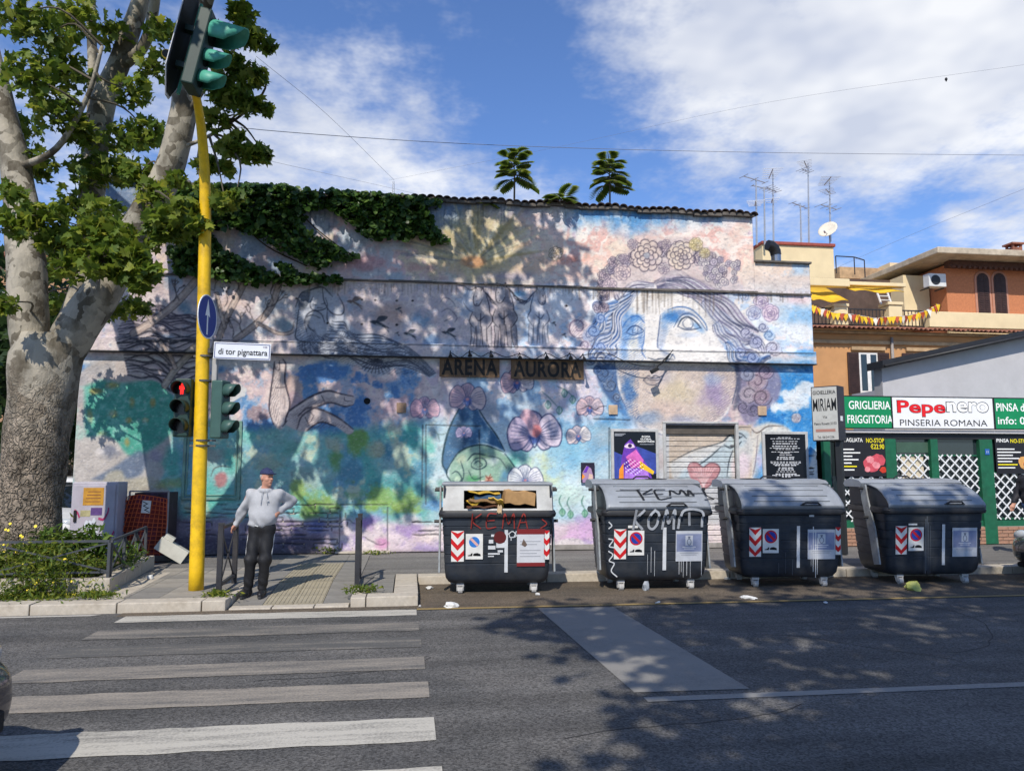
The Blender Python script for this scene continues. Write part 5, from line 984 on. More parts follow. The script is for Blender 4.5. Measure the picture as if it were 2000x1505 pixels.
# terrace on top: pillars, rail, awnings, back wall
TY = OY + .5
def part(name, rects, m, parent, Y, depth, bevel=0):
    for r_ in rects:
        mb = MB(); pbox(mb, *r_, Y, depth); mb.build(name, m, parent, bevel=bevel)
part('terrace_pillar', [(1630, 598, 1657, 634), (1737, 596, 1763, 634)], CRE, ob, TY, .5, .02)
part('pillar_cap', [(1628, 592, 1659, 598), (1735, 589, 1765, 595)], CRE, ob, TY - .05, .6, .02)
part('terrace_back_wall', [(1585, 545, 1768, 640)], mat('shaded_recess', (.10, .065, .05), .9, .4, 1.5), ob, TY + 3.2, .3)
part('terrace_beam', [(1580, 543, 1660, 558), (1658, 551, 1770, 558)], CRE, ob, TY, .3, .02)
part('cream_wall', [(1766, 538, 1816, 636)], CRE, ob, TY + 2.4, 2)
part('parapet', [(1816, 612, 2110, 642)], CRE, ob, TY - .1, .6, .02)
AWN = mat('yellow_awning', (.72, .42, .02), .8, .15, 3)
for (pa, pb, y0, y1, dep) in ((1580, 1648, 560, 588, 1.3), (1662, 1757, 558, 567, .8)):
    x0, x1 = ony(pa, 570, TY).x, ony(pb, 570, TY).x; z1, z0 = ony(1620, y0, TY + dep).z, ony(1620, y1, TY - .25).z
    mb = MB(); n = 10
    pts = [(x0 + (x1 - x0) * k / n, TY + dep, z1) for k in range(n + 1)] + [(x0 + (x1 - x0) * k / n, TY - .25, z0 + .05 * math.sin(k * .9)) for k in range(n + 1)]
    mb.add(pts, [(k, k + 1, n + 2 + k, n + 1 + k) for k in range(n)]); a_ = tag(mb.build('awning', AWN, None, True, fix=False), 'yellow cloth awning at the left end of the roof terrace' if pa < 1600 else 'narrow rolled yellow awning in the middle of the roof terrace', 'awning', 'yellow terrace awnings')
    so = a_.modifiers.new('thick', 'SOLIDIFY'); so.thickness = .02
IRON = mat('rail_iron', (.03, .028, .03), .5, .2, 6)
for pa, pb in ((1585, 1630), (1657, 1737), (1763, 1822)):
    x0, x1 = ony(pa, 615, TY).x, ony(pb, 615, TY).x; z0, z1 = ony(1700, 633, TY).z, ony(1700, 602, TY).z
    t = thing('terrace_railing', 'dark iron railing of the roof terrace ' + ('at its left end by the mural hall' if pa < 1600 else 'between the two cream pillars' if pa < 1700 else 'right of the cream pillars'), 'railing', (0, 0, 0), 0, 'iron railings of the roof terrace')
    mb = MB(); mb.bar((x0, TY + .2, z1), (x1, TY + .2, z1), .04, .04); mb.bar((x0, TY + .2, z0), (x1, TY + .2, z0), .04, .04); mb.build('rail', IRON, t)
    bmsh = MB(); bmsh.bar((0, 0, 0), (0, 0, z1 - z0), .022, .022); BMH = bmsh.mesh('baluster', IRON); x = x0 + .08
    while x < x1: quick('baluster', BMH, t, (x, TY + .2, z0)); x += .14
bt = thing('bunting', 'string of yellow, red and white triangular flags along the roof terrace', 'bunting')
pts = [(1583, 596), (1605, 603), (1628, 610), (1660, 613), (1685, 617), (1710, 621), (1737, 618), (1765, 617), (1790, 612), (1815, 604), (1832, 594)]
L3 = [ony(x, y, TY - .12) for x, y in map(tuple, smooth_line(pts, 4))]
mb = MB(); mb.tube(L3, .008, 5); mb.build('cord', WIN, bt)
FC = [mat('flag_yellow', (.8, .5, .02), .7), mat('flag_red', (.42, .07, .03), .7), mat('flag_white', (.75, .7, .6), .7)]; FM = []
for m in FC: q = MB(); q.add([(-.11, 0, 0), (.11, 0, 0), (0, .01, -.28), (-.11, .006, 0), (.11, .006, 0), (0, .016, -.28)], [(0, 2, 1), (3, 4, 5), (0, 1, 4, 3), (1, 2, 5, 4), (2, 0, 3, 5)]); FM.append(q.mesh('flag', m))
for i in range(len(L3) * 1):
    quick('flag', FM[(0, 0, 1, 0, 2, 1, 0, 1)[i % 8]], bt, L3[i], (rng.uniform(-.2, .2), 0, rng.uniform(-.4, .4)))
# penthouse with antennas
ph = thing('cream_penthouse', 'cream rendered stair tower with red edge above the roof terrace', 'building')
PY_ = 28.0
mb = MB(); x0, x1, z0, z1 = pbox(mb, 1490, 480, 1629, 552, PY_, 4); mb.build('wall', CRE, ph)
mb = MB(); mb.bb((x0 - .05, PY_ - .08, z1), (x1 + .06, PY_ + 4, z1 + .13)); mb.build('red_coping', mat('red_coping', (.30, .07, .05), .8, .2), ph, bevel=.02)
mb = MB(); mb.bb((x0 - 3, PY_ + .5, ztop), (x1 + 6, PY_ + 5, z0 + .1)); mb.build('lower_storey', CRE, ph)
GALV = mat('galvanised', (.42, .43, .45), .45, .15, 8, metal=.5)
def antenna(px, py0, py1, Y, label, els):
    b, tp = ony(px, py1, Y), ony(px + (px - 1000) * -.003, py0, Y); t = thing('aerial', label, 'aerial', (b.x, b.y, b.z), 0, 'television aerials on the roofs')
    H = tp.z - b.z; mb = MB(); mb.tube([(0, 0, 0), (tp.x - b.x, 0, H)], [.045, .03], 6); mb.build('mast', GALV, t)
    for (f, L, n_, w, rz) in els:
        mb = MB(); ca, sa = math.cos(rz), math.sin(rz); z = H * f
        mb.bar((-ca * L / 2, -sa * L / 2, z + L * .04), (ca * L / 2, sa * L / 2, z - L * .04), .03, .03)
        for k in range(n_):
            u = -L / 2 + L * k / max(1, n_ - 1); ww = w * (1 - .4 * k / max(1, n_)); mb.bar((ca * u - sa * ww, sa * u + ca * ww, z - u * .08), (ca * u + sa * ww, sa * u - ca * ww, z - u * .08), .018, .018)
        mb.build('aerial_array', GALV, t)
    return t
antenna(1478, 348, 478, 27.5, 'thin aerial with a grid panel, leftmost on the roofs', [(.98, 1.1, 3, .25, .3), (.62, .5, 5, .35, 1.2)]); antenna(1494, 365, 478, 27.7, 'thin bare aerial with a slanting bar, second from the left', [(.98, 1.0, 2, .1, .2)])
antenna(1511, 335, 478, 28.4, 'tall aerial with dark crossbars, third from the left', [(.97, .9, 6, .4, 1.3), (.75, .7, 5, .35, .5), (.6, .4, 3, .3, 1.2)]); antenna(1565, 400, 475, 28.5, 'short aerial with one slanting bar', [(.98, .9, 4, .2, .4)])
antenna(1580, 318, 475, 28.9, 'tallest white aerial mast in the middle of the roofs', [(.98, .7, 6, .3, .9), (.9, .5, 4, .3, .4)]); antenna(1622, 350, 472, 28.6, 'aerial with stacked crossbars above the satellite dish', [(.97, .8, 7, .4, 1.4), (.8, .6, 5, .3, .7), (.55, .9, 4, .35, .3)])
c = ony(1620, 456, 28.3); t = thing('satellite_dish', 'round cream satellite dish at the right end of the cream tower', 'dish', c, R(-50)); mb = MB(); mb.lathe([(.0, .0), (.15, .012), (.30, .05), (.39, .09), (.385, .10), (.29, .062), (.0, .02)], 22); d = mb.build('reflector', mat('dish_cream', (.66, .60, .48), .6), t, True); d.rotation_euler = (R(62), 0, 0); d.location = (0, -.1, .1)
mb = MB(); mb.tube([(0, -.1, -.1), (0, -.55, -.05)], .015, 6); mb.tube([(0, -.5, -.08), (0, -.6, -.03)], .035, 8); mb.build('feed_arm', GALV, t); mb = MB(); mb.tube([(0, 0, -.5), (0, 0, .1)], .03, 6); mb.build('bracket', GALV, t)
# flue on the parapet
fb = ony(1516, 512, WY + .7); t = thing('metal_flue', 'bent black and silver flue pipe on the parapet of the mural hall', 'flue', (fb.x, fb.y, 5.9))
mb = MB(); mb.tube([(0, 0, -.1), (0, 0, .42)], .105, 16); mb.build('pipe', mat('flue_silver', (.35, .36, .38), .28, .2, 6, metal=.9), t, 'auto')
mb = MB(); mb.tube([(0, 0, .421), (-.01, 0, .5), (-.05, -.01, .57), (-.12, -.02, .62), (-.2, -.03, .63)], [.115, .118, .12, .12, .115], 16); mb.build('elbow', mat('flue_black', (.02, .02, .022), .35), t, 'auto')
mb = MB(); mb.tube([(-.35, .02, -.05), (-.05, .1, .25)], .07, 10); mb.build('side_duct', mat('flue_black', (.02, .02, .02)), t, 'auto')
# brick house with arched windows
bk = thing('brick_house', 'orange brick house with two arched brown shutters and wide eaves at the right edge', 'building')
BY = 26.0; x0, x1 = ony(1849, 570, BY).x, ony(2120, 570, BY).x; z0, z1 = ony(1900, 640, BY).z, ony(1900, 520, BY).z; zb = ony(1900, 613, BY).z
mb = MB(); mb.bb((x0, BY, z0 - 2), (x1, BY + 8, z1)); mb.build('brick_wall', BRICKW, bk)
mb = MB(); mb.bb((x0 - .1, BY - .12, z0 - 1), (x1, BY - .001, zb)); mb.build('cream_band', CRE, bk, bevel=.02)
mb = MB(); mb.bb((x0 - .05, BY - .35, z1 - .12), (x1, BY, z1 + .1)); mb.build('dentil_band', mat('brown_eaves', (.10, .045, .03), .9, .3), bk)
dm = MB(); dm.bb((-.05, -.12, -.09), (.05, 0, 0)); DMH = dm.mesh('dentil', mat('brown_eaves', (.1, .05, .03))); x = x0
while x < x1 - 1: quick('dentil', DMH, bk, (x, BY - .35, z1 - .13)); x += .22
ov = 1.15; hz = z1 + .45
mb = MB(); A = [(x0 - ov, BY - ov, z1 + .12), (x1, BY - ov, z1 + .12), (x1, BY + 9, z1 + .12), (x0 - ov, BY + 9, z1 + .12)]; B = [(p_[0], p_[1], p_[2] + .24) for p_ in A]; mb.loft([A, B]); mb.build('eaves_slab', mat('eaves_concrete', (.50, .42, .31), .9, .25, 3, dirt=(.25, .18, .12), dirt_amt=.6), bk, bevel=.03)
mb = MB(); mb.loft([[(p_[0] + (.1 if i in (0, 3) else 0), p_[1] + (.1 if i < 2 else 0), p_[2]) for i, p_ in enumerate(B)], [(x0 + 3, BY + 3, z1 + 1.5), (x1, BY + 3, z1 + 1.5), (x1, BY + 6, z1 + 1.5), (x0 + 3, BY + 6, z1 + 1.5)]]); rf = mb.build('roof', RTILE, bk)
c = ony(1980, 485, BY + 2); mb = MB(); mb.bb((c.x - .22, c.y - .2, c.z - .5), (c.x + .22, c.y + .2, c.z)); mb.bb((c.x - .3, c.y - .28, c.z + .12), (c.x + .3, c.y + .28, c.z + .19)); 
for s in (-1, 1):
    for q in (-1, 1): mb.bb((c.x + s * .18 - .04, c.y + q * .16 - .04, c.z), (c.x + s * .18 + .04, c.y + q * .16 + .04, c.z + .12))
mb.build('chimney', RTILE, rf)
for pc in (1920, 1953):
    c0, c1 = ony(pc - 11.5, 580, BY).x, ony(pc + 11.5, 580, BY).x; zl, zh = ony(pc, 612, BY).z, ony(pc, 534, BY).z; r_ = (c1 - c0) / 2; cx = (c0 + c1) / 2
    arch = lambda e: [(cx - r_ - e, zl), (cx + r_ + e, zl)] + [(cx + (r_ + e) * math.cos(R(k)), zh - r_ + (r_ + e) * math.sin(R(k))) for k in range(0, 181, 20)]
    mb = MB(); mb.prism(arch(.09), BY - .03, BY + .05); w_ = mb.build('window', mat('pink_surround', (.45, .22, .15), .9), bk)
    mb = MB(); mb.prism(arch(0), BY - .05, BY - .031); s_ = mb.build('shutter', BRN, w_); mb = MB(); k = zl + .05
    while k < zh - r_ * .6: mb.bb((cx - r_ + .06, BY - .066, k), (cx - .03, BY - .051, k + .04)); mb.bb((cx + .03, BY - .066, k), (cx + r_ - .06, BY - .051, k + .04)); k += .09
    mb.build('louvres', BRN, w_)
# small tiled roof between, chimney stub, air conditioner, roof rail
t = thing('tiled_hip_roof', 'low red tiled hip roof between the cream tower and the brick house', 'roof'); RY = 29.0
q = [ony(x, y, RY) for x, y in ((1700, 552), (1830, 552), (1830, 528), (1790, 510), (1770, 528))]
mb = MB(); a0, a1, ap = ony(1690, 556, RY), ony(1850, 556, RY), ony(1800, 508, RY + 3); mb.add([tuple(a0), tuple(a1), (ap.x + 1, RY + 3, ap.z), (ap.x - .6, RY + 3, ap.z), (a0.x, RY + 6, a0.z), (a1.x, RY + 6, a1.z)], [(0, 1, 2, 3), (0, 3, 4), (1, 5, 2), (3, 2, 5, 4), (0, 4, 5, 1)]); mb.build('roof_slope', RTILE, t)
rib = MB(); 
for k in range(16):
    f = k / 15; p0 = a0.lerp(a1, f); p1 = Vector((ap.x - .6, RY + 3, ap.z)).lerp(Vector((ap.x + 1, RY + 3, ap.z)), f); rib.tube([p0, p1], .09, 6)
rib.build('tile_course', RTILE, t)
mb = MB(); pbox(mb, 1640, 523, 1765, 545, 30.5, 3); mb.build('parapet_strip', mat('cornice_stone', (.4, .3, .2)), t); mb = MB(); pbox(mb, 1738, 513, 1756, 528, 30.2, .8); mb.build('chimney_stub', CRE, t)
c0, c1 = ony(1814, 533, TY + 1.2), ony(1849, 560, TY + 1.2); t = thing('air_conditioner', 'white air conditioner unit hung on the brick house corner', 'air conditioner', (c0.x, TY + 1.2, c1.z)); W, H = c1.x - c0.x, c0.z - c1.z
mb = MB(); mb.bb((0, 0, 0), (W, .35, H)); mb.build('case', mat('ac_white', (.62, .62, .60), .5, .1), t, bevel=.02); mb = MB(); mb.lathe([(.19, -.012), (.19, .0), (.15, .002)], 18, (W * .38, 0, H / 2), 'Y'); mb.build('fan_grille', BLACKP, t); mb = MB(); mb.bar((.05, .1, -.03), (.05, .6, -.03), .04, .04); mb.bar((W - .05, .1, -.03), (W - .05, .6, -.03), .04, .04); mb.build('bracket', BLACKP, t)
t = thing('roof_rail', 'thin iron rail beside the cream tower against the sky', 'railing'); q = [ony(1632, 500, 29), ony(1668, 502, 29), ony(1688, 508, 29)]; mb = MB(); mb.tube(q, .025, 6); mb.build('rail', IRON, t)
for p_ in q: mb = MB(); mb.tube([p_, (p_.x, p_.y, p_.z - .75)], .025, 6); mb.build('upright', IRON, t)
# ladder, terrace lamp pots
t = thing('wooden_ladder', 'pale wooden ladder leaning inside the roof terrace', 'ladder'); pa_, pb_ = ony(1708, 556, TY + 1.5), ony(1732, 625, TY + 1.0)
mb = MB(); mb.bar(pa_, pb_, .06, .04); mb.build('stile', WIN, t); mb = MB(); d_ = Vector((.42, 0, 0)); mb.bar(pa_ + d_, pb_ + d_, .06, .04); mb.build('stile', WIN, t)
for k in range(8): f = (k + .7) / 8.5; p_ = pa_.lerp(pb_, f); mb = MB(); mb.bar(p_, p_ + d_, .03, .03); mb.build('rung', WIN, t)
# ---- left background: ochre house across the side street
lb = thing('ochre_house', 'ochre house behind the plane tree across the side street', 'building'); LY = 34.0
mb = MB(); x0, x1 = ony(-260, 700, LY).x, ony(250, 700, LY).x; mb.bb((x0, LY, 0), (x1, LY + 10, 10.5)); mb.build('wall', mat('ochre_render', (.42, .24, .13), .9, .15, 1.0, dirt=(.3, .2, .12), dirt_amt=.6, dscale=.6), lb)
mb = MB(); mb.bb((x0 - .3, LY - .5, 10.5), (x1 + .3, LY + 10, 10.9)); mb.build('roof', RTILE, lb)
for i in range(8):
    for j in range(3):
        xw, zw = x0 + 1.0 + i * 1.75, 1.2 + j * 3.1
        mb = MB(); mb.bb((xw, LY - .04, zw), (xw + .95, LY + .01, zw + 1.7)); w_ = mb.build('window', WIN, lb); mb = MB(); mb.bb((xw + .08, LY - .047, zw + .1), (xw + .87, LY - .0405, zw + 1.6)); mb.build('pane', DGLASS, w_)
        for s in (-.42, .97): mb = MB(); mb.bb((xw + s, LY - .09, zw), (xw + s + .42, LY - .03, zw + 1.7)); mb.build('shutter', BRN, w_)
# ================================================================== WASTE CONTAINERS
BODY = mat('bin_body', (.021, .027, .037), .48, .3, 5, .002, 40, dirt=(.055, .055, .055), dirt_amt=.75, dscale=2.2)
RIM = mat('bin_rim', (.022, .022, .024), .5, .3, 6, dirt=(.05, .05, .05), dirt_amt=.5)
LID = mat('bin_lid', (.27, .29, .315), .42, .15, 4, .001, 30, dirt=(.16, .165, .17), dirt_amt=.7, dscale=1.8)
LIDW = mat('bin_lid_pale', (.40, .40, .385), .5, .2, 4, dirt=(.22, .21, .2), dirt_amt=.7, dscale=2.4)
ARM = mat('bin_arm', (.26, .28, .29), .5, .2, 6, dirt=(.10, .08, .06), dirt_amt=.7, dscale=7)
CAST = mat('caster_grey', (.42, .41, .39), .6, .2, 8)
CHR = flat('#c41f22', .45, .12); CHW = flat('#dcdad4', .45, .1); NPB = flat('#1f3f9a', .4, .1); SPRAYW = flat('#c8cacc', .7, .15); SPRAYK = flat('#14161a', .7, .1); SPRAYR = flat('#8a2a22', .7, .2)
def fy(z): return -(.46 + (z - .3) * .111) - .010
def fmap(u, z, e=0.0): return (u, fy(z) - .003 - e, z)
def plate(name, u0, u1, z0, z1, m, parent, e=0.0, th=.003):
    mb = MB(); a = [(u, fy(z) - e, z) for u, z in ((u0, z0), (u1, z0), (u1, z1), (u0, z1))]; b = [(p[0], p[1] - th, p[2]) for p in a]
    mb.add(a + b, [(4, 5, 6, 7), (0, 4, 7, 3), (1, 2, 6, 5), (3, 7, 6, 2), (0, 1, 5, 4)]); return mb.build(name, m, parent)
def poly_on(name, pts, m, parent, e):
    mb = MB(); n = len(pts); a = [(u, fy(z) - e, z) for u, z in pts]; mb.add(a, [tuple(range(n))]); return mb.build(name, m, parent, fix=False)
def chevrons(t, u0, u1, z0, z1):
    pl = plate('warning_strip', u0, u1, z0, z1, CHW, t); c = (u0 + u1) / 2; n = 3; st = (z1 - z0) / 2.6
    for k in range(4):
        zt = z1 - k * st + st * .38; w = st * .46; pts = []
        def cl(z): return min(max(z, z0), z1)
        L = [(u0, cl(zt)), (c, cl(zt - (u1 - u0) * .55)), (c, cl(zt - (u1 - u0) * .55 - w)), (u0, cl(zt - w))]; Rr = [(c, cl(zt - (u1 - u0) * .55)), (u1, cl(zt)), (u1, cl(zt - w)), (c, cl(zt - (u1 - u0) * .55 - w))]
        for q in (L, Rr):
            if max(p[1] for p in q) - min(p[1] for p in q) > .01: poly_on('red_chevron', q[::-1], CHR, pl, .0045)
def no_parking(t, u0, u1, z0, z1, faded=False):
    pl = plate('tow_sign', u0, u1, z0, z1, CHW, t); cx, cz, r = (u0 + u1) / 2, z1 - (u1 - u0) * .48, (u1 - u0) * .40
    poly_on('red_ring', circle_pts(cx, cz, r)[::-1][::-1], CHR if not faded else CHW, pl, .0045); poly_on('blue_disc', circle_pts(cx, cz, r * .78), NPB if not faded else flat('#2f74c0', .5, .2), pl, .0055)
    d = r * .74; w = r * .13
    poly_on('red_bar', [(cx - d * .7 - w, cz + d * .7 - w), (cx + d * .7 - w, cz - d * .7 - w), (cx + d * .7 + w, cz - d * .7 + w), (cx - d * .7 + w, cz + d * .7 + w)], CHR if not faded else flat('#d8a8a0'), pl, .0065)
    zb = z0 + (z1 - z0) * .10                           # tow-truck pictogram
    poly_on('tow_truck', [(cx - r * .95, zb + .01), (cx - r * .3, zb + .01), (cx - r * .25, zb + .05), (cx - r * .45, zb + .045), (cx - r * .55, zb + .028), (cx - r * .95, zb + .02)], BK, pl, .005); poly_on('tow_truck', [(cx - r * .1, zb + .012), (cx + r * .95, zb + .008), (cx + r * .9, zb + .035), (cx + r * .5, zb + .05), (cx + r * .1, zb + .048), (cx - r * .2, zb + .03)], BK, pl, .005)
def body_mesh():
    secs = []; S = [(.13, 1.22, .70, .10), (.15, 1.32, .80, .12), (.21, 1.40, .88, .12), (.30, 1.42, .92, .11)]
    for z in (.405, .53, .655, .78, .905): w, d = 1.42 + (z - .3) * .11, .92 + (z - .3) * .222; S += [(z - .012, w, d, .10), (z - .006, w - .016, d - .016, .095), (z + .006, w - .016, d - .016, .095), (z + .012, w + .003, d + .003, .10)]
    S += [(1.03, 1.50, 1.08, .10)]
    mb = MB(); mb.loft([rrect(w, d, r, z, 5) for z, w, d, r in S]); return mb
def make_bin(label, px, kind, rz=None):
    rz, px = {976: (-4, 977), 1287: (-2, 1288), 1546: (-5, 1554), 1814: (-3.5, 1834)}[px]; rz = R(rz); c = ony(px, 1080, 10.33); t = thing('waste_container', label, 'waste container', (c.x, c.y + .50, .0), rz, 'waste containers in a row at the kerb')
    body_mesh().build('body', BODY, t, 'auto')
    mb = MB(); mb.loft([rrect(1.50, 1.08, .10, 1.02, 5), rrect(1.58, 1.16, .12, 1.035, 5), rrect(1.60, 1.18, .12, 1.075, 5), rrect(1.57, 1.15, .12, 1.115, 5), rrect(1.40, 1.0, .10, 1.12, 5)]); mb.build('rim', RIM, t, 'auto')
    if kind == 'lid':
        prof = [(-.575, 1.10), (-.585, 1.15), (-.565, 1.185), (-.50, 1.25), (-.40, 1.325), (-.26, 1.395), (-.08, 1.435), (.10, 1.45)]; n = len(prof); mb = MB()
        hw = lambda i: .745 - .03 * i / n; P = []
        for (i, (y, z)) in enumerate(prof):
            P += [(-hw(i), y, z), (-hw(i) + .05, y - .006, z + .008), (hw(i) - .05, y - .006, z + .008), (hw(i), y, z)]
        mb.add(P, [(i * 4 + k, i * 4 + k + 1, i * 4 + k + 5, i * 4 + k + 4) for i in range(n - 1) for k in range(3)]); ld = mb.build('lid', LID, t, 'auto', fix=False)
        so = ld.modifiers.new('thick', 'SOLIDIFY'); so.thickness = .02; so.offset = -1
        for k in range(4):
            f = .34 + k * .15; i = f * (n - 1); j = int(i); g = i - j; y = prof[j][0] * (1 - g) + prof[j + 1][0] * g; z = prof[j][1] * (1 - g) + prof[j + 1][1] * g
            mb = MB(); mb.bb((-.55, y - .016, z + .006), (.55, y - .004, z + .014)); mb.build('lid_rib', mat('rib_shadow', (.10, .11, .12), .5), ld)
        mb = MB(); pr = [(.06, 1.40), (.02, 1.46), (.10, 1.50), (.38, 1.525), (.52, 1.50), (.57, 1.44), (.52, 1.40)]
        mb.loft([[(x, y, z) for y, z in pr] for x in (-.81, -.775, .775, .81)]); rl = mb.build('rear_lid', LID, t, 'auto')
        for u in (-.28, .22): mb = MB(); mb.prism(circle_pts(u, .30, .17, 18, .045), 1.524, 1.532, 'Z'); mb.build('lid_recess', RIM, rl)
        mb = MB(); mb.tube([(-.14, .28, 1.52), (-.09, .28, 1.56), (.09, .28, 1.56), (.14, .28, 1.52)], .012, 6); mb.build('lid_handle', RIM, rl)
        mb = MB(); mb.tube([(.12, -.60, 1.172), (.16, -.63, 1.20), (.34, -.63, 1.20), (.38, -.60, 1.172)], .014, 6); mb.bb((.10, -.61, 1.158), (.40, -.585, 1.172)); mb.build('front_handle', RIM, ld)
        for s in (-1, 1):
            mb = MB(); mb.prism([(-.56, 1.09), (-.545, 1.16), (-.485, 1.235), (-.385, 1.305), (-.25, 1.37), (-.07, 1.41), (.12, 1.43), (.58, 1.42), (.56, 1.09)], s * .685, s * .712, 'X'); mb.build('side_panel', BODY, t)
    else:
        mb = MB(); F_ = lambda u, v, e=0: (u, -.565 + .13 * (v - 1.12) / .33 + e, v)
        u0, u1, z0, z1 = -.46, .53, 1.145, 1.385
        for (a, b, c_, d) in ((-.74, u0, 1.12, 1.45), (u1, .74, 1.12, 1.45), (u0, u1, 1.12, z0), (u0, u1, z1, 1.45)):
            A = [F_(a, c_), F_(b, c_), F_(b, d), F_(a, d)]; mb.add(A + [(p[0], p[1] + .025, p[2]) for p in A], [(0, 1, 2, 3), (7, 6, 5, 4), (0, 4, 5, 1), (1, 5, 6, 2), (2, 6, 7, 3), (3, 7, 4, 0)])
        mb.build('slotted_lid', LIDW, t, fix=False)
        mb = MB(); mb.bb((-.76, -.45, 1.452), (.76, .56, 1.49)); mb.build('lid_top', LID, t, bevel=.01)
        mb = MB(); mb.bb((-.73, .50, 1.11), (.73, .53, 1.45)); mb.bb((-.735, -.5, 1.11), (-.71, .5, 1.45)); mb.bb((.71, -.5, 1.11), (.735, .5, 1.45)); mb.bb((-.70, -.30, 1.0), (.70, .5, 1.02)); mb.build('lid_inside', BODY, t)
        for s in (-1, 1): MB().tube([(s * .74, .0, 1.40), (s * .86, .0, 1.40)], .02, 8).build('lifting_pin', RIM, t)
    for s in (-1, 1):                                                   # lifting arm of sheet steel on each side
        mb = MB(); Q = [(-.36, .28), (-.20, .26), (-.10, .70), (.06, 1.20), (.10, 1.44), (-.06, 1.44), (-.12, 1.20), (-.28, .78)]
        mb.prism(Q, s * .775, s * .80, 'X'); ar = mb.build('lifting_arm', ARM, t, bevel=.004)
        [MB().tube([(s * .72, y, z), (s * .87, y, z)], .022, 8).build('pivot_pin', RIM, ar) for y, z in ((.0, 1.38), (-.1, .95))]
    for (u, y) in ((-.50, -.34), (.50, -.34), (-.50, .34), (.50, .34)):
        mb = MB(); mb.bb((u - .05, y - .03, .10), (u + .05, y + .03, .135)); mb.bar((u - .045, y, .11), (u - .04, y - .02, .035), .012, .05); mb.bar((u + .045, y, .11), (u + .04, y - .02, .035), .012, .05); w_ = mb.build('caster', CAST, t); mb = MB(); mb.tube([(u - .03, y - .02, .045), (u + .03, y - .02, .045)], .045, 12); mb.build('wheel', CAST, w_)
    return t
def side_kit(t, right=True):
    chevrons(t, -.625, -.455, .44, .85)
    if right: chevrons(t, .625, .70, .46, .85)
def info_panel(t, u0, u1, z0, z1, blue=True):
    p = plate('information_panel', u0, u1, z0, z1, flat('#b9bcc2', .35, .12), t); w, h = u1 - u0, z1 - z0
    plate('blue_field', u0 + .03 * w, u1 - .03 * w, z0 + h * .32, z1 - h * .10, flat('#8088a4', .35, .15), p, .0035, .001)
    c = (u0 + u1) / 2; zc = z0 + h * .66; plate('picture_field', c - .14 * w, c + .14 * w, zc - h * .14, zc + h * .19, flat('#c4c6ca', .35, .1), p, .0048, .001)
    poly_on('bag_pictogram', [(c + .085 * w * math.cos(k * .4488), zc - .01 + .11 * h * math.sin(k * .4488)) for k in range(14)], flat('#6a7080'), p, .0062); poly_on('bag_pictogram', [(c + .062 * w * math.cos(k * .4488), zc - .01 + .085 * h * math.sin(k * .4488)) for k in range(14)], flat('#c4c6ca'), p, .0066); poly_on('bag_pictogram', [(c - .03 * w, zc + .09 * h), (c + .03 * w, zc + .09 * h), (c + .05 * w, zc + .16 * h), (c - .05 * w, zc + .16 * h)], flat('#6a7080'), p, .0066)
    for k, (f, ww) in enumerate(((.46, .5), (.40, .38), (.26, .7), (.2, .6))): plate('print_line', c - ww * w / 2, c + ww * w / 2, z0 + h * f, z0 + h * f + .008, flat('#d8dadd' if k < 2 else '#9a9ca2'), p, .0048, .0008)
def strip(t, u, z0, z1, w=.045): return plate('white_strip', u - w / 2, u + w / 2, z0, z1, SPRAYW, t, .0, .002)
def drips(t, specs, m):
    mb = MB()
    for u, z0, z1, w in specs: mb.add([fmap(u - w, z1, .002), fmap(u - w * .6, z0, .002), fmap(u + w * .6, z0, .002), fmap(u + w, z1, .002)], [(0, 1, 2, 3)])
    mb.build('paint_drip', m, t, fix=False)
LET = {'K': [[(0, 0), (.05, 1)], [(.75, 1), (.1, .5), (.8, 0)]], 'E': [[(.7, 1), (.05, .95), (0, .05), (.75, .1)], [(.03, .52), (.6, .55)]], 'M': [[(0, 0), (.12, 1), (.5, .3), (.85, 1), (1, 0)]], 'A': [[(0, 0), (.4, 1), (.8, 0)], [(.15, .4), (.7, .42)]], 'L': [[(0, 1), (.02, .1), (.8, .02)]], 'O': [[(.4, 1), (.02, .7), (.05, .15), (.45, 0), (.8, .3), (.75, .8), (.4, 1)]]}
def word(s, u0, z0, w, h, slant=.1):
    out = []; n = len(s); cw = w / n
    for i, ch in enumerate(s):
        for st in LET[ch]: out.append([(u0 + i * cw + x * cw * .78 + y * slant * h, z0 + y * h) for x, y in st])
    return out
b1 = make_bin('black paper container with a pale slotted lid stuffed with cardboard, leftmost of the row', 976, 'slot')
side_kit(b1); no_parking(b1, -.43, -.20, .47, .81, True); strip(b1, .115, .29, .86)
p = plate('paper_notice', .26, .64, .37, .87, flat('#c9cacd', .35, .08), b1); plate('red_header', .26, .64, .80, .87, flat('#7a2426'), p, .0035, .001); plate('red_footer', .26, .64, .37, .42, flat('#7a2426'), p, .0035, .001)
for k, z in enumerate((.70, .66, .58, .54, .50)): plate('print_line', .30, .58 - .05 * (k % 2), z, z + .008, flat('#8a8c92'), p, .0035, .001)
poly_on('envelope_pictogram', [(.32, .66), (.37, .63), (.40, .66), (.35, .74)], flat('#6a5a50'), p, .0048)
for k, (u, z, w, h) in enumerate(((-.13, .60, .10, .05), (-.02, .62, .12, .07), (-.12, .68, .06, .05), (-.13, .53, .16, .022), (-.13, .50, .08, .015), (.0, .56, .07, .03), (-.09, .77, .05, .03), (-.03, .74, .06, .02))): plate('torn_sticker', u, u + w, z, z + h, SPRAYW, b1, .0, .0015)
poly_on('red_sticker', circle_pts(.03, .76, .085, 18), flat('#5a1c1c'), b1, .003)
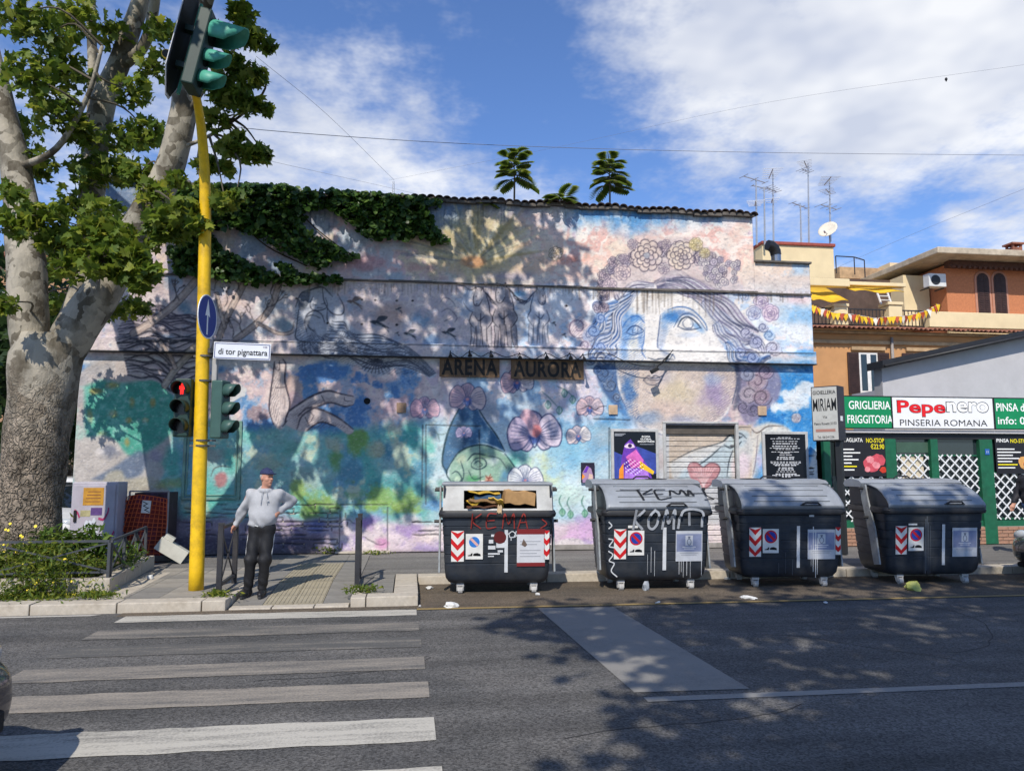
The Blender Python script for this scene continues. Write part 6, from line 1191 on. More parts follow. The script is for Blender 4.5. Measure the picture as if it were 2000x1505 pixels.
scrawl('graffiti', word('KEMA', -.36, .88, .84, .20, .05) + [[(.60, 1.0), (.66, .94), (.58, .88)]], .015, SPRAYR, b1, lambda u, z, e: (u, -.61 - e if z > 1.02 else fy(z) - .006 - e, z))
scrawl('graffiti', [[(.14, .80), (.20, .84), (.25, .78), (.17, .76), (.15, .82)], [(.25, .84), (.22, .76)], [(.18, .76), (.18, .72)]], .012, SPRAYW, b1, fmap)
b2 = make_bin('dark container with black scrawled lid and dripping silver paint, second from the left', 1287, 'lid')
side_kit(b2, False); no_parking(b2, -.43, -.20, .49, .83); info_panel(b2, .25, .63, .40, .82); plate('serial_plate', -.43, -.29, .865, .90, CHW, b2)
prof_l = [(-.585, 1.15), (-.50, 1.25), (-.40, 1.325), (-.26, 1.395), (-.08, 1.435)]
def lmap(u, v, e):
    i = min(max(v * .86 - .06, 0), .999) * 4; j = int(i); g = i - j; y = prof_l[j][0] * (1 - g) + prof_l[j + 1][0] * g; z = prof_l[j][1] * (1 - g) + prof_l[j + 1][1] * g; return (u, y - .014 - e, z + .020 + e)
scrawl('graffiti', [[(-.48, .82), (-.30, .80), (-.20, .83)], [(-.24, .80), (-.22, .55), (-.20, .30)], [(-.02, .85), (-.18, .58), (-.04, .62)], [(.16, .82), (.02, .80), (.0, .58), (.10, .58)], [(.0, .56), (.03, .32), (.20, .40)], [(.20, .52), (.24, .78), (.33, .58), (.40, .80), (.44, .50)], [(.46, .48), (.50, .78), (.54, .50)], [(.46, .60), (.70, .62)], [(.72, .85), (.72, .5), (.80, .32), (1.0 - .32, .30)]], .032, SPRAYK, b2, lmap)
def bmap(u, z, e): return (u, (-.612 if z > 1.02 else fy(z) - .006) - e, z)
scrawl('graffiti', word('KOM', -.36, .85, .62, .26, .1) + [[(.28, .86), (.34, 1.1), (.60, 1.09), (.62, .88)], [(.42, 1.07), (.44, .9)]], .034, flat('#9a9da2', .7, .25), b2, bmap)
strip(b2, .09, .28, .87, .05); drips(b2, [(.3, .22, .40, .004), (.36, .18, .40, .003), (.41, .20, .40, .004), (.46, .17, .40, .003), (.33, .25, .4, .003), (-.10, .25, .6, .003), (-.05, .2, .55, .003), (.62, .2, .5, .004), (-.15, .22, .5, .002)], SPRAYW)
scrawl('graffiti', [[(-.70, .95), (-.66, .90), (-.70, .86)], [(-.70, .72), (-.64, .70), (-.69, .62), (-.63, .60)], [(-.70, .55), (-.64, .5), (-.69, .42), (-.62, .38), (-.66, .28), (-.58, .2)]], .016, SPRAYW, b2, fmap)
b3 = make_bin('dark container with white paint running down its panel, third from the left', 1546, 'lid')
side_kit(b3); no_parking(b3, -.43, -.20, .49, .83); info_panel(b3, .22, .62, .40, .82); strip(b3, .085, .28, .87); drips(b3, [(.30, .22, .86, .006), (.335, .14, .80, .007), (.36, .18, .70, .005), (.27, .3, .6, .003)], SPRAYW)
plate('sticker', .24, .31, 1.0, 1.025, SPRAYW, b3); drips(b3, [(-.1, .2, .5, .004), (.0, .18, .4, .006), (-.2, .2, .35, .005)], flat('#4a4e54', .7))
b4 = make_bin('cleanest dark container, rightmost of the row before the restaurant', 1814, 'lid')
side_kit(b4, False); no_parking(b4, -.43, -.20, .49, .83); info_panel(b4, .24, .62, .40, .82); strip(b4, .105, .28, .87); plate('serial_plate', -.43, -.30, .86, .885, CHW, b4)
drips(b4, [(-.17, .15, .95, .006), (-.13, .15, .9, .004), (-.15, .2, .99, .005), (-.10, .15, .85, .003), (-.19, .16, .7, .003)], flat('#5a6068', .7))
# cardboard stuffed into the slot of the first container
CB = [flat('#b08a5c', .8, .2), flat('#c9a23a', .7, .2), flat('#3c5a78', .6, .2), flat('#8a6a44', .8, .2), flat('#d8b24a', .7, .2), flat('#5a3a28', .8, .2), flat('#cbb08a', .8, .15)]
cb = [((.28, -.40, 1.30), (.42, .30, .17), (.1, .06, .10), 0, 'plain brown cardboard box wedged in the right of the slot'), ((-.20, -.42, 1.365), (.42, .34, .016), (.05, .03, .06), 1, 'yellow cardboard sheet on top of the stuffed slot'), ((-.14, -.40, 1.30), (.36, .30, .075), (.12, -.05, -.05), 2, 'dark blue flattened carton in the slot'), ((-.18, -.42, 1.225), (.46, .34, .035), (-.15, .08, .1), 3, 'brown folded carton under the blue one'), ((-.02, -.50, 1.215), (.20, .28, .012), (-.5, .22, -.3), 4, 'bent yellow flap hanging out of the slot'), ((-.20, -.44, 1.175), (.44, .30, .02), (.02, -.02, .0), 5, 'dark carton lowest in the slot'), ((.02, -.60, 1.14), (.06, .02, .10), (.1, .1, .0), 6, 'torn cream paper strip hanging below the slot'), ((-.30, -.50, 1.25), (.20, .2, .02), (.3, -.45, .2), 1, 'creased yellow flap at the left of the slot')]
for (p_, d_, r_, ci, lab) in cb:
    mb = MB(); q = MB(); nx = 6; x, y, z = d_[0] / 2, d_[1] / 2, d_[2] / 2; secs = []
    for k in range(nx + 1):
        u = -x + 2 * x * k / nx; w = .014 * math.sin(k * 1.9 + ci); secs.append([(u, -y, -z + w), (u, y, -z + w), (u, y, z + w), (u, -y, z + w)])
    mb.loft(secs); o = mb.build('cardboard', CB[ci]); M = Matrix.Translation(b1.location) @ Matrix.Rotation(b1.rotation_euler.z, 4, 'Z'); o.location = M @ Vector(p_); o.rotation_euler = r_; tag(o, lab, 'cardboard', 'cardboard stuffed in the paper container')
# ================================================================== STREET FURNITURE
YEL = mat('pole_yellow', (.78, .48, .010), .5, .14, 9, .001, 50, dirt=(.30, .18, .02), dirt_amt=.7, dscale=4)
SGRN = mat('signal_green', (.075, .36, .26), .5, .15, 6, dirt=(.06, .10, .085), dirt_amt=.5)
SDRK = mat('signal_dark_shaded_green', (.012, .035, .028), .5, .2, 6)  # own dark green, and the overhead housing's shade put into the colour
SBLK = mat('signal_black', (.008, .008, .009), .6, .2, 6)
BAND = mat('steel_band', (.12, .11, .10), .5, .2, 8, metal=.6)
PXp, PYp = onz(383, 1152, PZ).x, onz(383, 1152, PZ).y
pole = thing('traffic_light_pole', 'tall yellow pole with overhead signal, curving out over the street', 'traffic light', (PXp, PYp, PZ))
arm = [(0, 0, -.05), (-.02, 0, 1.5), (-.045, 0, 3.0), (-.075, 0, 4.3), (-.09, -.02, 5.0), (-.09, -.14, 5.55), (-.09, -.38, 6.03), (-.09, -.66, 6.33), (-.10, -.86, 6.42)]
A = smooth_line(arm, 5); mb = MB(); mb.tube([tuple(p) for p in A], list(np.interp(np.linspace(0, 1, len(A)), [0, .45, 1], [.094, .078, .045])), 20); mb.build('pole', YEL, pole, True)
for z in (1.86, 1.93, 2.72, 3.05):
    mb = MB(); mb.lathe([(.099, -.012), (.099, .012), (.085, .012), (.085, -.012)], 20, (-.005, 0, z)); mb.bb((.07, -.02, z - .012), (.17, .0, z + .012)); mb.bb((-.16, -.02, z - .012), (-.08, .0, z + .012)); mb.build('clamp', BAND, pole)
def hood(mb, c, r, L, ax, cut=.62):
    """visor: a part tube opening downward along ax (unit vector, level)"""
    ax = Vector(ax); s = Vector((0, 0, 1)).cross(ax).normalized(); up = Vector((0, 0, 1)); n = 16; V = []
    for j, (d, k) in enumerate(((0, 1.0), (L * .5, .97), (L, .92))):
        for i in range(n + 1):
            a = math.pi * (-.22 + 1.44 * i / n); lim = L * (1 - .62 * max(0, -math.sin(a)) - .15 * (1 - max(0, math.sin(a)))); dd = min(d, lim)
            V.append(Vector(c) + ax * dd + s * math.cos(a) * r * k + up * math.sin(a) * r * k)
    m = n + 1; mb.add(V, [(j * m + i, j * m + i + 1, (j + 1) * m + i + 1, (j + 1) * m + i) for j in range(2) for i in range(n)])
def signal(t, base, ang, rad, gap, m, vl=1.75, m2=None, name='signal_head'):
    """three-lamp head; ang = direction the lamps face"""
    ax = Vector((math.cos(ang), math.sin(ang), 0)); s = Vector((0, 0, 1)).cross(ax); rot = Matrix((s, ax, Vector((0, 0, 1)))).transposed()
    H = sum(2 * r + gap for r in rad) + gap; mb = MB(); z = base[2]; zs = []
    for r in rad[::-1]: zs.append(z + gap + r); z += 2 * r + gap
    zs = zs[::-1]; w = max(rad) * 2.25; mb.box(Vector(base) + Vector((0, 0, H / 2)), (w, .16, H), rot); hd = mb.build(name, m2 or m, t, bevel=.02)
    for r, zc in zip(rad, zs):
        c = Vector((base[0], base[1], zc)) + ax * .081; mb = MB(); hood(mb, c, r * 1.06, r * vl, ax); h = mb.build('visor', m, hd, True, fix=False); so = h.modifiers.new('thick', 'SOLIDIFY'); so.thickness = .006
        q = MB(); q.add([c + ax * .004 + s * r * .98 * math.cos(k * .314) + Vector((0, 0, 1)) * r * .98 * math.sin(k * .314) for k in range(20)], [tuple(range(20))]); q.build('lens', mat('lens_dark', (.012, .010, .010), .25, .2, 4), hd)
    return hd, ax, s, zs
# pedestrian heads
RED = mat('red_lamp', (.5, .01, .01), .4, .0, 4, emit=(1.0, .02, .015), estr=2.0)
b = ony(357, 853, PYp - .02); hd, ax, s, zs = signal(pole, (b.x - PXp, -.02, b.z - PZ), R(-98), (.098, .098, .098), .045, SDRK)
cc = Vector((b.x - PXp, -.02, zs[0])) + ax * .092; up = Vector((0, 0, 1)); mb = MB()
def M2(u, v): return cc + s * u + up * v
mb.add([M2(*p) for p in [(u, v) for u, v in circle_pts(0, .058, .016, 10)]], [tuple(range(10))])
mb.add([M2(*p) for p in ((-.034, .04), (.034, .04), (.036, -.005), (.022, -.005), (.020, -.07), (.004, -.07), (0, -.012), (-.004, -.07), (-.020, -.07), (-.022, -.005), (-.036, -.005))], [tuple(range(11))])
mb.build('red_man', RED, hd)
b = ony(428, 856, PYp); signal(pole, (b.x - PXp, 0, b.z - PZ), R(-18), (.098, .098, .098), .045, mat('signal_mid_green', (.045, .10, .085), .45, .15, 6))
# overhead head on its board
tb = Vector((-.30, -.92, 6.36)); hub = bpy.data.objects.new('overhead_signal', None); link(hub, pole); hub.location = tb; hub.rotation_euler = (0, R(11), 0)
hub.empty_display_size = .1
pole_over = hub
def over():
    mb = MB(); P = [(-.22, .16), (-.02, -.12), (.10, -.12), (.30, .16), (.30, 1.14), (.10, 1.4), (-.02, 1.4), (-.22, 1.14)]; mb.prism(P, -.052, -.04, 'X'); bd = mb.build('backing_board', SBLK, hub, bevel=.002)
    mb = MB(); P2 = [(u * 1.08 - .002, (v - .67) * 1.05 + .67) for u, v in P]; mb.prism(P2, -.062, -.053, 'X'); mb.build('board_edge', mat('board_edge_white', (.55, .55, .57), .5), bd)
    signal(hub, (.20, .03, .0), 0.0, (.165, .115, .115), .06, SGRN, 2.6, SDRK); mb = MB(); mb.bb((-.04, -.02, .25), (.13, .10, .32)); mb.bb((-.04, -.02, .75), (.13, .10, .82)); mb.build('mounting', SDRK, hub)  # housing's shade is put into its darker green; visors carry the brighter one
    mb = MB(); mb.bar((.0, .2, -.02), (.0, .2, 1.24), .03, .05); mb.build('hanger', SGRN, hub)
over()
for ch in list(hub.children):                           # flatten: parts hang on the pole, sub-parts stay below them
    M = Matrix.Translation(hub.location) @ Matrix.Rotation(R(11), 4, 'Y'); ch.parent = pole; ch.matrix_local = M @ ch.matrix_local
bpy.data.objects.remove(hub)
# small yellow push-button camera seen beyond the board
mb = MB(); mb.tube([(-.44, -.60, 6.86), (-.44, -.82, 6.82)], .06, 12); cmr = mb.build('detector', YEL, pole); mb = MB(); mb.tube([(-.44, -.821, 6.82), (-.44, -.83, 6.818)], .048, 12); mb.build('detector_lens', SBLK, cmr)
mb = MB(); mb.bb((.085, -.03, 2.62), (.15, .06, 3.06)); mb.build('conduit', mat('conduit_grey', (.34, .33, .31), .6, .2), pole, bevel=.01)
# round blue arrow sign and the street name plate
c = ony(409, 622, PYp); t = thing('one_way_sign', 'round blue sign with a white upward arrow on the yellow pole', 'road sign', (c.x, c.y - .13, c.z), 0)
mb = MB(); mb.lathe([(.292, 0), (.292, .006), (.28, .010), (.0, .010)], 36, (0, 0, 0), 'X'); mb.build('disc', mat('sign_blue', (.010, .045, .27), .35, .06, 3), t); t.rotation_euler = (0, 0, R(-9))
mb = MB(); mb.add([(.0115, y, z) for y, z in ((-.02, -.24), (.02, -.24), (.02, .02), (.075, .0), (0, .24), (-.075, .0), (-.02, .02))], [tuple(range(7))]); mb.build('arrow', WT, t); mb = MB(); mb.lathe([(.293, -.001), (.293, .0075), (.279, .0075), (.279, -.001)], 36, (.004, 0, 0), 'X'); mb.build('white_border', WT, t)
mb = MB(); mb.bb((-.09, -.02, -.03), (-.001, .02, .03)); mb.build('bracket', BAND, t)
a, b = ony(416, 700, PYp - .1), ony(529, 666, PYp - .1); t = thing('street_name_sign', 'white street name plate reading di tor pignattara on the yellow pole', 'street sign', (a.x, PYp - .1, a.z), 0); W, H = b.x - a.x, .225
t.rotation_euler = (0, R(1.2), 0)
mb = MB(); mb.bb((0, 0, 0), (W, .02, H)); mb.build('plate', mat('plate_white', (.70, .72, .76), .35, .06, 3), t, bevel=.004)
mb = MB(); w = .008
for q in (((.012, -.003, .012), (W - .012, -.0008, .012 + w)), ((.012, -.003, H - .012 - w), (W - .012, -.0008, H - .012)), ((.012, -.0032, .012), (.012 + w, -.0008, H - .012)), ((W - .012 - w, -.0032, .012), (W - .012, -.0008, H - .012))): mb.bb(*q)
mb.build('blue_border', flat('#2a3a78'), t)
lettering('di tor pignattara', BK, t, (W * .515, -.0035, H * .40), W * .86, .105, offset=.012); lettering('via', flat('#5a4a6a'), t, (W * .90, -.0035, H * .80), W * .08, .028)
mb = MB(); mb.bar((.0, .03, H / 2), (-.12, .09, H / 2), .03, .06); mb.build('bracket', BAND, t)
# ---- barriers: square posts with crossed bars, running back from the kerb
IRN = mat('barrier_iron', (.028, .028, .032), .5, .25, 8, dirt=(.09, .075, .06), dirt_amt=.4, dscale=5)
def barrier(base, L, H, label, rz):
    t = thing('pedestrian_barrier', label, 'barrier', base, rz, 'iron barriers beside the ramp')
    for y in (0, L): mb = MB(); mb.bb((-.032, y - .032, -.05), (.032, y + .032, H)); p = mb.build('post', IRN, t, bevel=.005); mb = MB(); mb.bb((-.036, y - .036, H), (.036, y + .036, H + .02)); mb.build('post_cap', IRN, p)
    mb = MB(); mb.bb((-.02, .033, H - .06), (.02, L - .033, H - .02)); mb.build('top_rail', IRN, t); mb = MB(); mb.bb((-.02, .033, .09), (.02, L - .033, .13)); mb.build('bottom_rail', IRN, t)
    for z0, z1, x in ((.13, H - .06, .008), (H - .06, .13, -.008)): mb = MB(); mb.bar((x, .04, z0), (x, L - .04, z1), .012, .03); mb.build('cross_bar', IRN, t)
    return t
q = onz(427, 1160, PZ); barrier((q.x, q.y, PZ), .92, .86, 'dark iron barrier beside the yellow pole, the man leans on it', R(1))
q = onz(697, 1147, PZ); barrier((q.x, q.y, PZ), .95, .89, 'dark iron barrier seen end-on like a single post, right of the ramp', R(2))
# ---- planter: stone border, soil, low iron fence
pc = onz(213, 1158, PZ); pb = onz(289, 1112, PZ)
pl = thing('tree_planter', 'raised planting bed edged with pale stone around the plane tree', 'planter')
pth = [(pc.x - 7.0, pc.y + .02), (pc.x, pc.y), (pb.x, pb.y + .3)]
def border(p0, p1, n_):
    d = (Vector(p1) - Vector(p0)); L = d.length / n_; u = d.normalized()
    for k in range(n_): s_ = Vector(p0) + u * L * k; o = quick('border_stone', kerb_mesh(round(L, 2), .20, .42), pl, (s_.x, s_.y, PZ + .185 + kr.uniform(-.006, .006)), (0, 0, math.atan2(u.y, u.x)))
border(pth[0], (pc.x - .02, pc.y), 7); border((pc.x - .0, pc.y + .0), pth[2], 3)
mb = MB(); nx, ny = 40, 22; x0, x1, y0, y1 = pc.x - 7, pc.x - .15, pc.y + .1, pb.y + .3; V = []
for j in range(ny + 1):
    for i in range(nx + 1):
        f = j / ny; xe = x1 - (.32) * f * 1.0; V.append((x0 + (xe - x0) * i / nx, y0 + (y1 - y0) * f, PZ + .14 + .04 * math.sin(i * .8 + j) * math.cos(j * .9) + rng.uniform(-.015, .015)))
mb.add(V, [(j * (nx + 1) + i, j * (nx + 1) + i + 1, (j + 1) * (nx + 1) + i + 1, (j + 1) * (nx + 1) + i) for j in range(ny) for i in range(nx)]); mb.build('soil', mat('soil', (.075, .055, .035), .95, .3, 6, .01, 30), pl, True, fix=False)
LFN = mat('fence_grey', (.055, .06, .068), .5, .2, 8)
def low_fence(p0, p1, n_, H, label):
    t = thing('planter_fence', label, 'fence', (0, 0, 0), 0, 'low iron fence around the planting bed'); a, b = Vector(p0), Vector(p1)
    mb = MB(); mb.bar(a + Vector((0, 0, H)), b + Vector((0, 0, H)), .03, .03); mb.build('top_rail', LFN, t); mb = MB(); mb.bar(a + Vector((0, 0, .05)), b + Vector((0, 0, .05)), .025, .025); mb.build('bottom_rail', LFN, t)
    for k in range(n_ + 1): p_ = a.lerp(b, k / n_); mb = MB(); mb.bar(p_ - Vector((0, 0, .1)), p_ + Vector((0, 0, H - .016)), .035, .035); mb.build('post', LFN, t)
    for k in range(n_):
        p_, q_ = a.lerp(b, k / n_), a.lerp(b, (k + 1) / n_)
        for z0, z1, e in ((.06, H - .02, .008), (H - .02, .06, -.008)): mb = MB(); mb.bar(p_ + Vector((0, e, z0)), q_ + Vector((0, e, z1)), .02, .02); mb.build('cross_bar', LFN, t)
fz = PZ + .20
low_fence((pc.x - 7, pc.y + .12, fz), (pc.x - .06, pc.y + .10, fz), 5, .44, 'low grey iron fence with crossed bars along the front of the planting bed')
low_fence((pc.x - .06, pc.y + .16, fz), (pb.x - .12, pb.y + .2, fz), 3, .44, 'short side of the low iron fence running back towards the netting')
# ---- street cabinet
c = ony(138, 1000, 13.35); c2 = ony(229, 1000, 13.35); t = thing('street_cabinet', 'pale grey utility cabinet with stickers and pink scribbles', 'cabinet', (c.x, 13.35, PZ)); W = c2.x - c.x; H = ony(185, 941, 13.35).z - PZ
CAB = mat('cabinet_grey', (.40, .38, .43), .5, .15, 4, dirt=(.50, .40, .46), dirt_amt=.6, dscale=3)
mb = MB(); mb.bb((0, 0, 0), (W, .42, H)); mb.build('case', CAB, t, bevel=.015); mb = MB(); mb.bb((.03, -.02, .12), (W - .04, -.001, H - .05)); d = mb.build('door', CAB, t, bevel=.006)
mb = MB(); mb.bb((.06, -.04, H * .52), (.10, -.021, H * .66)); mb.build('handle', SBLK, d)
mb = MB(); mb.bb((W * .26, -.024, H * .72), (W * .70, -.021, H * .97 - .05)); s1 = mb.build('sticker', flat('#b8862c', .6, .25), d); s1['label'] = 'orange sticker'
for k in range(4): mb = MB(); mb.bb((W * (.30 + .02 * k), -.0255, H * (.76 + .04 * k)), (W * .64, -.0242, H * (.768 + .04 * k))); mb.build('print_line', flat('#7a4a3a'), s1)
mb = MB(); mb.bb((W * .44, -.024, H * .60), (W * .68, -.021, H * .69)); mb.build('sticker', flat('#5a3f78', .6, .3), d); mb = MB(); mb.bb((W * .22, -.0235, H * .585), (W * .43, -.021, H * .66)); mb.build('sticker', flat('#a8a078', .6, .3), d)
cmap = lambda u, v, e: (u * W, -.0245 - e, v * H)
scrawl('graffiti', [[(.10, .66), (.16, .63), (.2, .58)], [(.62, .56), (.72, .55), (.80, .62), (.82, .68)], [(.55, .30), (.75, .26), (.90, .34), (.96, .40)], [(.12, .28), (.18, .33)]], .03, flat('#a83a68', .7, .1), d, cmap); scrawl('graffiti', [[(.30, .34), (.36, .52), (.46, .40), (.52, .55), (.60, .38)], [(.42, .52), (.5, .5)]], .04, flat('#c8ccd4', .7, .1), d, cmap)
mb = MB(); mb.bb((-.03, -.04, -.04), (W + .03, .46, .08)); mb.build('concrete_foot', CONC, t, bevel=.01)
# ---- orange safety net round a work site box
nb = thing('netted_work_box', 'dark cabinet wrapped in torn orange safety netting against the mural', 'work box', (ony(250, 1000, 13.75).x, 13.75, PZ))
x0, x1 = 0, ony(326, 1000, 13.75).x - nb.location.x; H = ony(290, 962, 13.75).z - PZ
mb = MB(); mb.bb((x0 + .05, .12, 0), (x1, .6, H)); mb.build('box', mat('work_box_dark', (.05, .03, .035), .8, .4, 4, dirt=(.10, .05, .16), dirt_amt=.8, dscale=2), nb, bevel=.01)
NET = mat('orange_net', (.55, .10, .03), .7, .15, 6); NETS = mat('net_sheet_red', (.20, .03, .02), .85, .5, 3, dirt=(.09, .03, .10), dirt_amt=.8, dscale=2.4); SIL = mat('net_frame', (.30, .28, .28), .6, .2)
def netpt(u, v): return Vector((-.26 * (1 - v) * (1 - u) * 1.3 + u * x1 * 1.02, -.05 + .10 * math.sin(u * 7 + v * 3) * .4 - .25 * (1 - v) * (1 - u) * .5, v * H * (.98 - .1 * abs(u - .3))))
n1, n2 = 11, 15
mb = MB(); V = [netpt(i / n1, j / n2) + Vector((0, .03, 0)) for j in range(n2 + 1) for i in range(n1 + 1)]; mb.add(V, [(j * (n1 + 1) + i, j * (n1 + 1) + i + 1, (j + 1) * (n1 + 1) + i + 1, (j + 1) * (n1 + 1) + i) for j in range(n2) for i in range(n1)]); mb.build('red_sheet', NETS, nb, True, fix=False)
mb = MB()
for i in range(n1 + 1): mb.tube([netpt(i / n1, k / 12) + Vector((0, -.008, 0)) for k in range(13)], .007, 4, False)
for j in range(n2 + 1): mb.tube([netpt(k / 9, j / n2) + Vector((0, -.008, 0)) for k in range(10)], .007, 4, False)
mb.build('netting', NET, nb)
mb = MB(); mb.bar((x0 + .02, -.02, 0), (x0 + .02, -.02, H + .03), .025, .025); mb.bar((x1 + .02, -.02, .0), (x1 + .02, -.02, H + .03), .025, .025); mb.bar((x0 + .02, -.02, H + .03), (x1 + .02, -.02, H + .03), .025, .025); mb.build('frame', SIL, nb)
p_ = Vector((x1 * .52, -.12, H * .80)); mb = MB(); mb.box(p_, (.14, .006, .21), Matrix.Rotation(.08, 3, 'Y')); mb.build('paper_notice', CHW, nb); mb = MB()
for k in range(5): mb.box(p_ + Vector((rng.uniform(-.02, .02), -.0045, .07 - k * .035)), (.09, .002, .012), Matrix.Rotation(.5 * (-1) ** k, 3, 'Y'))
mb.build('notice_print', BK, nb)
mb = MB(); mb.bb((-.1, -.1, -.0), (x1 + .1, .3, .10)); mb.build('stone_foot', CONC, nb, bevel=.02)
c = ony(337, 1068, 13.5); t = thing('discarded_carton', 'tipped white discarded box on the pavement by the netting', 'box', (c.x, 13.5, PZ + .22), 0); t.rotation_euler = (0, R(33), R(10))
mb = MB(); mb.bb((-.25, -.12, -.12), (.25, .12, .10)); mb.build('case', mat('off_white_board', (.55, .54, .47), .7, .12, 5), t, bevel=.006); mb = MB(); mb.bb((-.22, -.10, .101), (-.06, .10, .17)); mb.build('lid_flap', mat('off_white_board', (.5, .5, .45)), t, bevel=.004)
# ---- things on the wall: lettered boards, lamps, posters, cables
WOOD = mat('board_wood', (.17, .105, .058), .85, .3, 7, .003, 30, dirt=(.06, .04, .03), dirt_amt=.6, dscale=3)
def letter_board(px0, px1, py0, py1, s, label, pos):
    a, b = ony(px0, py1, WY - .07), ony(px1, py0, WY - .07); t = thing('lettered_board', label, 'sign', (a.x, WY - .075, a.z), 0, 'wooden name boards under the ledge'); W, H = b.x - a.x, b.z - a.z
    n_ = max(3, int(W / .28))
    for k in range(n_): mb = MB(); mb.bb((W * k / n_ + .003, 0, 0), (W * (k + 1) / n_ - .003, .025, H + .006 * (k % 2))); mb.build('plank', WOOD, t)
    lettering(s, mat('letter_black', (.012, .011, .010), .7), t, (W / 2, -.004, H * .50), W * .93, H * .82, offset=.028, spacing=1.1)
    for k in range(4): mb = MB(); mb.bar((W * (.08 + .27 * k), -.0045, H * .25), (W * (.08 + .27 * k), -.0045, H * .85), .008, .002); mb.build('inline_stroke', mat('letter_black', (.01, .01, .01)), t)
    return t
letter_board(858, 976, 699, 735, 'ARENA', 'dark wooden board lettered ARENA under the ledge', 0); letter_board(998, 1140, 703, 739, 'AURORA', 'dark wooden board lettered AURORA under the ledge', 1)
lamps = [(880, 692), (918, 690), (960, 691), (1016, 695), (1068, 694), (1115, 695), (1141, 697)]
for i, (px, py) in enumerate(lamps):
    c = ony(px, py, WY - .45); t = thing('board_spotlight', ('leftmost', 'second', 'third', 'fourth', 'fifth', 'sixth', 'rightmost')[i] + ' small black spotlight from the left above the lettered boards', 'lamp', (c.x, c.y, c.z), 0, 'spotlights above the lettered boards')
    mb = MB(); mb.tube([(0, 0, 0), (.0, .10, .08), (0, .32, .04)], .009, 6); mb.build('bracket', SBLK, t); mb = MB(); mb.tube([(0, .04, .01), (0, .01, -.02), (0, -.0, -.05)], [.015, .03, .045], 10); mb.build('head', SBLK, t)
cab = thing('wall_cable', 'sagging black cable strung along the ledge above the boards', 'cable'); pts = []
for i, (px, py) in enumerate(lamps[:-1]): pts += [(px, py - 4), ((px + lamps[i + 1][0]) / 2, py + 6)]
pts += [(1141, 693), (1185, 690), (1215, 703), (1250, 714), (1290, 712), (1315, 682)]
mb = MB(); mb.tube([ony(x, y, WY - .2) for x, y in map(tuple, smooth_line(pts, 4))], .008, 5); mb.build('cable', SBLK, cab); mb = MB(); mb.tube([ony(x, y, WY - .1) for x, y in ((560, 670), (800, 676), (1000, 681), (1180, 687), (1320, 686), (1560, 690))], .006, 5); mb.build('cable', SBLK, cab)
c = ony(1280, 720, WY - .35); t = thing('arm_floodlight', 'black floodlight on a short arm in front of the painted nose', 'lamp', (c.x, c.y, c.z)); e = ony(1316, 683, WY - .07); mb = MB(); mb.bar((0, 0, 0), (e.x - c.x, e.y - c.y, e.z - c.z), .02, .02); mb.build('arm', SBLK, t); mb = MB(); mb.box((-.02, 0, -.03), (.16, .10, .08), Matrix.Rotation(R(-30), 3, 'Y')); mb.build('head', SBLK, t, bevel=.01)
# posters
def framed(px0, py0, px1, py1, name, label, col, cat='poster', fr=True):
    a, b = ony(px0, py1, WY - .05), ony(px1, py0, WY - .05); t = thing(name, label, cat, (a.x, WY - .055, a.z)); W, H = b.x - a.x, b.z - a.z
    mb = MB(); mb.bb((0, 0, 0), (W, .02, H)); mb.build('sheet', col, t)
    if fr:
        w = .055; mb = MB(); mb.bb((-w, -.012, H), (W + w, .05, H + w)); mb.bb((-w, -.010, -.02), (0, .05, H)); mb.bb((W, -.010, -.02), (W + w, .05, H)); mb.build('frame', FRM, t, bevel=.004)
    return t, W, H
t, W, H = framed(1200, 843, 1280, 945, 'festival_poster', 'framed purple and orange festival poster with an eye', flat('#10141c', .35, .15))
PUR, PNK, ORG, BLU2, YL2, LIL = flat('#6a3aa8', .4, .35), flat('#d86ab8', .4, .3), flat('#f0902c', .4, .2), flat('#3a4a9a', .4, .3), flat('#f0c02c', .4, .2), flat('#b07ad8', .4, .3)
def flatpoly(pts, m, e, name='print', par=None):
    mb = MB(); mb.add([(u * W, -e, v * H) for u, v in pts], [tuple(range(len(pts)))]); return mb.build(name, m, par or t, fix=False)
flatpoly([(0, .10), (1, .20), (1, .58), (.55, .72), (.2, .55), (0, .62)], BLU2, .001); flatpoly([(.12, .1), (.18, .5), (.26, .76), (.40, .86), (.52, .72), (.66, .52), (.8, .34), (.9, .1)], PUR, .002); flatpoly([(.28, .52), (.52, .66), (.70, .46), (.66, .32), (.4, .3)], PNK, .003); flatpoly([(.10, .02), (.12, .28), (.22, .40), (.22, .02)], ORG, .004); flatpoly([(.62, .44), (.95, .24), (.92, .18), (.74, .26), (.60, .3)], YL2, .004); flatpoly([(.22, .02), (.26, .3), (.80, .28), (.84, .02)], LIL, .0035)
flatpoly([(.24, .72), (.34, .78), (.46, .76), (.50, .70), (.38, .68), (.28, .69)], flat('#e8d0e0'), .005, 'painted_eye'); flatpoly([(x, y) for x, y in circle_pts(.38, .73, .05, 12, .038)], flat('#2a1a4a'), .006, 'painted_eye')
for i in range(9):
    for j in range(8):
        u, v = .20 + i * .055 + .01 * j, .50 - j * .038 - i * .012
        if (u - .45) ** 2 / .06 + (v - .34) ** 2 / .03 < 1: flatpoly([(u, v), (u + .016, v + .012), (u + .032, v), (u + .016, v - .012)], WT if (i + j) % 2 else BK, .0055, 'check')
lettering('ROMA\nGLOBAL\nBRIGHTNESS', WT, t, (W * .77, -.004, H * .86), W * .40, H * .13, offset=.02); lettering('2024', WT, t, (W * .12, -.004, H * .965), W * .16, H * .025) if False else None
mb = MB()
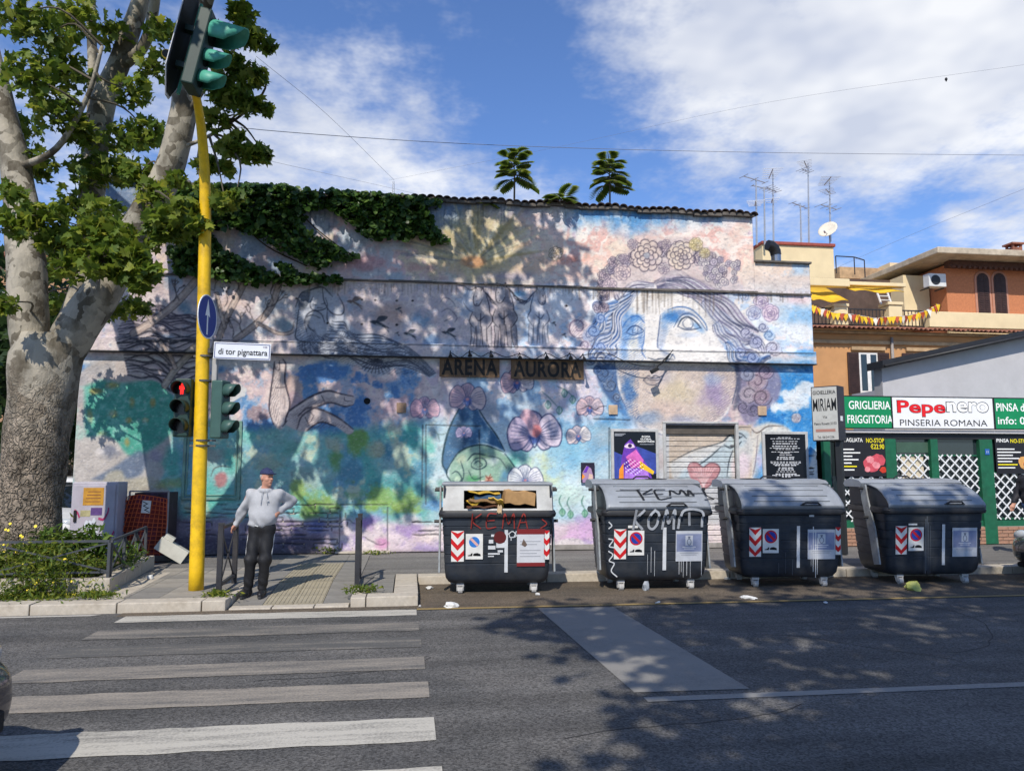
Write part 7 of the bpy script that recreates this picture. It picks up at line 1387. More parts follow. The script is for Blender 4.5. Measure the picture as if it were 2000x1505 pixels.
for k in range(3): mb.bb((.02 * W, -.004, H * (.955 - k * .018)), (W * (.28 - .04 * k), -.003, H * (.962 - k * .018)))
mb.bb((W * .62, -.004, H * .755), (W * .96, -.003, H * .762)); mb.build('small_print', flat('#c0c4cc'), t)
t, W, H = framed(1497, 848, 1572, 948, 'text_poster', 'black framed poster covered with small centred white text', flat('#0e1016', .35, .15)); mb = MB(); r2 = random.Random(3); z = .93
while z > .12:
    w = r2.uniform(.22, .78); h = .012 if r2.random() < .7 else .02; n_ = int(w * 14); x = .5 - w / 2
    for k in range(n_):
        ww = w / n_ * r2.uniform(.5, .95); mb.bb(((x) * W, -.003, z * H), ((x + ww) * W, -.001, (z + h) * H)); x += w / n_
    z -= r2.choice((.024, .028, .034, .05))
mb.build('small_print', flat('#c8cace'), t)
t, W, H = framed(1135, 903, 1161, 942, 'small_poster', 'small square poster with a purple figure pasted on the mural', flat('#241c30', .5, .2), fr=False); flatpoly([(.1, 0), (.1, .5), (.4, .85), (.75, .7), (.9, .3), (.9, 0)], flat('#a888a8'), .002); flatpoly([(.15, .5), (.4, .82), (.6, .8), (.4, .5)], PUR, .003); flatpoly([(.5, .1), (.6, .45), (.85, .4), (.85, .1)], flat('#d8b8a8'), .003); flatpoly([(.05, .15), (.1, .45), (.3, .3)], ORG, .003)
# ================================================================== TREES AND PLANTS
def leaf_material(name, a, b, c, trans=.35, rough=.5):
    m = bpy.data.materials.new(name); m.use_nodes = True; nt = m.node_tree; N = nt.nodes; L = nt.links; p = N['Principled BSDF']; p.inputs['Roughness'].default_value = rough; p.inputs['Specular IOR Level'].default_value = .35
    g = N.new('ShaderNodeNewGeometry'); oi = N.new('ShaderNodeObjectInfo'); ad = N.new('ShaderNodeMath'); ad.operation = 'ADD'; L.new(g.outputs['Random Per Island'], ad.inputs[0]); L.new(oi.outputs['Random'], ad.inputs[1]); fr = N.new('ShaderNodeMath'); fr.operation = 'FRACT'; L.new(ad.outputs[0], fr.inputs[0])
    r = N.new('ShaderNodeValToRGB'); e = r.color_ramp.elements; e[0].position = 0; e[0].color = (*a, 1); e[1].position = 1; e[1].color = (*c, 1); k = e.new(.6); k.color = (*b, 1); L.new(fr.outputs[0], r.inputs[0])
    L.new(r.outputs[0], p.inputs['Base Color']); t = N.new('ShaderNodeBsdfTranslucent'); hs = N.new('ShaderNodeHueSaturation'); hs.inputs['Value'].default_value = 1.5; hs.inputs['Hue'].default_value = .485; L.new(r.outputs[0], hs.inputs['Color']); L.new(hs.outputs[0], t.inputs[0])
    ms = N.new('ShaderNodeMixShader'); ms.inputs[0].default_value = trans; L.new(p.outputs[0], ms.inputs[1]); L.new(t.outputs[0], ms.inputs[2]); L.new(ms.outputs[0], N['Material Output'].inputs[0]); return m
PLEAF = leaf_material('plane_leaf', (.07, .125, .015), (.135, .20, .024), (.29, .32, .045), .45)
IVYM = leaf_material('ivy_leaf', (.02, .055, .010), (.045, .105, .018), (.12, .20, .035), .3, .4)
WEEDM = leaf_material('weed_leaf', (.06, .11, .015), (.12, .17, .02), (.26, .27, .035))
SHRM = leaf_material('shrub_leaf', (.05, .10, .018), (.09, .155, .025), (.16, .22, .04), .25, .4)
AILM = leaf_material('ailanthus_leaf', (.07, .13, .018), (.13, .20, .03), (.25, .28, .045), .45)
def bark_material():
    m = bpy.data.materials.new('plane_bark'); m.use_nodes = True; nt = m.node_tree; N = nt.nodes; L = nt.links; b = N['Principled BSDF']; b.inputs['Roughness'].default_value = .9; b.inputs['Specular IOR Level'].default_value = .2
    tc = N.new('ShaderNodeTexCoord'); sp = N.new('ShaderNodeSeparateXYZ'); L.new(tc.outputs['Object'], sp.inputs[0])
    def nz(s, d, sc=(1, 1, .55)):
        mp = N.new('ShaderNodeMapping'); mp.inputs['Scale'].default_value = sc; L.new(tc.outputs['Object'], mp.inputs[0]); n = N.new('ShaderNodeTexNoise'); n.inputs['Scale'].default_value = s; n.inputs['Detail'].default_value = d; n.inputs['Roughness'].default_value = .62; L.new(mp.outputs[0], n.inputs['Vector']); return n.outputs['Fac']
    r = N.new('ShaderNodeValToRGB'); e = r.color_ramp.elements; e[0].position = .36; e[0].color = (.095, .08, .058, 1); e[1].position = .64; e[1].color = (.38, .34, .27, 1); k = e.new(.46); k.color = (.17, .15, .115, 1); k = e.new(.54); k.color = (.28, .255, .205, 1); v2 = N.new('ShaderNodeTexVoronoi'); v2.inputs['Scale'].default_value = 5.5; d2 = N.new('ShaderNodeTexNoise'); d2.inputs['Scale'].default_value = 5; L.new(tc.outputs['Object'], d2.inputs['Vector']); a2 = N.new('ShaderNodeVectorMath'); a2.operation = 'MULTIPLY_ADD'; L.new(d2.outputs['Color'], a2.inputs[0]); a2.inputs[1].default_value = (.35, .35, .35); L.new(tc.outputs['Object'], a2.inputs[2]); L.new(a2.outputs[0], v2.inputs['Vector']); s2 = N.new('ShaderNodeSeparateColor'); L.new(v2.outputs['Color'], s2.inputs[0]); m2 = N.new('ShaderNodeMath'); m2.operation = 'MULTIPLY_ADD'; L.new(s2.outputs[0], m2.inputs[0]); m2.inputs[1].default_value = .26; m3 = N.new('ShaderNodeMath'); m3.operation = 'MULTIPLY'; L.new(nz(3.2, 5), m3.inputs[0]); m3.inputs[1].default_value = .76; L.new(m3.outputs[0], m2.inputs[2]); L.new(m2.outputs[0], r.inputs[0])
    low = N.new('ShaderNodeMapRange'); low.inputs[1].default_value = 4.0; low.inputs[2].default_value = 2.6; ad = N.new('ShaderNodeMath'); ad.operation = 'MULTIPLY_ADD'; L.new(nz(1.5, 4), ad.inputs[0]); ad.inputs[1].default_value = 1.6; L.new(sp.outputs[2], ad.inputs[2]); L.new(ad.outputs[0], low.inputs[0])
    r2 = N.new('ShaderNodeValToRGB'); e = r2.color_ramp.elements; e[0].position = .34; e[0].color = (.07, .055, .04, 1); e[1].position = .62; e[1].color = (.33, .265, .20, 1); k = e.new(.48); k.color = (.20, .165, .125, 1); L.new(nz(9, 6), r2.inputs[0])
    mx = N.new('ShaderNodeMix'); mx.data_type = 'RGBA'; L.new(low.outputs[0], mx.inputs[0]); L.new(r.outputs[0], mx.inputs[6]); L.new(r2.outputs[0], mx.inputs[7]); L.new(mx.outputs[2], b.inputs['Base Color'])
    v = N.new('ShaderNodeTexVoronoi'); v.feature = 'DISTANCE_TO_EDGE'; v.inputs['Scale'].default_value = 15; mp = N.new('ShaderNodeMapping'); mp.inputs['Scale'].default_value = (1, 1, .6); dn = N.new('ShaderNodeTexNoise'); dn.inputs['Scale'].default_value = 8; L.new(tc.outputs['Object'], dn.inputs['Vector'])
    va = N.new('ShaderNodeVectorMath'); va.operation = 'MULTIPLY_ADD'; L.new(dn.outputs['Color'], va.inputs[0]); va.inputs[1].default_value = (.22, .22, .22); L.new(tc.outputs['Object'], va.inputs[2]); L.new(va.outputs[0], mp.inputs[0]); L.new(mp.outputs[0], v.inputs['Vector'])
    rv = N.new('ShaderNodeMapRange'); rv.inputs[1].default_value = 0; rv.inputs[2].default_value = .22; L.new(v.outputs['Distance'], rv.inputs[0]); h = N.new('ShaderNodeMath'); h.operation = 'MULTIPLY'; L.new(rv.outputs[0], h.inputs[0]); L.new(low.outputs[0], h.inputs[1]); h2 = N.new('ShaderNodeMath'); h2.operation = 'MULTIPLY_ADD'; L.new(nz(26, 4), h2.inputs[0]); h2.inputs[1].default_value = .35; L.new(h.outputs[0], h2.inputs[2])
    bp = N.new('ShaderNodeBump'); bp.inputs['Strength'].default_value = .9; bp.inputs['Distance'].default_value = .035; L.new(h2.outputs[0], bp.inputs['Height']); L.new(bp.outputs[0], b.inputs['Normal']); return m
BARK = bark_material()
nr = np.random.RandomState(5)
LOBED = ([(0, -.10, .02), (0, -.46, -.02), (.17, -.30, 0), (.48, -.30, -.07), (.35, -.06, -.02), (.56, .20, -.10), (.21, .20, 0), (0, .56, -.09), (-.21, .20, 0), (-.56, .20, -.10), (-.35, -.06, -.02), (-.48, -.30, -.07), (-.17, -.30, 0)], [(0, i, i % 12 + 1) for i in range(1, 13)])
HEART = ([(0, -.5, -.05), (.42, -.30, 0), (.48, .05, -.04), (0, .55, -.12), (-.48, .05, -.04), (-.42, -.30, 0)], [(0, 1, 2, 3), (0, 3, 4, 5)])
BLADE = ([(0, -.5, 0), (.16, 0, .03), (0, .6, -.08), (-.16, 0, .03)], [(0, 1, 2, 3)])
def leaf_cloud(name, pos, size, base, m, parent, up=(0, 0, 1), upw=.7, kind=None):
    P = np.asarray(pos, np.float32); n = len(P); size = np.broadcast_to(np.asarray(size, np.float32), (n,))
    nz_ = nr.normal(size=(n, 3)) + np.array(up) * upw * 2; nz_ /= np.linalg.norm(nz_, axis=1)[:, None]; t = nr.normal(size=(n, 3)); tx = np.cross(t, nz_); tx /= np.linalg.norm(tx, axis=1)[:, None] + 1e-9; ty = np.cross(nz_, tx)
    B = np.array(base[0], np.float32); V = P[:, None] + size[:, None, None] * (B[None, :, 0:1] * tx[:, None] + B[None, :, 1:2] * ty[:, None] + B[None, :, 2:3] * nz_[:, None]); k = len(B)
    me = bpy.data.meshes.new(name); F_ = base[1]; fl = [len(f) for f in F_]; li = np.concatenate([np.array(f) for f in F_]); L_ = (li[None] + (np.arange(n) * k)[:, None]).ravel(); st = np.concatenate([[0], np.cumsum(np.tile(fl, n))[:-1]])
    me.vertices.add(n * k); me.vertices.foreach_set('co', V.astype(np.float32).ravel()); me.loops.add(len(L_)); me.loops.foreach_set('vertex_index', L_.astype(np.int32)); me.polygons.add(len(st)); me.polygons.foreach_set('loop_start', st.astype(np.int32)); me.update(calc_edges=True)
    me.materials.append(m); o = bpy.data.objects.new(name, me); link(o, parent)
    if kind: o['kind'] = kind
    return o
def limb(P, rad, seed, n=16, rough=.06, k=6):
    A = smooth_line([list(p) for p in P], k); rr_ = np.interp(np.linspace(0, 1, len(A)), np.linspace(0, 1, len(rad)), rad); r_ = random.Random(seed); ph = [r_.uniform(0, 6) for _ in range(4)]; mb = MB()
    def rf(i, a, p): return 1 + rough * (math.sin(2 * a + ph[0] + p.z * 1.7) + .7 * math.sin(3 * a + ph[1] - p.z * 2.9) + .5 * math.sin(5 * a + ph[2] + p.z * 5) + .5 * math.sin(p.z * 7 + ph[3] + a))
    mb.tube([tuple(p) for p in A], list(rr_), n, True, rf); return mb, A
def U(px, py, Y): return tuple(ony(px, py, Y))
tree = thing('plane_tree', 'big mottled plane tree in the planting bed at the left', 'tree')
TY0 = 11.5; skel = []
def tlimb(name, P, rad, seed, n=18, rough=.05):
    if name == 'limb': rad = [v * .86 for v in rad]
    mb, A = limb(P, rad, seed, n, rough); skel.append(A); return mb.build(name, BARK, tree, True)
b0 = ony(62, 1050, TY0)
tlimb('trunk', [(b0.x - .16, TY0, .1), U(46, 1050, TY0), U(54, 980, TY0), U(66, 900, TY0), U(79, 810, TY0), U(87, 745, TY0), U(93, 695, TY0), U(96, 655, TY0)], [.52, .46, .43, .425, .425, .435, .45, .36], 1, 28, .04)
tlimb('limb', [U(70, 780, TY0), U(56, 650, TY0 - .02), U(54, 560, TY0), U(48, 470, 11.6), U(40, 390, 11.7), U(18, 270, 11.8), U(-8, 170, 11.9), U(-40, 40, 12), U(-70, -120, 12)], [.22, .29, .285, .275, .26, .24, .22, .18, .14], 2)
tlimb('limb', [U(78, 790, TY0), U(100, 725, TY0), U(142, 655, 11.45), U(188, 588, 11.4), U(240, 495, 11.3), U(292, 405, 11.2), U(338, 310, 11.1), U(358, 220, 11.0), U(364, 110, 10.9), U(384, 10, 10.8), U(400, -110, 10.6), U(420, -260, 10.2)], [.20, .28, .32, .31, .295, .27, .225, .20, .185, .175, .15, .1], 3)
tlimb('limb', [U(110, 700, 11.7), U(152, 610, 12.0), U(172, 500, 12.2), U(180, 380, 12.3), U(192, 240, 12.3), U(230, 130, 12.2), U(262, 40, 12.1), U(300, -80, 12), U(330, -200, 11.8)], [.3, .25, .22, .215, .215, .19, .17, .14, .1], 4)
tlimb('limb', [U(180, 300, 12.4), U(181, 150, 12.6), U(178, 10, 12.7), U(176, -140, 12.8)], [.13, .09, .08, .06], 5, 12); tlimb('limb', [U(228, 135, 12.2), U(280, 90, 12.0), U(300, 20, 11.8), U(310, -80, 11.4)], [.12, .1, .09, .07], 6, 12)
tlimb('limb', [U(362, 120, 10.9), U(400, 10, 10.3), U(440, -140, 9.6), U(500, -300, 8.8)], [.13, .11, .09, .06], 7, 12); tlimb('limb', [U(358, 230, 11), U(395, 180, 10.8), U(440, 120, 10.7), U(480, 60, 10.6)], [.05, .04, .03, .02], 8, 8); tlimb('limb', [U(350, 290, 11.05), U(400, 270, 10.9), U(450, 240, 10.8), U(500, 205, 10.8)], [.04, .03, .025, .015], 9, 8)
tlimb('limb', [U(30, 330, 11.7), U(110, 290, 11.4), U(170, 190, 11.2), U(200, 90, 11.0)], [.07, .05, .04, .03], 10, 8)
SK = np.vstack(skel)
# clumps of leaves: (photo x, photo y, distance, radius in photo px, count)
cl = [(30, 30, 11, 60, 34), (90, 70, 11.2, 60, 36), (150, 30, 11.6, 55, 30), (60, 150, 11, 55, 32), (130, 140, 11.5, 55, 34), (215, 60, 12, 45, 24), (110, 215, 11.2, 50, 32), (40, 250, 12.4, 40, 22), (160, 260, 11.5, 40, 28), (70, 320, 12, 42, 24), (180, 330, 11.8, 45, 34), (150, 400, 12.2, 45, 32), (200, 420, 11.6, 45, 34), (260, 180, 11.6, 40, 26), (290, 260, 11.8, 40, 26), (250, 270, 12.2, 40, 24), (320, 60, 11.6, 36, 20), (300, 130, 12, 40, 22), (230, 330, 12, 45, 26), (270, 340, 11.2, 36, 24), (300, 380, 10.9, 36, 22), (120, 500, 12.6, 50, 28), (60, 600, 13, 40, 18), (130, 600, 13.2, 45, 26),
      (470, 30, 10.4, 30, 18), (495, 75, 10.4, 30, 18), (440, 70, 10.6, 28, 12), (450, 130, 10.5, 36, 26), (490, 150, 10.5, 34, 24), (430, 180, 10.6, 34, 24), (470, 200, 10.5, 34, 22), (420, 235, 10.7, 28, 16), (505, 205, 10.6, 24, 12), (525, 90, 10.5, 16, 6), (525, 215, 10.6, 16, 7), (450, 290, 10.6, 24, 16), (490, 300, 10.6, 28, 22), (515, 300, 10.6, 20, 13), (440, 330, 10.7, 18, 8), (400, 320, 10.7, 22, 10), (400, 370, 10.7, 20, 10), (465, 265, 10.6, 14, 7),
      (30, 440, 10.2, 40, 24), (85, 420, 10.2, 40, 22), (20, 380, 10.2, 30, 12), (110, 470, 10.4, 40, 26), (170, 465, 10.3, 42, 30), (225, 455, 10.3, 38, 28), (200, 510, 10.2, 40, 32), (255, 500, 10.2, 38, 30), (290, 530, 10.2, 28, 20), (140, 520, 10.4, 36, 22), (320, 430, 10.4, 36, 24), (360, 410, 10.4, 30, 20), (390, 440, 10.4, 24, 14), (270, 560, 10.3, 18, 10), (240, 540, 10.3, 22, 12), (440, 395, 10.3, 24, 18), (460, 385, 10.3, 16, 9), (300, 470, 10.5, 26, 14), (350, 460, 10.6, 24, 12), (60, 520, 12.8, 40, 18), (270, 600, 12.5, 26, 12), (10, 590, 10.6, 26, 9), (345, 350, 10.8, 22, 10), (220, 600, 13.0, 36, 18)]
pos = []; siz = []; twigs = MB()
def clump(c, r, n_, smin=.11, smax=.175, twig=True):
    c = np.array(c); d = nr.normal(size=(n_, 3)); d /= np.linalg.norm(d, axis=1)[:, None]; q = c + d * (nr.rand(n_, 1) ** .45) * r * np.array([1, 1, .8]); pos.extend(q.tolist()); siz.extend((smin + (smax - smin) * nr.rand(n_)).tolist())
    if twig:
        j = np.argmin(((SK - c) ** 2).sum(1)); s_ = SK[j]; m_ = (s_ + c) / 2 + nr.normal(size=3) * .12 + np.array([0, 0, .1])
        if np.linalg.norm(s_ - c) < 3.5: twigs.tube([tuple(p) for p in smooth_line([s_, m_, c], 4)], [.022] * 3 + [.015] * 3 + [.008] * 3 if False else list(np.linspace(.022, .006, 9)), 5)
        for e in q[::6]: twigs.tube([tuple(c), tuple(e)], [.007, .003], 4, False)
for (px, py, Y, r_, n_) in cl: clump(ony(px, py, Y), r_ * Y / 1480 * 1.0, int(n_ * 4.2))
NV = len(pos)
# the crown goes on above and in front of the picture and shades the painted wall
cr2 = random.Random(12)
for i in range(112):
    ex, ey, ez, ea, eb, ec = (-3.3, 9.9, 10.8, 1.9, 3.2, 3.5) if i < 58 else (-.6, 9.9, 9.9, 2.1, 2.6, 1.8)
    for _ in range(80):
        X, Y, Z = ex + ea * cr2.uniform(-1, 1), ey + eb * cr2.uniform(-1, 1), ez + ec * cr2.uniform(-1, 1)
        if ((X - ex) / ea) ** 2 + ((Y - ey) / eb) ** 2 + ((Z - ez) / ec) ** 2 > 1: continue
        px, py = project(X, Y, Z)
        if Y > 0 and -80 < px < 2050 and py > -70: continue
        break
    else: continue
    clump((X, Y, Z), cr2.uniform(.5, .95), 24, .18, .28, i % 3 == 0)
for (a_, b_) in (((-2.2, 10.4, 8.8), (-.2, 9.0, 11.5)), ((-3.0, 10.2, 9.5), (-2.4, 8.0, 12.5)), ((-6.2, 12, 9.2), (-9, 10.5, 12)), ((-4, 11.6, 9.0), (-4.5, 9.0, 13)), ((-.4, 9.0, 11.4), (1.4, 8.6, 12.4))): tlimb('limb', [a_, tuple((Vector(a_) + Vector(b_)) / 2 + Vector((0, 0, .4))), b_], [.12, .09, .05], 20, 10)
twigs.build('twigs', mat('twig', (.10, .085, .06), .9), tree)['kind'] = 'stuff'
pos = np.array(pos); siz = np.array(siz)
pick = nr.permutation(NV)[:300]; rest = np.setdiff1d(np.arange(len(pos)), pick)
crown = leaf_cloud('crown', pos[rest], siz[rest], LOBED, PLEAF, tree, upw=.45, kind='stuff')
lm = MB(); lm.add(LOBED[0], LOBED[1]); LEAFM = lm.mesh('leaf', PLEAF, fix=False)
for i in pick: quick('leaf', LEAFM, tree, pos[i], (nr.normal() * .7, nr.normal() * .7, nr.rand() * 6.28), (siz[i],) * 3)
# ---- trees on the near pavement: out of the picture, their shade lies on the road
def near_tree(tx, ty, boxes, label, n_, seed):
    t = thing('street_tree', label, 'tree', (0, 0, 0), 0, 'plane trees on the near pavement'); r_ = random.Random(seed)
    mb, A = limb([(tx, ty, -.1), (tx + .1, ty, 2.5), (tx + .1, ty + .2, 5), (tx + .4, ty + .5, 8), (tx + .3, ty + .4, 11)], [.4, .32, .26, .18, .06], seed); mb.build('trunk', BARK, t, True); P = []; S = []
    tw = MB()
    for (cx, cy, cz, rx, ry, rz_, m_) in boxes:
        tw.tube([(tx + .15, ty + .2, min(cz - .5, 6)), ((tx + cx) / 2, (ty + cy) / 2, cz), (cx, cy, cz)], [.12, .08, .03], 8)
        for _ in range(int(m_ * 1.5)):
            d = Vector((r_.gauss(0, 1), r_.gauss(0, 1), r_.gauss(0, 1))).normalized() * r_.random() ** .4; c = np.array([cx + d.x * rx, cy + d.y * ry, cz + d.z * rz_]); q = c + nr.normal(size=(n_, 3)) * .26; P.extend(q.tolist()); S.extend((.18 + .12 * nr.rand(n_)).tolist())
    P = np.array(P); S = np.array(S); px, py = project(P[:, 0], P[:, 1], P[:, 2]); w = P[:, 1] > .3; ok = ~(w & (py > -60) & (px > -60) & (px < 2060)); tw.build('limb', BARK, t, True)
    leaf_cloud('crown', P[ok], S[ok], LOBED, PLEAF, t, upw=.5, kind='stuff')
def over(gx, gy, h, rx, ry, rz_, m_): return (gx - .342 * h, gy - .94 * h, h, rx, ry, rz_, m_)      # crown part that shades a given spot of the road
near_tree(5.2, -2.9, [over(4.0, 4.6, 7.0, 1.7, .9, .8, 44), over(7.0, 5.0, 7.2, 1.8, 1.0, .9, 50), over(5.5, 6.4, 7.8, 2.6, .9, .9, 42), over(8.5, 7.0, 8.2, 2.2, 1.1, 1.0, 50), over(6.5, 8.6, 9.0, 2.6, .7, .9, 36), over(3.6, 8.3, 8.6, 1.3, .7, .7, 18), over(2.0, 7.4, 8.0, .8, .6, .6, 9), over(1.6, 8.6, 8.8, .7, .4, .5, 7), over(2.6, 6.2, 7.6, .8, .5, .5, 8), over(9.0, 10.6, 10.6, 2.6, .9, .8, 20), over(5.6, 10.8, 11, 1.8, .5, .5, 8), over(2.2, 4.4, 6.8, .8, .6, .5, 10), over(11, 5.5, 8, 2, 2, 1.5, 50)], 'plane tree on the near pavement whose shade covers the right of the road', 22, 3)
# ---- ivy over the left top of the mural wall
ivy = thing('wall_ivy', 'dark green ivy hanging over the top left of the mural wall', 'ivy')
def in_poly(x, y, P):
    c = False; n_ = len(P)
    for i in range(n_):
        (x1, y1), (x2, y2) = P[i], P[(i + 1) % n_]
        if (y1 > y) != (y2 > y) and x < (x2 - x1) * (y - y1) / (y2 - y1) + x1: c = not c
    return c
IV = [([(330, 362), (430, 362), (480, 364), (560, 366), (640, 372), (740, 376), (860, 392), (858, 402), (780, 398), (700, 398), (650, 405), (600, 410), (590, 440), (620, 460), (660, 480), (700, 500), (690, 506), (650, 505), (640, 525), (600, 515), (560, 490), (520, 470), (500, 455), (470, 450), (430, 445), (330, 440)], 2500), ([(640, 380), (740, 380), (800, 385), (840, 415), (852, 445), (880, 470), (860, 474), (820, 462), (770, 462), (720, 466), (690, 440), (650, 410)], 1300), ([(330, 480), (420, 478), (470, 505), (520, 525), (560, 548), (500, 552), (430, 540), (340, 530)], 900), ([(545, 515), (565, 515), (580, 535), (660, 538), (670, 548), (560, 552)], 260), ([(340, 440), (400, 440), (430, 480), (400, 500), (340, 490)], 350), ([(420, 360), (560, 360), (560, 372), (420, 372)], 250), ([(640, 370), (860, 388), (860, 396), (640, 380)], 300)]
ir = random.Random(6); P = []; S = []
for poly, n_ in IV:
    n_ = int(n_ * 1.35)
    xs, ys = [p[0] for p in poly], [p[1] for p in poly]; k = 0; tries = 0
    while k < n_ and tries < n_ * 30:
        tries += 1; x, y = ir.uniform(min(xs) - 8, max(xs) + 8), ir.uniform(min(ys) - 6, max(ys) + 6)
        if in_poly(x, y, poly) or (ir.random() < .25 and in_poly(x + ir.uniform(-9, 9), y - ir.uniform(0, 10), poly)):
            d = .06 + .26 * ir.random() * (1 if math.sin(x * .13) * math.cos(y * .17) > -.4 else .45); q = ony(x, y, WY - d); P.append(tuple(q)); S.append(ir.uniform(.045, .15)); k += 1
leaf_cloud('foliage', P, S, HEART, IVYM, ivy, up=(0, -.75, .55), upw=1.0, kind='stuff')
mb = MB()
for pts in ([(430, 372), (470, 430), (520, 480), (600, 520)], [(560, 372), (600, 430), (660, 480), (700, 505)], [(700, 385), (760, 430), (860, 472)], [(400, 470), (450, 510), (560, 545), (665, 545)], [(640, 380), (700, 420), (740, 460)]): mb.tube([tuple(ony(x, y, WY - .08)) for x, y in map(tuple, smooth_line(pts, 5))], .012, 5)
mb.build('stems', mat('ivy_stem', (.05, .035, .02), .9), ivy)
# ---- saplings on the roof edge
def frond(mb_l, mb_s, base, az, el, L, droop, ll=.25):
    n_ = 9; p = Vector(base); dirv = Vector((math.cos(az) * math.cos(el), math.sin(az) * math.cos(el), math.sin(el))); pts = [p.copy()]
    for k in range(n_): dirv = (dirv + Vector((0, 0, -droop / n_))).normalized(); p = p + dirv * L / n_; pts.append(p.copy())
    mb_s.tube(pts, list(np.linspace(.012, .004, len(pts))), 4, False)
    for k in range(2, len(pts)):
        t = (pts[k] - pts[k - 1]).normalized(); s_ = t.cross(Vector((0, 0, 1))).normalized()
        for sg in (-1, 1):
            d = (s_ * sg * .85 + t * .45 + Vector((0, 0, -.25))).normalized(); w = d.cross(Vector((0, 0, 1))).normalized() * ll * .22; l_ = ll * (.75 + .4 * math.sin(k / n_ * 3)) ; b_ = pts[k]
            mb_l.add([b_, b_ + d * l_ * .45 + w, b_ + d * l_, b_ + d * l_ * .45 - w], [(0, 1, 2, 3)])
def sapling(px, py0, py1, n_, L, label, seed):
    r_ = random.Random(seed); b_ = ony(px, py0, WY + .12); tp = ony(px - 1, py1, WY + .12); t = thing('tree_of_heaven_sapling', label, 'sapling', (b_.x, b_.y, b_.z), 0, 'saplings growing on the roof edge'); H = tp.z - b_.z
    mb = MB(); mb.tube([(0, 0, -.1), (.01, 0, H * .5), (0, 0, H)], [.022, .018, .008], 6); mb.build('stem', mat('sapling_stem', (.13, .11, .08), .8), t, True); ml, ms = MB(), MB()
    for k in range(n_): f = .55 + .5 * k / n_; frond(ml, ms, (0, 0, H * min(1, f)), k * 2.4 + r_.uniform(-.4, .4), .2 + .9 * (k / n_) ** 2, L * r_.uniform(.75, 1.1) * (1.1 - .45 * k / n_), r_.uniform(.3, 1.3))
    ml.build('leaves', AILM, t, fix=False)['kind'] = 'stuff'; ms.build('leaf_stalks', mat('sapling_stem', (.1, .1, .1)), t)['kind'] = 'stuff'
sapling(1004, 408, 308, 14, .42, 'left of the two tall saplings sprouting from the roof edge', 1); sapling(1191, 418, 318, 16, .40, 'right of the two tall saplings sprouting from the roof edge', 2); sapling(1097, 412, 388, 11, .46, 'low bushy sapling between the two tall ones on the roof edge', 3); sapling(946, 404, 398, 5, .26, 'tiny sprout left of the saplings on the roof edge', 4)
# ---- planting bed
def bush(name, label, cx, cy, cz, r3, n_, size, base, m, group=None, cat='shrub', upw=.8):
    t = thing(name, label, cat, (cx, cy, PZ + .12), 0, group); d = nr.normal(size=(n_, 3)); d /= np.linalg.norm(d, axis=1)[:, None]; q = d * (nr.rand(n_, 1) ** .5) * np.array(r3) + np.array([0, 0, cz]); q[:, 2] = np.abs(q[:, 2])
    leaf_cloud('leaves', q, size * (.6 + .8 * nr.rand(n_)), base, m, t, upw=upw, kind='stuff'); mb = MB()
    for k in range(8): e = q[k * 3]; mb.tube([(0, 0, -.1), tuple(e * .5 + np.array([0, 0, .02])), tuple(e)], [.012, .008, .003], 4)
    mb.build('stems', mat('weed_stem', (.08, .09, .03), .8), t); return t
q1, q2 = ony(112, 1055, 11.3), ony(172, 1058, 11.3)
bush('broad_leaf_shrub', 'leafy light green shrub at the foot of the plane tree', q1.x, 11.2, .42, (.34, .3, .28), 420, .13, BLADE, SHRM, 'shrubs in the planting bed'); bush('broad_leaf_shrub', 'leafy light green shrub in front of the street cabinet', q2.x, 11.3, .42, (.30, .28, .27), 380, .13, BLADE, SHRM, 'shrubs in the planting bed')
q3 = ony(232, 1100, 11.2); bush('broad_leaf_shrub', 'darker shrub in the rear corner of the planting bed behind the fence', q3.x - .1, 11.6, .2, (.30, .6, .22), 300, .12, BLADE, SHRM, 'shrubs in the planting bed')
x0 = pc.x; P = []; S = []
for k in range(7600):
    x, y = nr.uniform(x0 - 4.5, x0 - .25), pc.y + .10 + abs(nr.normal()) * .45
    if y > pc.y + 2.2: continue
    h = .10 + .30 * abs(math.sin(x * 2.3) * math.cos(x * .9 + 1)) + .12 * nr.rand(); P.append((x, y, PZ + .16 + nr.rand() ** .7 * h)); S.append(nr.uniform(.04, .11))
for (px, py, rx, rz_, n_) in ((80, 1140, .42, .24, 1500), (190, 1165, .20, .09, 240), (30, 1180, .5, .07, 300), (90, 1178, .35, .08, 260), (25, 1150, .3, .1, 200)):
    c = ony(px, py, pc.y - .12)
    for k in range(n_): P.append((c.x + nr.normal() * rx * .55, pc.y - .06 - abs(nr.normal()) * .16, max(PZ + .01, c.z + nr.normal() * rz_))); S.append(nr.uniform(.04, .095))
tag(leaf_cloud('weeds', P, S, BLADE, WEEDM, None, upw=.5), 'tangle of green weeds spilling over the stone edge', 'weeds', kind='stuff')
mb = MB(); mb2 = MB()
for k in range(46):
    x = nr.uniform(x0 - 2.3, x0 - .5); y = pc.y + .1 + abs(nr.normal()) * .4; z = PZ + .32 + nr.rand() * .32
    if k < 14: c = ony(nr.uniform(20, 150), nr.uniform(1130, 1185), pc.y - .18); x, y, z = c.x, c.y, max(c.z, PZ + .03)
    if 14 <= k < 22: c = ony(nr.uniform(10, 70), nr.uniform(1020, 1060), pc.y + .4); x, y, z = c.x, c.y, c.z
    r_ = nr.uniform(.011, .021); mb.add([(x + r_ * math.cos(a_ * .785), y + r_ * .5 * math.sin(a_ * .785), z + r_ * .9 * math.sin(a_ * .785)) for a_ in range(8)], [tuple(range(8))]); mb2.tube([(x, y, PZ + .1), (x, y, z)], .003, 3, False)
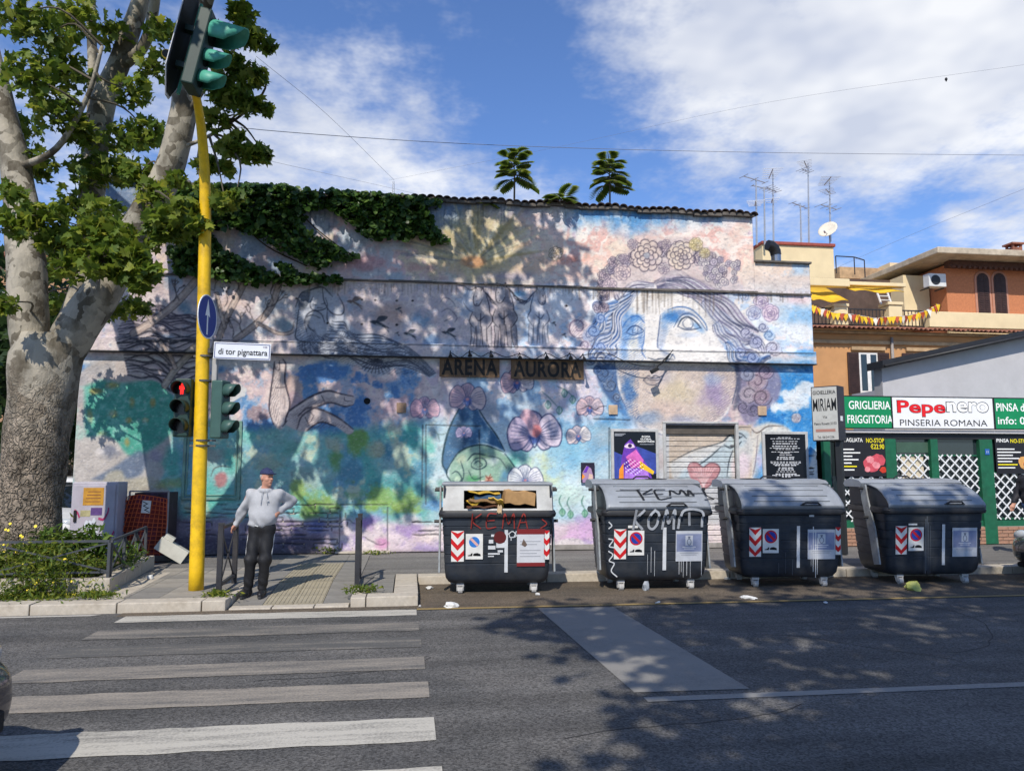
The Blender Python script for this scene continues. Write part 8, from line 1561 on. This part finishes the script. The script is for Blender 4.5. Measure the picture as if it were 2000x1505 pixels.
tag(mb.build('yellow_flowers', mat('flower_yellow', (.75, .58, .02), .6), None, fix=False), 'small yellow wild flowers among the weeds', 'flowers', kind='stuff'); tag(mb2.build('flower_stems', mat('weed_stem', (.1, .1, .03)), None), 'thin green stems of the yellow wild flowers', 'stems', kind='stuff')
def tuft(px, py, z, n_, r_, h, label):
    c = onz(px, py, z); t = thing('grass_tuft', label, 'weed', (c.x, c.y, z), 0, 'weed tufts in the pavement joints'); q = np.stack([nr.normal(size=n_) * r_, nr.normal(size=n_) * r_ * .6, nr.rand(n_) * h], 1); leaf_cloud('leaves', q, .04 + .05 * nr.rand(n_), BLADE, WEEDM, t, upw=.4, kind='stuff')
tuft(424, 1164, PZ, 150, .10, .07, 'grass tuft at the foot of the left barrier'); tuft(708, 1156, PZ, 190, .11, .09, 'grass tuft at the foot of the right barrier'); tuft(196, 1168, PZ, 140, .13, .08, 'weed tuft at the corner of the planting bed')
tuft(640, 1080, PZ, 130, .12, .12, 'weed tuft at the wall left of the painted door'); tuft(730, 1081, PZ, 100, .16, .05, 'flat weeds on the door threshold'); tuft(793, 1076, PZ, 70, .08, .12, 'small weed at the wall left of the containers')
# dark trees beyond the side street
def far_tree(px, Y, h, r_, label):
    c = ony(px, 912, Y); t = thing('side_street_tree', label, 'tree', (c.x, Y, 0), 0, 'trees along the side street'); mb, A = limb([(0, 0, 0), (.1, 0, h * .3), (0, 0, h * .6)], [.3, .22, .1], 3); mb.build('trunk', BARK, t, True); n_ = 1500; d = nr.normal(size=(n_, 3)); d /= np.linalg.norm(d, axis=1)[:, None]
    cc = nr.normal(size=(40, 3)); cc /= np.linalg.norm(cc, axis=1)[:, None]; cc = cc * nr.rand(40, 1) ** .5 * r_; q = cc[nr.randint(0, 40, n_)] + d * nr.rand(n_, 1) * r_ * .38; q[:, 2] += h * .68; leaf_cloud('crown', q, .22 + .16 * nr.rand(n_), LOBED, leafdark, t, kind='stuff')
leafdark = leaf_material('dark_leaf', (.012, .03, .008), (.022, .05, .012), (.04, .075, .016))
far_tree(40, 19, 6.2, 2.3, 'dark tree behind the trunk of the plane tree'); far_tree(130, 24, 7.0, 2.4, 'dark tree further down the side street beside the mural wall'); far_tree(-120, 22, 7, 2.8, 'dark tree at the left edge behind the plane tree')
# ================================================================== PEOPLE (bodies grown as one smooth surface)
def surface(Fv, org, h):
    ins = Fv < 0; nx, ny, nz = Fv.shape; c = [(0, 0, 0), (1, 0, 0), (0, 1, 0), (1, 1, 0), (0, 0, 1), (1, 0, 1), (0, 1, 1), (1, 1, 1)]
    sl = lambda o: (slice(o[0], nx - 1 + o[0]), slice(o[1], ny - 1 + o[1]), slice(o[2], nz - 1 + o[2]))
    cnt = sum(ins[sl(o)].astype(np.int8) for o in c); act = (cnt > 0) & (cnt < 8); I = np.argwhere(act); idx = -np.ones(act.shape, np.int64); idx[act] = np.arange(len(I))
    vals = [Fv[sl(o)][act] for o in c]; acc = np.zeros((len(I), 3)); n = np.zeros(len(I))
    for a in range(8):
        for b in range(a + 1, 8):
            if sum(abs(c[a][k] - c[b][k]) for k in range(3)) != 1: continue
            va, vb = vals[a], vals[b]; m = (va < 0) != (vb < 0); t = np.where(m, va / (va - vb + 1e-12), 0); p = np.array(c[a])[None] + t[:, None] * (np.array(c[b]) - np.array(c[a]))[None]; acc += p * m[:, None]; n += m
    V = (I + acc / np.maximum(n, 1)[:, None]) * h + np.array(org); Q = []
    for ax in range(3):
        u, w = [(1, 2), (2, 0), (0, 1)][ax]; s0 = [slice(1, -1)] * 3; s0[ax] = slice(0, -1); s1 = list(s0); s1[ax] = slice(1, None); A, B = ins[tuple(s0)], ins[tuple(s1)]; E = np.argwhere(A != B)
        if not len(E): continue
        fl = A[tuple(E.T)]; base = E.copy(); base[:, u] += 1; base[:, w] += 1
        def cell(du, dw): q = base.copy(); q[:, u] += du; q[:, w] += dw; return idx[tuple(q.T)]
        q = np.stack([cell(-1, -1), cell(0, -1), cell(0, 0), cell(-1, 0)], 1); q[~fl] = q[~fl][:, ::-1]; Q.append(q)
    return V, np.vstack(Q)
class Sdf:
    def __init__(s, lo, hi, h):
        s.h = h; s.lo = np.array(lo, float); ax = [np.arange(lo[k], hi[k], h) for k in range(3)]; s.P = np.stack(np.meshgrid(*ax, indexing='ij'), -1).astype(np.float32); s.F = np.full(s.P.shape[:3], 9., np.float32)
    def win(s, lo, hi):
        return tuple(slice(max(0, int((lo[k] - s.lo[k]) / s.h)), max(0, int((hi[k] - s.lo[k]) / s.h) + 2)) for k in range(3))
    def join(s, d, k, w):
        F0 = s.F[w]
        if k <= 0: s.F[w] = np.minimum(F0, d); return
        g = np.clip(.5 + .5 * (F0 - d) / k, 0, 1); s.F[w] = F0 * (1 - g) + d * g - k * g * (1 - g)
    def cap(s, a, b, ra, rb, k=.03):
        a, b = np.array(a, np.float32), np.array(b, np.float32); m = max(ra, rb) + .05; w = s.win(np.minimum(a, b) - m, np.maximum(a, b) + m); ab = b - a; p = s.P[w] - a; t = np.clip((p @ ab) / (ab @ ab + 1e-9), 0, 1); d = p - t[..., None] * ab; s.join(np.sqrt((d * d).sum(-1)) - (ra + (rb - ra) * t), k, w)
    def chain(s, pts, rads, k=.03):
        for i in range(len(pts) - 1): s.cap(pts[i], pts[i + 1], rads[i], rads[i + 1], k)
    def ell(s, c, r, k=.03, rz=0.0, cut=False):
        c = np.array(c, np.float32); m = max(r) + .06; w = s.win(c - m, c + m); p = s.P[w] - c
        if rz: ca, sa = math.cos(rz), math.sin(rz); p = np.stack([p[..., 0] * ca + p[..., 1] * sa, -p[..., 0] * sa + p[..., 1] * ca, p[..., 2]], -1)
        q = p / np.array(r, np.float32); l = np.sqrt((q * q).sum(-1)); d = (l - 1) * min(r)
        if cut: s.F[w] = np.maximum(s.F[w], -d)
        else: s.join(d, k, w)
    def build(s, name, m, parent):
        V, Q = surface(s.F, s.lo, s.h); me = bpy.data.meshes.new(name); me.from_pydata(V.tolist(), [], Q.tolist()); me.materials.append(m); me.polygons.foreach_set('use_smooth', [True] * len(me.polygons)); me.update(); o = bpy.data.objects.new(name, me); link(o, parent); sm = o.modifiers.new('smooth', 'SMOOTH'); sm.factor = .5; sm.iterations = 3 if name == 'body' else 1; return o
SKIN = mat('skin', (.50, .25, .17), .55, .12, 20, .0008, 60); EYEM = mat('eye_dark', (.03, .02, .015), .3); HAIRG = mat('hair_grey', (.32, .30, .28), .8, .3, 60)
def head(s, c, az, sc=1.0):
    """face looks along az (angle in the ground plane)"""
    f = np.array([math.cos(az), math.sin(az), 0]); r = np.array([-f[1], f[0], 0]); c = np.array(c); W = lambda a, b, z: tuple(c + (f * a + r * b) * sc + np.array([0, 0, z * sc])); rz = az
    s.ell(W(-.005, 0, .025), (.098 * sc, .076 * sc, .100 * sc), .02, rz); s.ell(W(.022, 0, -.055), (.072 * sc, .058 * sc, .062 * sc), .03, rz); s.cap(W(.062, 0, -.10), W(.075, 0, -.098), .018, .02, .02)
    s.cap(W(.09, 0, .015), W(.112, 0, -.022), .010, .014, .012); s.cap(W(.082, -.035, .03), W(.082, .035, .03), .013, .013, .015); s.cap(W(.085, -.02, -.062), W(.085, .02, -.062), .009, .009, .01)
    for q in (-1, 1): s.ell(W(-.008, q * .077, -.01), (.020, .010, .030), .008, rz); s.ell(W(.055, q * .045, -.025), (.024, .020, .02), .02, rz)
    return W
def fingers(s, wrist, palm, fdir, side, bend, L=.085):
    """palm from wrist to knuckles, four unequal fingers curling along `bend`, thumb off the side"""
    wrist, palm, fdir, side, bend = map(lambda v: np.array(v, float), (wrist, palm, fdir, side, bend)); s.cap(wrist, palm, .030, .034, .02); s.cap(palm - side * .022, palm + side * .022, .022, .022, .015)
    for i, l in enumerate((.86, 1.0, .95, .74)):
        b = palm + side * (.030 - .020 * i) + fdir * .012; m1 = b + (fdir * .75 + bend * .35) * L * .45 * l; m2 = m1 + (fdir * .1 + bend * .95) * L * .35 * l; m3 = m2 + (bend * .6 - fdir * .55) * L * .25 * l; s.chain([b, m1, m2, m3], [.0105, .0098, .009, .008], .006)
    b = wrist * .55 + palm * .45 + side * .030; s.chain([b, b + side * .03 + fdir * .03, b + side * .032 + fdir * .055 + bend * .02], [.013, .0115, .0095], .01)
mx0, my0 = onz(503, 1166, .055).x, 10.27
man = thing('person', 'man in pale grey hoodie, black track trousers and navy cap leaning on the barrier', 'person', (mx0, my0, ramp_z(10.25) + .006), R(-2)); man.scale = (.91, .92, .95)
HZ = R(-38)
hc = (.062, -.015, 1.585)
s = Sdf((-.50, -.25, -.01), (.56, .40, 1.75), .0075)
W = head(s, hc, HZ); s.cap((.045, .01, 1.38), (.058, -.005, 1.50), .062, .056, .03)
s.ell((.04, .01, 1.20), (.17, .10, .22), .05); s.ell((.025, .01, .98), (.15, .10, .16), .05)
hand_r = [(-.17, .03, 1.36), (-.295, .10, 1.12), (-.375, .14, .945)]; s.chain(hand_r, [.05, .042, .028], .03)
fingers(s, (-.375, .14, .945), (-.405, .125, .900), np.array((-.75, -.35, -.55)), np.array((.25, -.95, .2)), np.array((.15, .25, -.95)))
hand_l = [(.245, .03, 1.36), (.375, .21, 1.25), (.245, .02, 1.125)]; s.chain(hand_l, [.05, .042, .028], .03)
fingers(s, (.245, .02, 1.125), (.205, -.055, 1.085), np.array((-.70, -.45, -.55)), np.array((-.35, .05, .93)), np.array((-.35, .85, -.4)))
for (hp, kn, an) in (((-.055, .01, .90), (-.105, -.045, .50), (-.145, .02, .10)), ((.10, .01, .90), (.088, -.04, .50), (.045, .03, .10))): s.chain([hp, kn, an], [.085, .06, .042], .03); s.cap((an[0], an[1] + .02, .045), (an[0], an[1] - .07, .04), .030, .022, .02)
s.build('body', SKIN, man)
for q in (-1, 1):
    e = Vector(W(.083, q * .030, .008)); mb = MB(); mb.lathe([(.001, -.006), (.0075, -.003), (.0085, .002), (.001, .006)], 8, e); mb.build('eye', EYEM, man)
f_, r_ = Vector((math.cos(HZ), math.sin(HZ), 0)), Vector((-math.sin(HZ), math.cos(HZ), 0))
mb = MB(); c = Vector(W(.094, 0, -.066)); mb.tube([c - r_ * .022, c + f_ * .004, c + r_ * .022], .003, 5); mb.build('mouth', mat('lip', (.22, .07, .06), .6), man)
# hoodie
CLO = mat('hoodie_grey', (.40, .405, .42), .92, .07, 30, .004, 28, dirt=(.34, .345, .36), dirt_amt=.6, dscale=7); TRO = mat('track_black', (.012, .012, .014), .6, .3, 30, .004, 22)
s = Sdf((-.46, -.26, .84), (.56, .38, 1.52), .008)
s.ell((.04, .012, 1.235), (.215, .135, .20), .06); s.ell((.03, -.012, 1.06), (.20, .152, .15), .07); s.cap((-.135, .015, 1.355), (.215, .015, 1.352), .066, .066, .06); s.ell((.03, -.002, .97), (.185, .140, .075), .03)
s.cap((-.145, .02, 1.36), (-.29, .10, 1.125), .073, .060, .05); s.cap((-.29, .10, 1.125), (-.37, .138, .965), .064, .046, .03); s.cap((.225, .02, 1.355), (.375, .21, 1.25), .073, .062, .05); s.cap((.375, .21, 1.25), (.262, .04, 1.142), .068, .050, .03)
for k in range(12): a = k * .5236; b = a + .5236; s.cap((.048 + .085 * math.cos(a), .012 + .085 * math.sin(a), 1.425 + .020 * math.sin(a)), (.048 + .085 * math.cos(b), .012 + .085 * math.sin(b), 1.425 + .020 * math.sin(b)), .026, .026, .015)
s.ell((.03, .10, 1.40), (.12, .06, .07), .04)
s.ell((.055, -.02, 1.49), (.060, .060, .08), 0, 0, True)
X, Y, Z = s.P[..., 0], s.P[..., 1], s.P[..., 2]
s.F += .009 * np.sin(30 * Z + 16 * X + 3 * np.sin(14 * X)) * np.clip((1.12 - Z) * 6, 0, 1) + .008 * np.sin(52 * (Z * .7 + np.abs(X - .04) * .7)) * np.clip((np.abs(X - .04) - .17) * 9, 0, 1) + .007 * np.sin(24 * X + 20 * Z) * np.clip((Z - 1.1) * 4, 0, 1)
hood_o = s.build('hoodie', CLO, man)
for u, z1 in ((-.005, 1.22), (.075, 1.24)): mb = MB(); mb.tube([(.03 + u * .6 + .01, -.105, 1.40), (.03 + u, -.135, 1.34), (.03 + u - .005, -.138, z1)], .0045, 6); mb.build('drawstring', mat('drawstring', (.30, .31, .33), .8), hood_o)
mb = MB(); mb.bb((.105, -.140, 1.275), (.125, -.128, 1.285)); mb.build('chest_logo', SPRAYW, hood_o)
# trousers
s = Sdf((-.30, -.24, .06), (.30, .22, 1.04), .008)
s.ell((.022, .005, .93), (.172, .128, .11), .05)
for (hp, kn, an, sg) in (((-.055, .005, .88), (-.108, -.05, .50), (-.148, .015, .12), -1), ((.095, .005, .88), (.088, -.045, .50), (.046, .025, .12), 1)): s.cap(hp, kn, .108, .080, .05); s.cap(kn, an, .080, .064, .04)
X, Y, Z = s.P[..., 0], s.P[..., 1], s.P[..., 2]; s.F += .006 * np.sin(26 * Z + 34 * X + 18 * Y) * np.clip(1 - np.abs(Z - .5) * 2.4, .15, 1) + .006 * np.sin(46 * Z + 28 * X) * np.clip((.28 - Z) * 8, 0, 1)
tro = s.build('trousers', TRO, man)
for P in ([(.184, -.0, .93), (.188, -.012, .82), (.176, -.03, .64), (.158, -.045, .50), (.135, -.02, .34)], [(-.146, -.012, .92), (-.160, -.02, .80), (-.172, -.04, .64), (-.178, -.045, .52)]): mb = MB(); mb.tube(P, [.009, .012, .012, .010, .008][:len(P)], 6); mb.build('side_stripe', SPRAYW, tro)
mb = MB(); mb.box((-.03, -.127, .945), (.05, .008, .012), Matrix.Rotation(.3, 3, 'Y')); mb.build('white_logo', SPRAYW, tro)
SHO = mat('shoe_black', (.014, .014, .016), .5, .3, 20)
for ax_, ay_, dx in ((-.148, .015, -.05), (.046, .02, .005)):
    s = Sdf((ax_ - .16, -.26, -.005), (ax_ + .12, .14, .17), .007); s.cap((ax_, ay_ + .04, .048), (ax_ + dx * .6, ay_ - .09, .045), .048, .044, .03); s.cap((ax_ + dx * .6, ay_ - .09, .04), (ax_ + dx, ay_ - .16, .038), .045, .036, .03); s.cap((ax_, ay_ + .02, .05), (ax_, ay_ + .02, .125), .05, .05, .03); s.F = np.maximum(s.F, .004 - s.P[..., 2]); sh_ = s.build('shoe', SHO, man)
    mb = MB(); mb.loft([[(ax_ + dx * f + w * c_, ay_ + .075 - .27 * f, z) for c_ in (-1, 1)] + [(ax_ + dx * f - w * c_ * -1 * (1 if c_ > 0 else 1), ay_ + .075 - .27 * f, z) for c_ in ()] for f, w, z in ()] or [[(ax_ + .045 * math.cos(a) + dx * (.5 - .5 * math.sin(a)), ay_ - .06 + .145 * math.sin(a), z) for a in np.linspace(0, 6.0, 14)] for z in (.0, .024)]); mb.build('sole', mat('sole_grey', (.05, .05, .052), .7), sh_)
# cap and hair
s = Sdf((-.12, -.22, 1.50), (.26, .16, 1.74), .006); cc_ = W(-.004, 0, .048); s.ell(cc_, (.106, .088, .088), 0, HZ); s.F = np.maximum(s.F, (cc_[2] + .004) - s.P[..., 2]); c = np.array(W(.10, 0, .053)); s.ell(tuple(c), (.075, .070, .012), .012, HZ); s.cap(W(-.0, 0, .136), W(0, 0, .139), .012, .008, .004); capo = s.build('cap', mat('cap_navy', (.022, .030, .085), .85, .2, 25), man)
mb = MB(); c = Vector(W(.098, .0, .085)); mb.box(c, (.004, .05, .022), Matrix.Rotation(HZ, 3, 'Z')); mb.build('cap_badge', mat('badge_blue', (.10, .13, .25), .7), capo)
s = Sdf((-.12, -.14, 1.50), (.20, .14, 1.68), .006); s.ell(W(-.018, 0, .015), (.092, .080, .075), 0, HZ); q = s.P - np.array(hc, np.float32); s.F = np.maximum(s.F, (q @ np.array([math.cos(HZ), math.sin(HZ), 0], np.float32)) - .008); s.F = np.maximum(s.F, -(q[..., 2] + .05)); s.build('hair', HAIRG, man)
# ---- passer-by at the right edge
p0 = onz(2030, 1086, PZ); pz = thing('person', 'passer-by in dark jacket, blue jeans and white trainers at the right edge', 'person', (p0.x, p0.y + .1, PZ), R(0))
s = Sdf((-.5, -.3, -.01), (.5, .35, 1.76), .009); Wp = head(s, (.03, 0, 1.60), R(180)); s.cap((.03, 0, 1.38), (.03, 0, 1.52), .06, .054, .03); s.ell((.02, 0, 1.2), (.13, .15, .24), .05); s.ell((.02, 0, .95), (.12, .14, .14), .05)
legs = (((.02, -.08, .90), (-.06, -.09, .50), (-.165, -.09, .10)), ((.02, .08, .90), (.10, .09, .48), (.27, .09, .16)))
for hp, kn, an in legs: s.chain([hp, kn, an], [.085, .06, .042], .03); s.cap((an[0] + .03, an[1], an[2] - .06), (an[0] - .14, an[1], an[2] - .07), .035, .028, .02)
arms = (((.02, -.19, 1.36), (.12, -.23, 1.10), (.02, -.21, .90)), ((.02, .19, 1.36), (-.06, .23, 1.10), (-.16, .21, .92)))
for a_ in arms: s.chain(a_, [.05, .04, .028], .03); fingers(s, a_[2], tuple(np.array(a_[2]) + np.array((-.03, 0, -.065))), np.array((-.2, 0, -.95)), np.array((-.9, 0, .2)), np.array((-.5, 0, -.8)))
s.build('body', SKIN, pz)
s = Sdf((-.32, -.34, .80), (.32, .36, 1.50), .009); s.ell((.02, 0, 1.22), (.15, .19, .22), .06); s.ell((.02, 0, 1.0), (.15, .185, .16), .06); s.cap((.02, -.17, 1.36), (.02, .17, 1.36), .08, .08, .05)
for a_ in arms: s.cap(a_[0], a_[1], .075, .06, .04); s.cap(a_[1], tuple(np.array(a_[2]) + np.array((.0, 0, .03))), .06, .045, .03)
s.F += .005 * np.sin(40 * s.P[..., 2] + 9 * s.P[..., 1]); s.build('jacket', mat('jacket_dark', (.016, .016, .022), .7, .3, 20), pz)
s = Sdf((-.30, -.24, .08), (.42, .24, 1.02), .009); s.ell((.02, 0, .93), (.135, .17, .11), .05)
for hp, kn, an in legs: s.cap(hp, kn, .10, .072, .05); s.cap(kn, an, .072, .056, .04)
s.F += .004 * np.sin(50 * s.P[..., 2] + 14 * s.P[..., 0]); s.build('jeans', mat('denim', (.045, .10, .22), .85, .3, 14, .002, 80, dirt=(.11, .18, .30), dirt_amt=.6, dscale=5), pz)
for hp, kn, an in legs:
    s = Sdf((an[0] - .26, an[1] - .1, max(-.005, an[2] - .13)), (an[0] + .14, an[1] + .1, an[2] + .07), .007); s.cap((an[0] + .04, an[1], an[2] - .05), (an[0] - .16, an[1], an[2] - .06), .045, .036, .02); s.cap(an, (an[0], an[1], an[2] - .03), .048, .048, .02); s.build('trainer', mat('trainer_white', (.70, .70, .70), .6, .1), pz)
s = Sdf((-.12, -.14, 1.50), (.2, .14, 1.76), .007); s.ell((.045, 0, 1.635), (.105, .088, .095), 0); s.F = np.maximum(s.F, -(s.P[..., 0] - .0) - .03); s.build('hair', mat('hair_dark', (.02, .014, .01), .6, .3, 40), pz)
for q in (-1, 1): mb = MB(); mb.lathe([(.001, -.006), (.0085, 0), (.001, .006)], 8, Vector(Wp(.084, q * .03, .008))); mb.build('eye', EYEM, pz)
# ================================================================== CARS
TYRE = mat('tyre', (.012, .012, .013), .85, .2, 20); RIMM = mat('alloy', (.38, .39, .40), .3, .1, 8, metal=.8); LAMP = mat('headlight', (.45, .48, .5), .08, .1, 8, spec=.9); CGL = glass('car_glass', (.010, .014, .018), .03)
def car(label, loc, rz, paint, sc=1.0, dark=True):
    t = thing('car', label, 'car', loc, rz); t.scale = (sc,) * 3
    st = [(2.02, .46, .34, .50, .58), (1.98, .62, .26, .56, .65), (1.88, .76, .22, .62, .71), (1.62, .835, .20, .68, .78), (1.2, .86, .19, .77, .87), (.85, .87, .19, .84, .93), (.3, .875, .19, .89, .95), (-.6, .875, .19, .92, .97), (-1.3, .87, .20, .94, .99), (-1.75, .84, .24, .92, .98), (-1.95, .76, .32, .86, .92), (-2.0, .60, .40, .74, .80)]
    secs = []
    for (x, w, zb, zs, zt) in st: secs.append([(x, -w * .82, zb), (x, -w * .97, zb + .08), (x, -w, zb + (zs - zb) * .5), (x, -w * .985, zs - .05), (x, -w * .92, zs), (x, -w * .55, zt - .012), (x, 0, zt), (x, w * .55, zt - .012), (x, w * .92, zs), (x, w * .985, zs - .05), (x, w, zb + (zs - zb) * .5), (x, w * .97, zb + .08), (x, w * .82, zb)])
    mb = MB(); mb.loft(secs); bd = mb.build('body', paint, t, True); sb = bd.modifiers.new('sub', 'SUBSURF'); sb.levels = 1; sb.render_levels = 2
    G = [(.92, .70, .90, .90), (.28, .64, .90, 1.40), (.0, .63, .90, 1.455), (-.7, .62, .92, 1.47), (-1.35, .60, .94, 1.40), (-1.85, .58, .94, .96)]; secs = []
    for (x, w, z0, z1) in G: w0 = .80 if x < .9 else .74; secs.append([(x, -w0, z0), (x, -(w0 * .25 + w * .75), z0 + (z1 - z0) * .8), (x, -w * .88, z1), (x, w * .88, z1), (x, (w0 * .25 + w * .75), z0 + (z1 - z0) * .8), (x, w0, z0)])
    mb = MB(); mb.loft(secs); gh_ = mb.build('windows', CGL, t, 'auto'); 
    mb = MB(); secs = [[(x, -w, z), (x, 0, z + .03), (x, w, z), (x, w, z - .02), (x, 0, z), (x, -w, z - .02)] for x, w, z in ((.32, .56, 1.392), (.0, .58, 1.462), (-.7, .57, 1.478), (-1.36, .55, 1.408))]; mb.loft(secs); mb.build('roof', paint, t, True)
    for q in (-1, 1):
        for P in ([(.90, q * .79, .93), (.28, q * .61, 1.41)], [(-.45, q * .83, .95), (-.42, q * .60, 1.47)], [(-1.35, q * .80, .97), (-1.25, q * .58, 1.44)]): mb = MB(); mb.bar(P[0], P[1], .05, .05); mb.build('pillar', paint, t)
        mb = MB(); mb.lathe([(.02, -.12), (.10, -.08), (.13, .0), (.10, .03), (.02, .04)], 14, (0, 0, 0), 'X'); o = mb.build('headlight', LAMP, t, True, loc=(1.80, q * .62, .645)); o.scale = (1.3, 1.25, .7)
        mb = MB(); mb.box((.72, q * .96, 1.0), (.10, .16, .11)); mb.build('mirror', paint, t, bevel=.03)
        for x in (1.28, -1.28):
            mb = MB(); mb.lathe([(.20, -.10), (.29, -.10), (.315, -.06), (.315, .06), (.29, .10), (.20, .10)], 26, (x, q * .79, .315), 'Y'); w_ = mb.build('wheel', TYRE, t, 'auto'); mb = MB(); mb.lathe([(.02, q * .085), (.07, q * .10), (.20, q * .07), (.205, 0)], 20, (x, q * .79, .315), 'Y'); mb.build('rim', RIMM, w_, 'auto')
            mb = MB(); mb.lathe([(.355, -.03), (.37, .0), (.34, .02)], 26, (x, q * .862, .325), 'Y'); mb.build('wheel_arch', TYRE, t, 'auto')
        mb = MB(); mb.bb((.1, q * .875, .80), (-.02, q * .90, .82)); mb.build('door_handle', RIMM, t)
    mb = MB(); mb.bb((1.93, -.42, .30), (2.035, .42, .42)); mb.build('grille', TYRE, t, bevel=.02); mb = MB(); mb.bb((2.02, -.30, .40), (2.045, .16, .50)); mb.build('number_plate', CHW, t); mb = MB(); mb.bb((1.5, -.62, .18), (1.93, .62, .26)); mb.build('bumper', TYRE, t, bevel=.03)
    return t
car('dark navy car entering at the lower left edge', (-4.15, 4.12, 0), 0, mat('car_navy', (.004, .006, .022), .3, .1, 4, coat=.5)); car('white car parked behind the plane tree beside the cabinet', (-7.25, 17.2, .0), R(-82), mat('car_white', (.70, .71, .72), .25, .05, 4, coat=.8)); car('dark car parked at the far right edge past the containers', (11.24, 10.15, 0), R(180), mat('car_dark_grey', (.05, .05, .045), .25, .1, 4, coat=1.0))
# ================================================================== WIRES, LITTER
WIRE = mat('wire_black', (.22, .23, .26), .6)
def wire(pts, r_, label):
    P = [tuple(ony(x, y, Y)) for x, y, Y in pts]; mb = MB(); mb.tube([tuple(p) for p in smooth_line(P, 6)], r_, 5); tag(mb.build('overhead_wire', WIRE, None, True), label, 'wire', 'overhead wires')
wire([(380, 236, 12), (560, 258, 12.5), (980, 284, 14), (1500, 298, 16), (2100, 304, 18)], .0055, 'long overhead wire running from the plane tree to the right edge'); wire([(500, 110, 13), (640, 225, 16), (770, 352, 20)], .0035, 'thin wire slanting down the sky left of centre'); wire([(400, 285, 13), (560, 322, 16), (740, 362, 20), (880, 394, 24)], .003, 'faint wire just above the ivy')
wire([(760, 352, 28), (1100, 285, 24), (1500, 200, 20), (2060, 118, 16)], .003, 'faint wire rising across the sky to the upper right'); wire([(1640, 520, 34), (1800, 450, 30), (2060, 345, 24)], .005, 'faint wire above the brick house')
c = ony(1848, 156, 17.4); t = thing('wire_fitting', 'tiny dark fitting hanging on the upper right wire', 'fitting', c); mb = MB(); mb.lathe([(.01, .06), (.03, .04), (.035, 0), (.02, -.02), (.01, -.05)], 10); mb.build('fitting', SBLK, t, True)
c = ony(768, 376, 60); t = thing('distant_mast', 'tiny lattice mast above the ivy on the skyline', 'mast', (c.x, 60, c.z - 6))
for q in (-1, 1): mb = MB(); mb.tube([(q * .22, 0, 0), (q * .05, 0, 6.9)], .04, 5); mb.build('leg', GALV, t)
mb = MB()
for k in range(10): z = 4.5 + k * .24; mb.bar((-.1, 0, z), (.1, 0, z + .2), .03, .03); mb.bar((.1, 0, z), (-.1, 0, z + .2), .03, .03)
mb.build('lattice', GALV, t)
PAPER = mat('litter_white', (.62, .62, .60), .8, .1, 8)
def litter(px, py, z, w, d, h, m, name, label, seed):
    c = onz(px, py, z); b = bmesh.new(); bmesh.ops.create_icosphere(b, subdivisions=2, radius=1); r_ = random.Random(seed)
    for v in b.verts: k = .65 + .5 * r_.random(); v.co = Vector((v.co.x * w / 2 * k, v.co.y * d / 2 * k, max(-.3, v.co.z) * h * k + h * .3))
    me = bpy.data.meshes.new(name); b.to_mesh(me); b.free(); me.materials.append(m); o = bpy.data.objects.new(name, me); link(o); o.location = (c.x, c.y, z + .004); o.rotation_euler = (0, 0, r_.uniform(0, 3)); tag(o, label, 'litter', 'litter along the kerb'); return o
litter(880, 1186, 0, .20, .14, .05, PAPER, 'paper_scrap', 'largest crumpled white paper by the yellow line below the first container', 1); litter(838, 1150, 0, .18, .10, .03, PAPER, 'paper_scrap', 'flat white paper beside the kerb left of the first container', 2); litter(833, 1137, 0, .10, .07, .05, flat('#c83a6a', .7, .2), 'paper_scrap', 'small pink wrapper against the kerb', 3); litter(1050, 1162, 0, .10, .06, .025, PAPER, 'paper_scrap', 'white scrap under the right wheel of the first container', 4)
litter(1262, 1152, 0, .14, .10, .10, flat('#8f949a', .6, .3), 'plastic_bag', 'grey plastic bag under the second container', 5); litter(1462, 1169, 0, .24, .09, .03, PAPER, 'paper_scrap', 'flattened white carton in front of the third container', 6); litter(1784, 1153, 0, .24, .14, .12, mat('bag_yellow_green', (.38, .40, .10), .5, .2), 'plastic_bag', 'yellow green bag in front of the rightmost container', 7); litter(293, 1131, PZ, .12, .09, .05, PAPER, 'paper_scrap', 'crumpled tissue beside the planting bed', 8)
litter(1420, 1131, 0, .10, .06, .03, PAPER, 'paper_scrap', 'white scrap between the second and third containers', 9); litter(820, 1184, 0, .06, .03, .015, PAPER, 'paper_scrap', 'tiny white scrap at the end of the first stripe', 10); litter(1285, 1177, 0, .16, .04, .015, PAPER, 'paper_scrap', 'thin white strip on the gutter below the second container', 11); litter(1612, 1178, 0, .07, .05, .02, PAPER, 'paper_scrap', 'tiny paper bit below the third container', 12)
for o in list(bpy.data.objects):
    if o.name.split('.')[0] in ('graffiti', 'small_print', 'paint_drip', 'print_line', 'lid_inside', 'notice_print') and o.parent: o['kind'] = 'stuff'
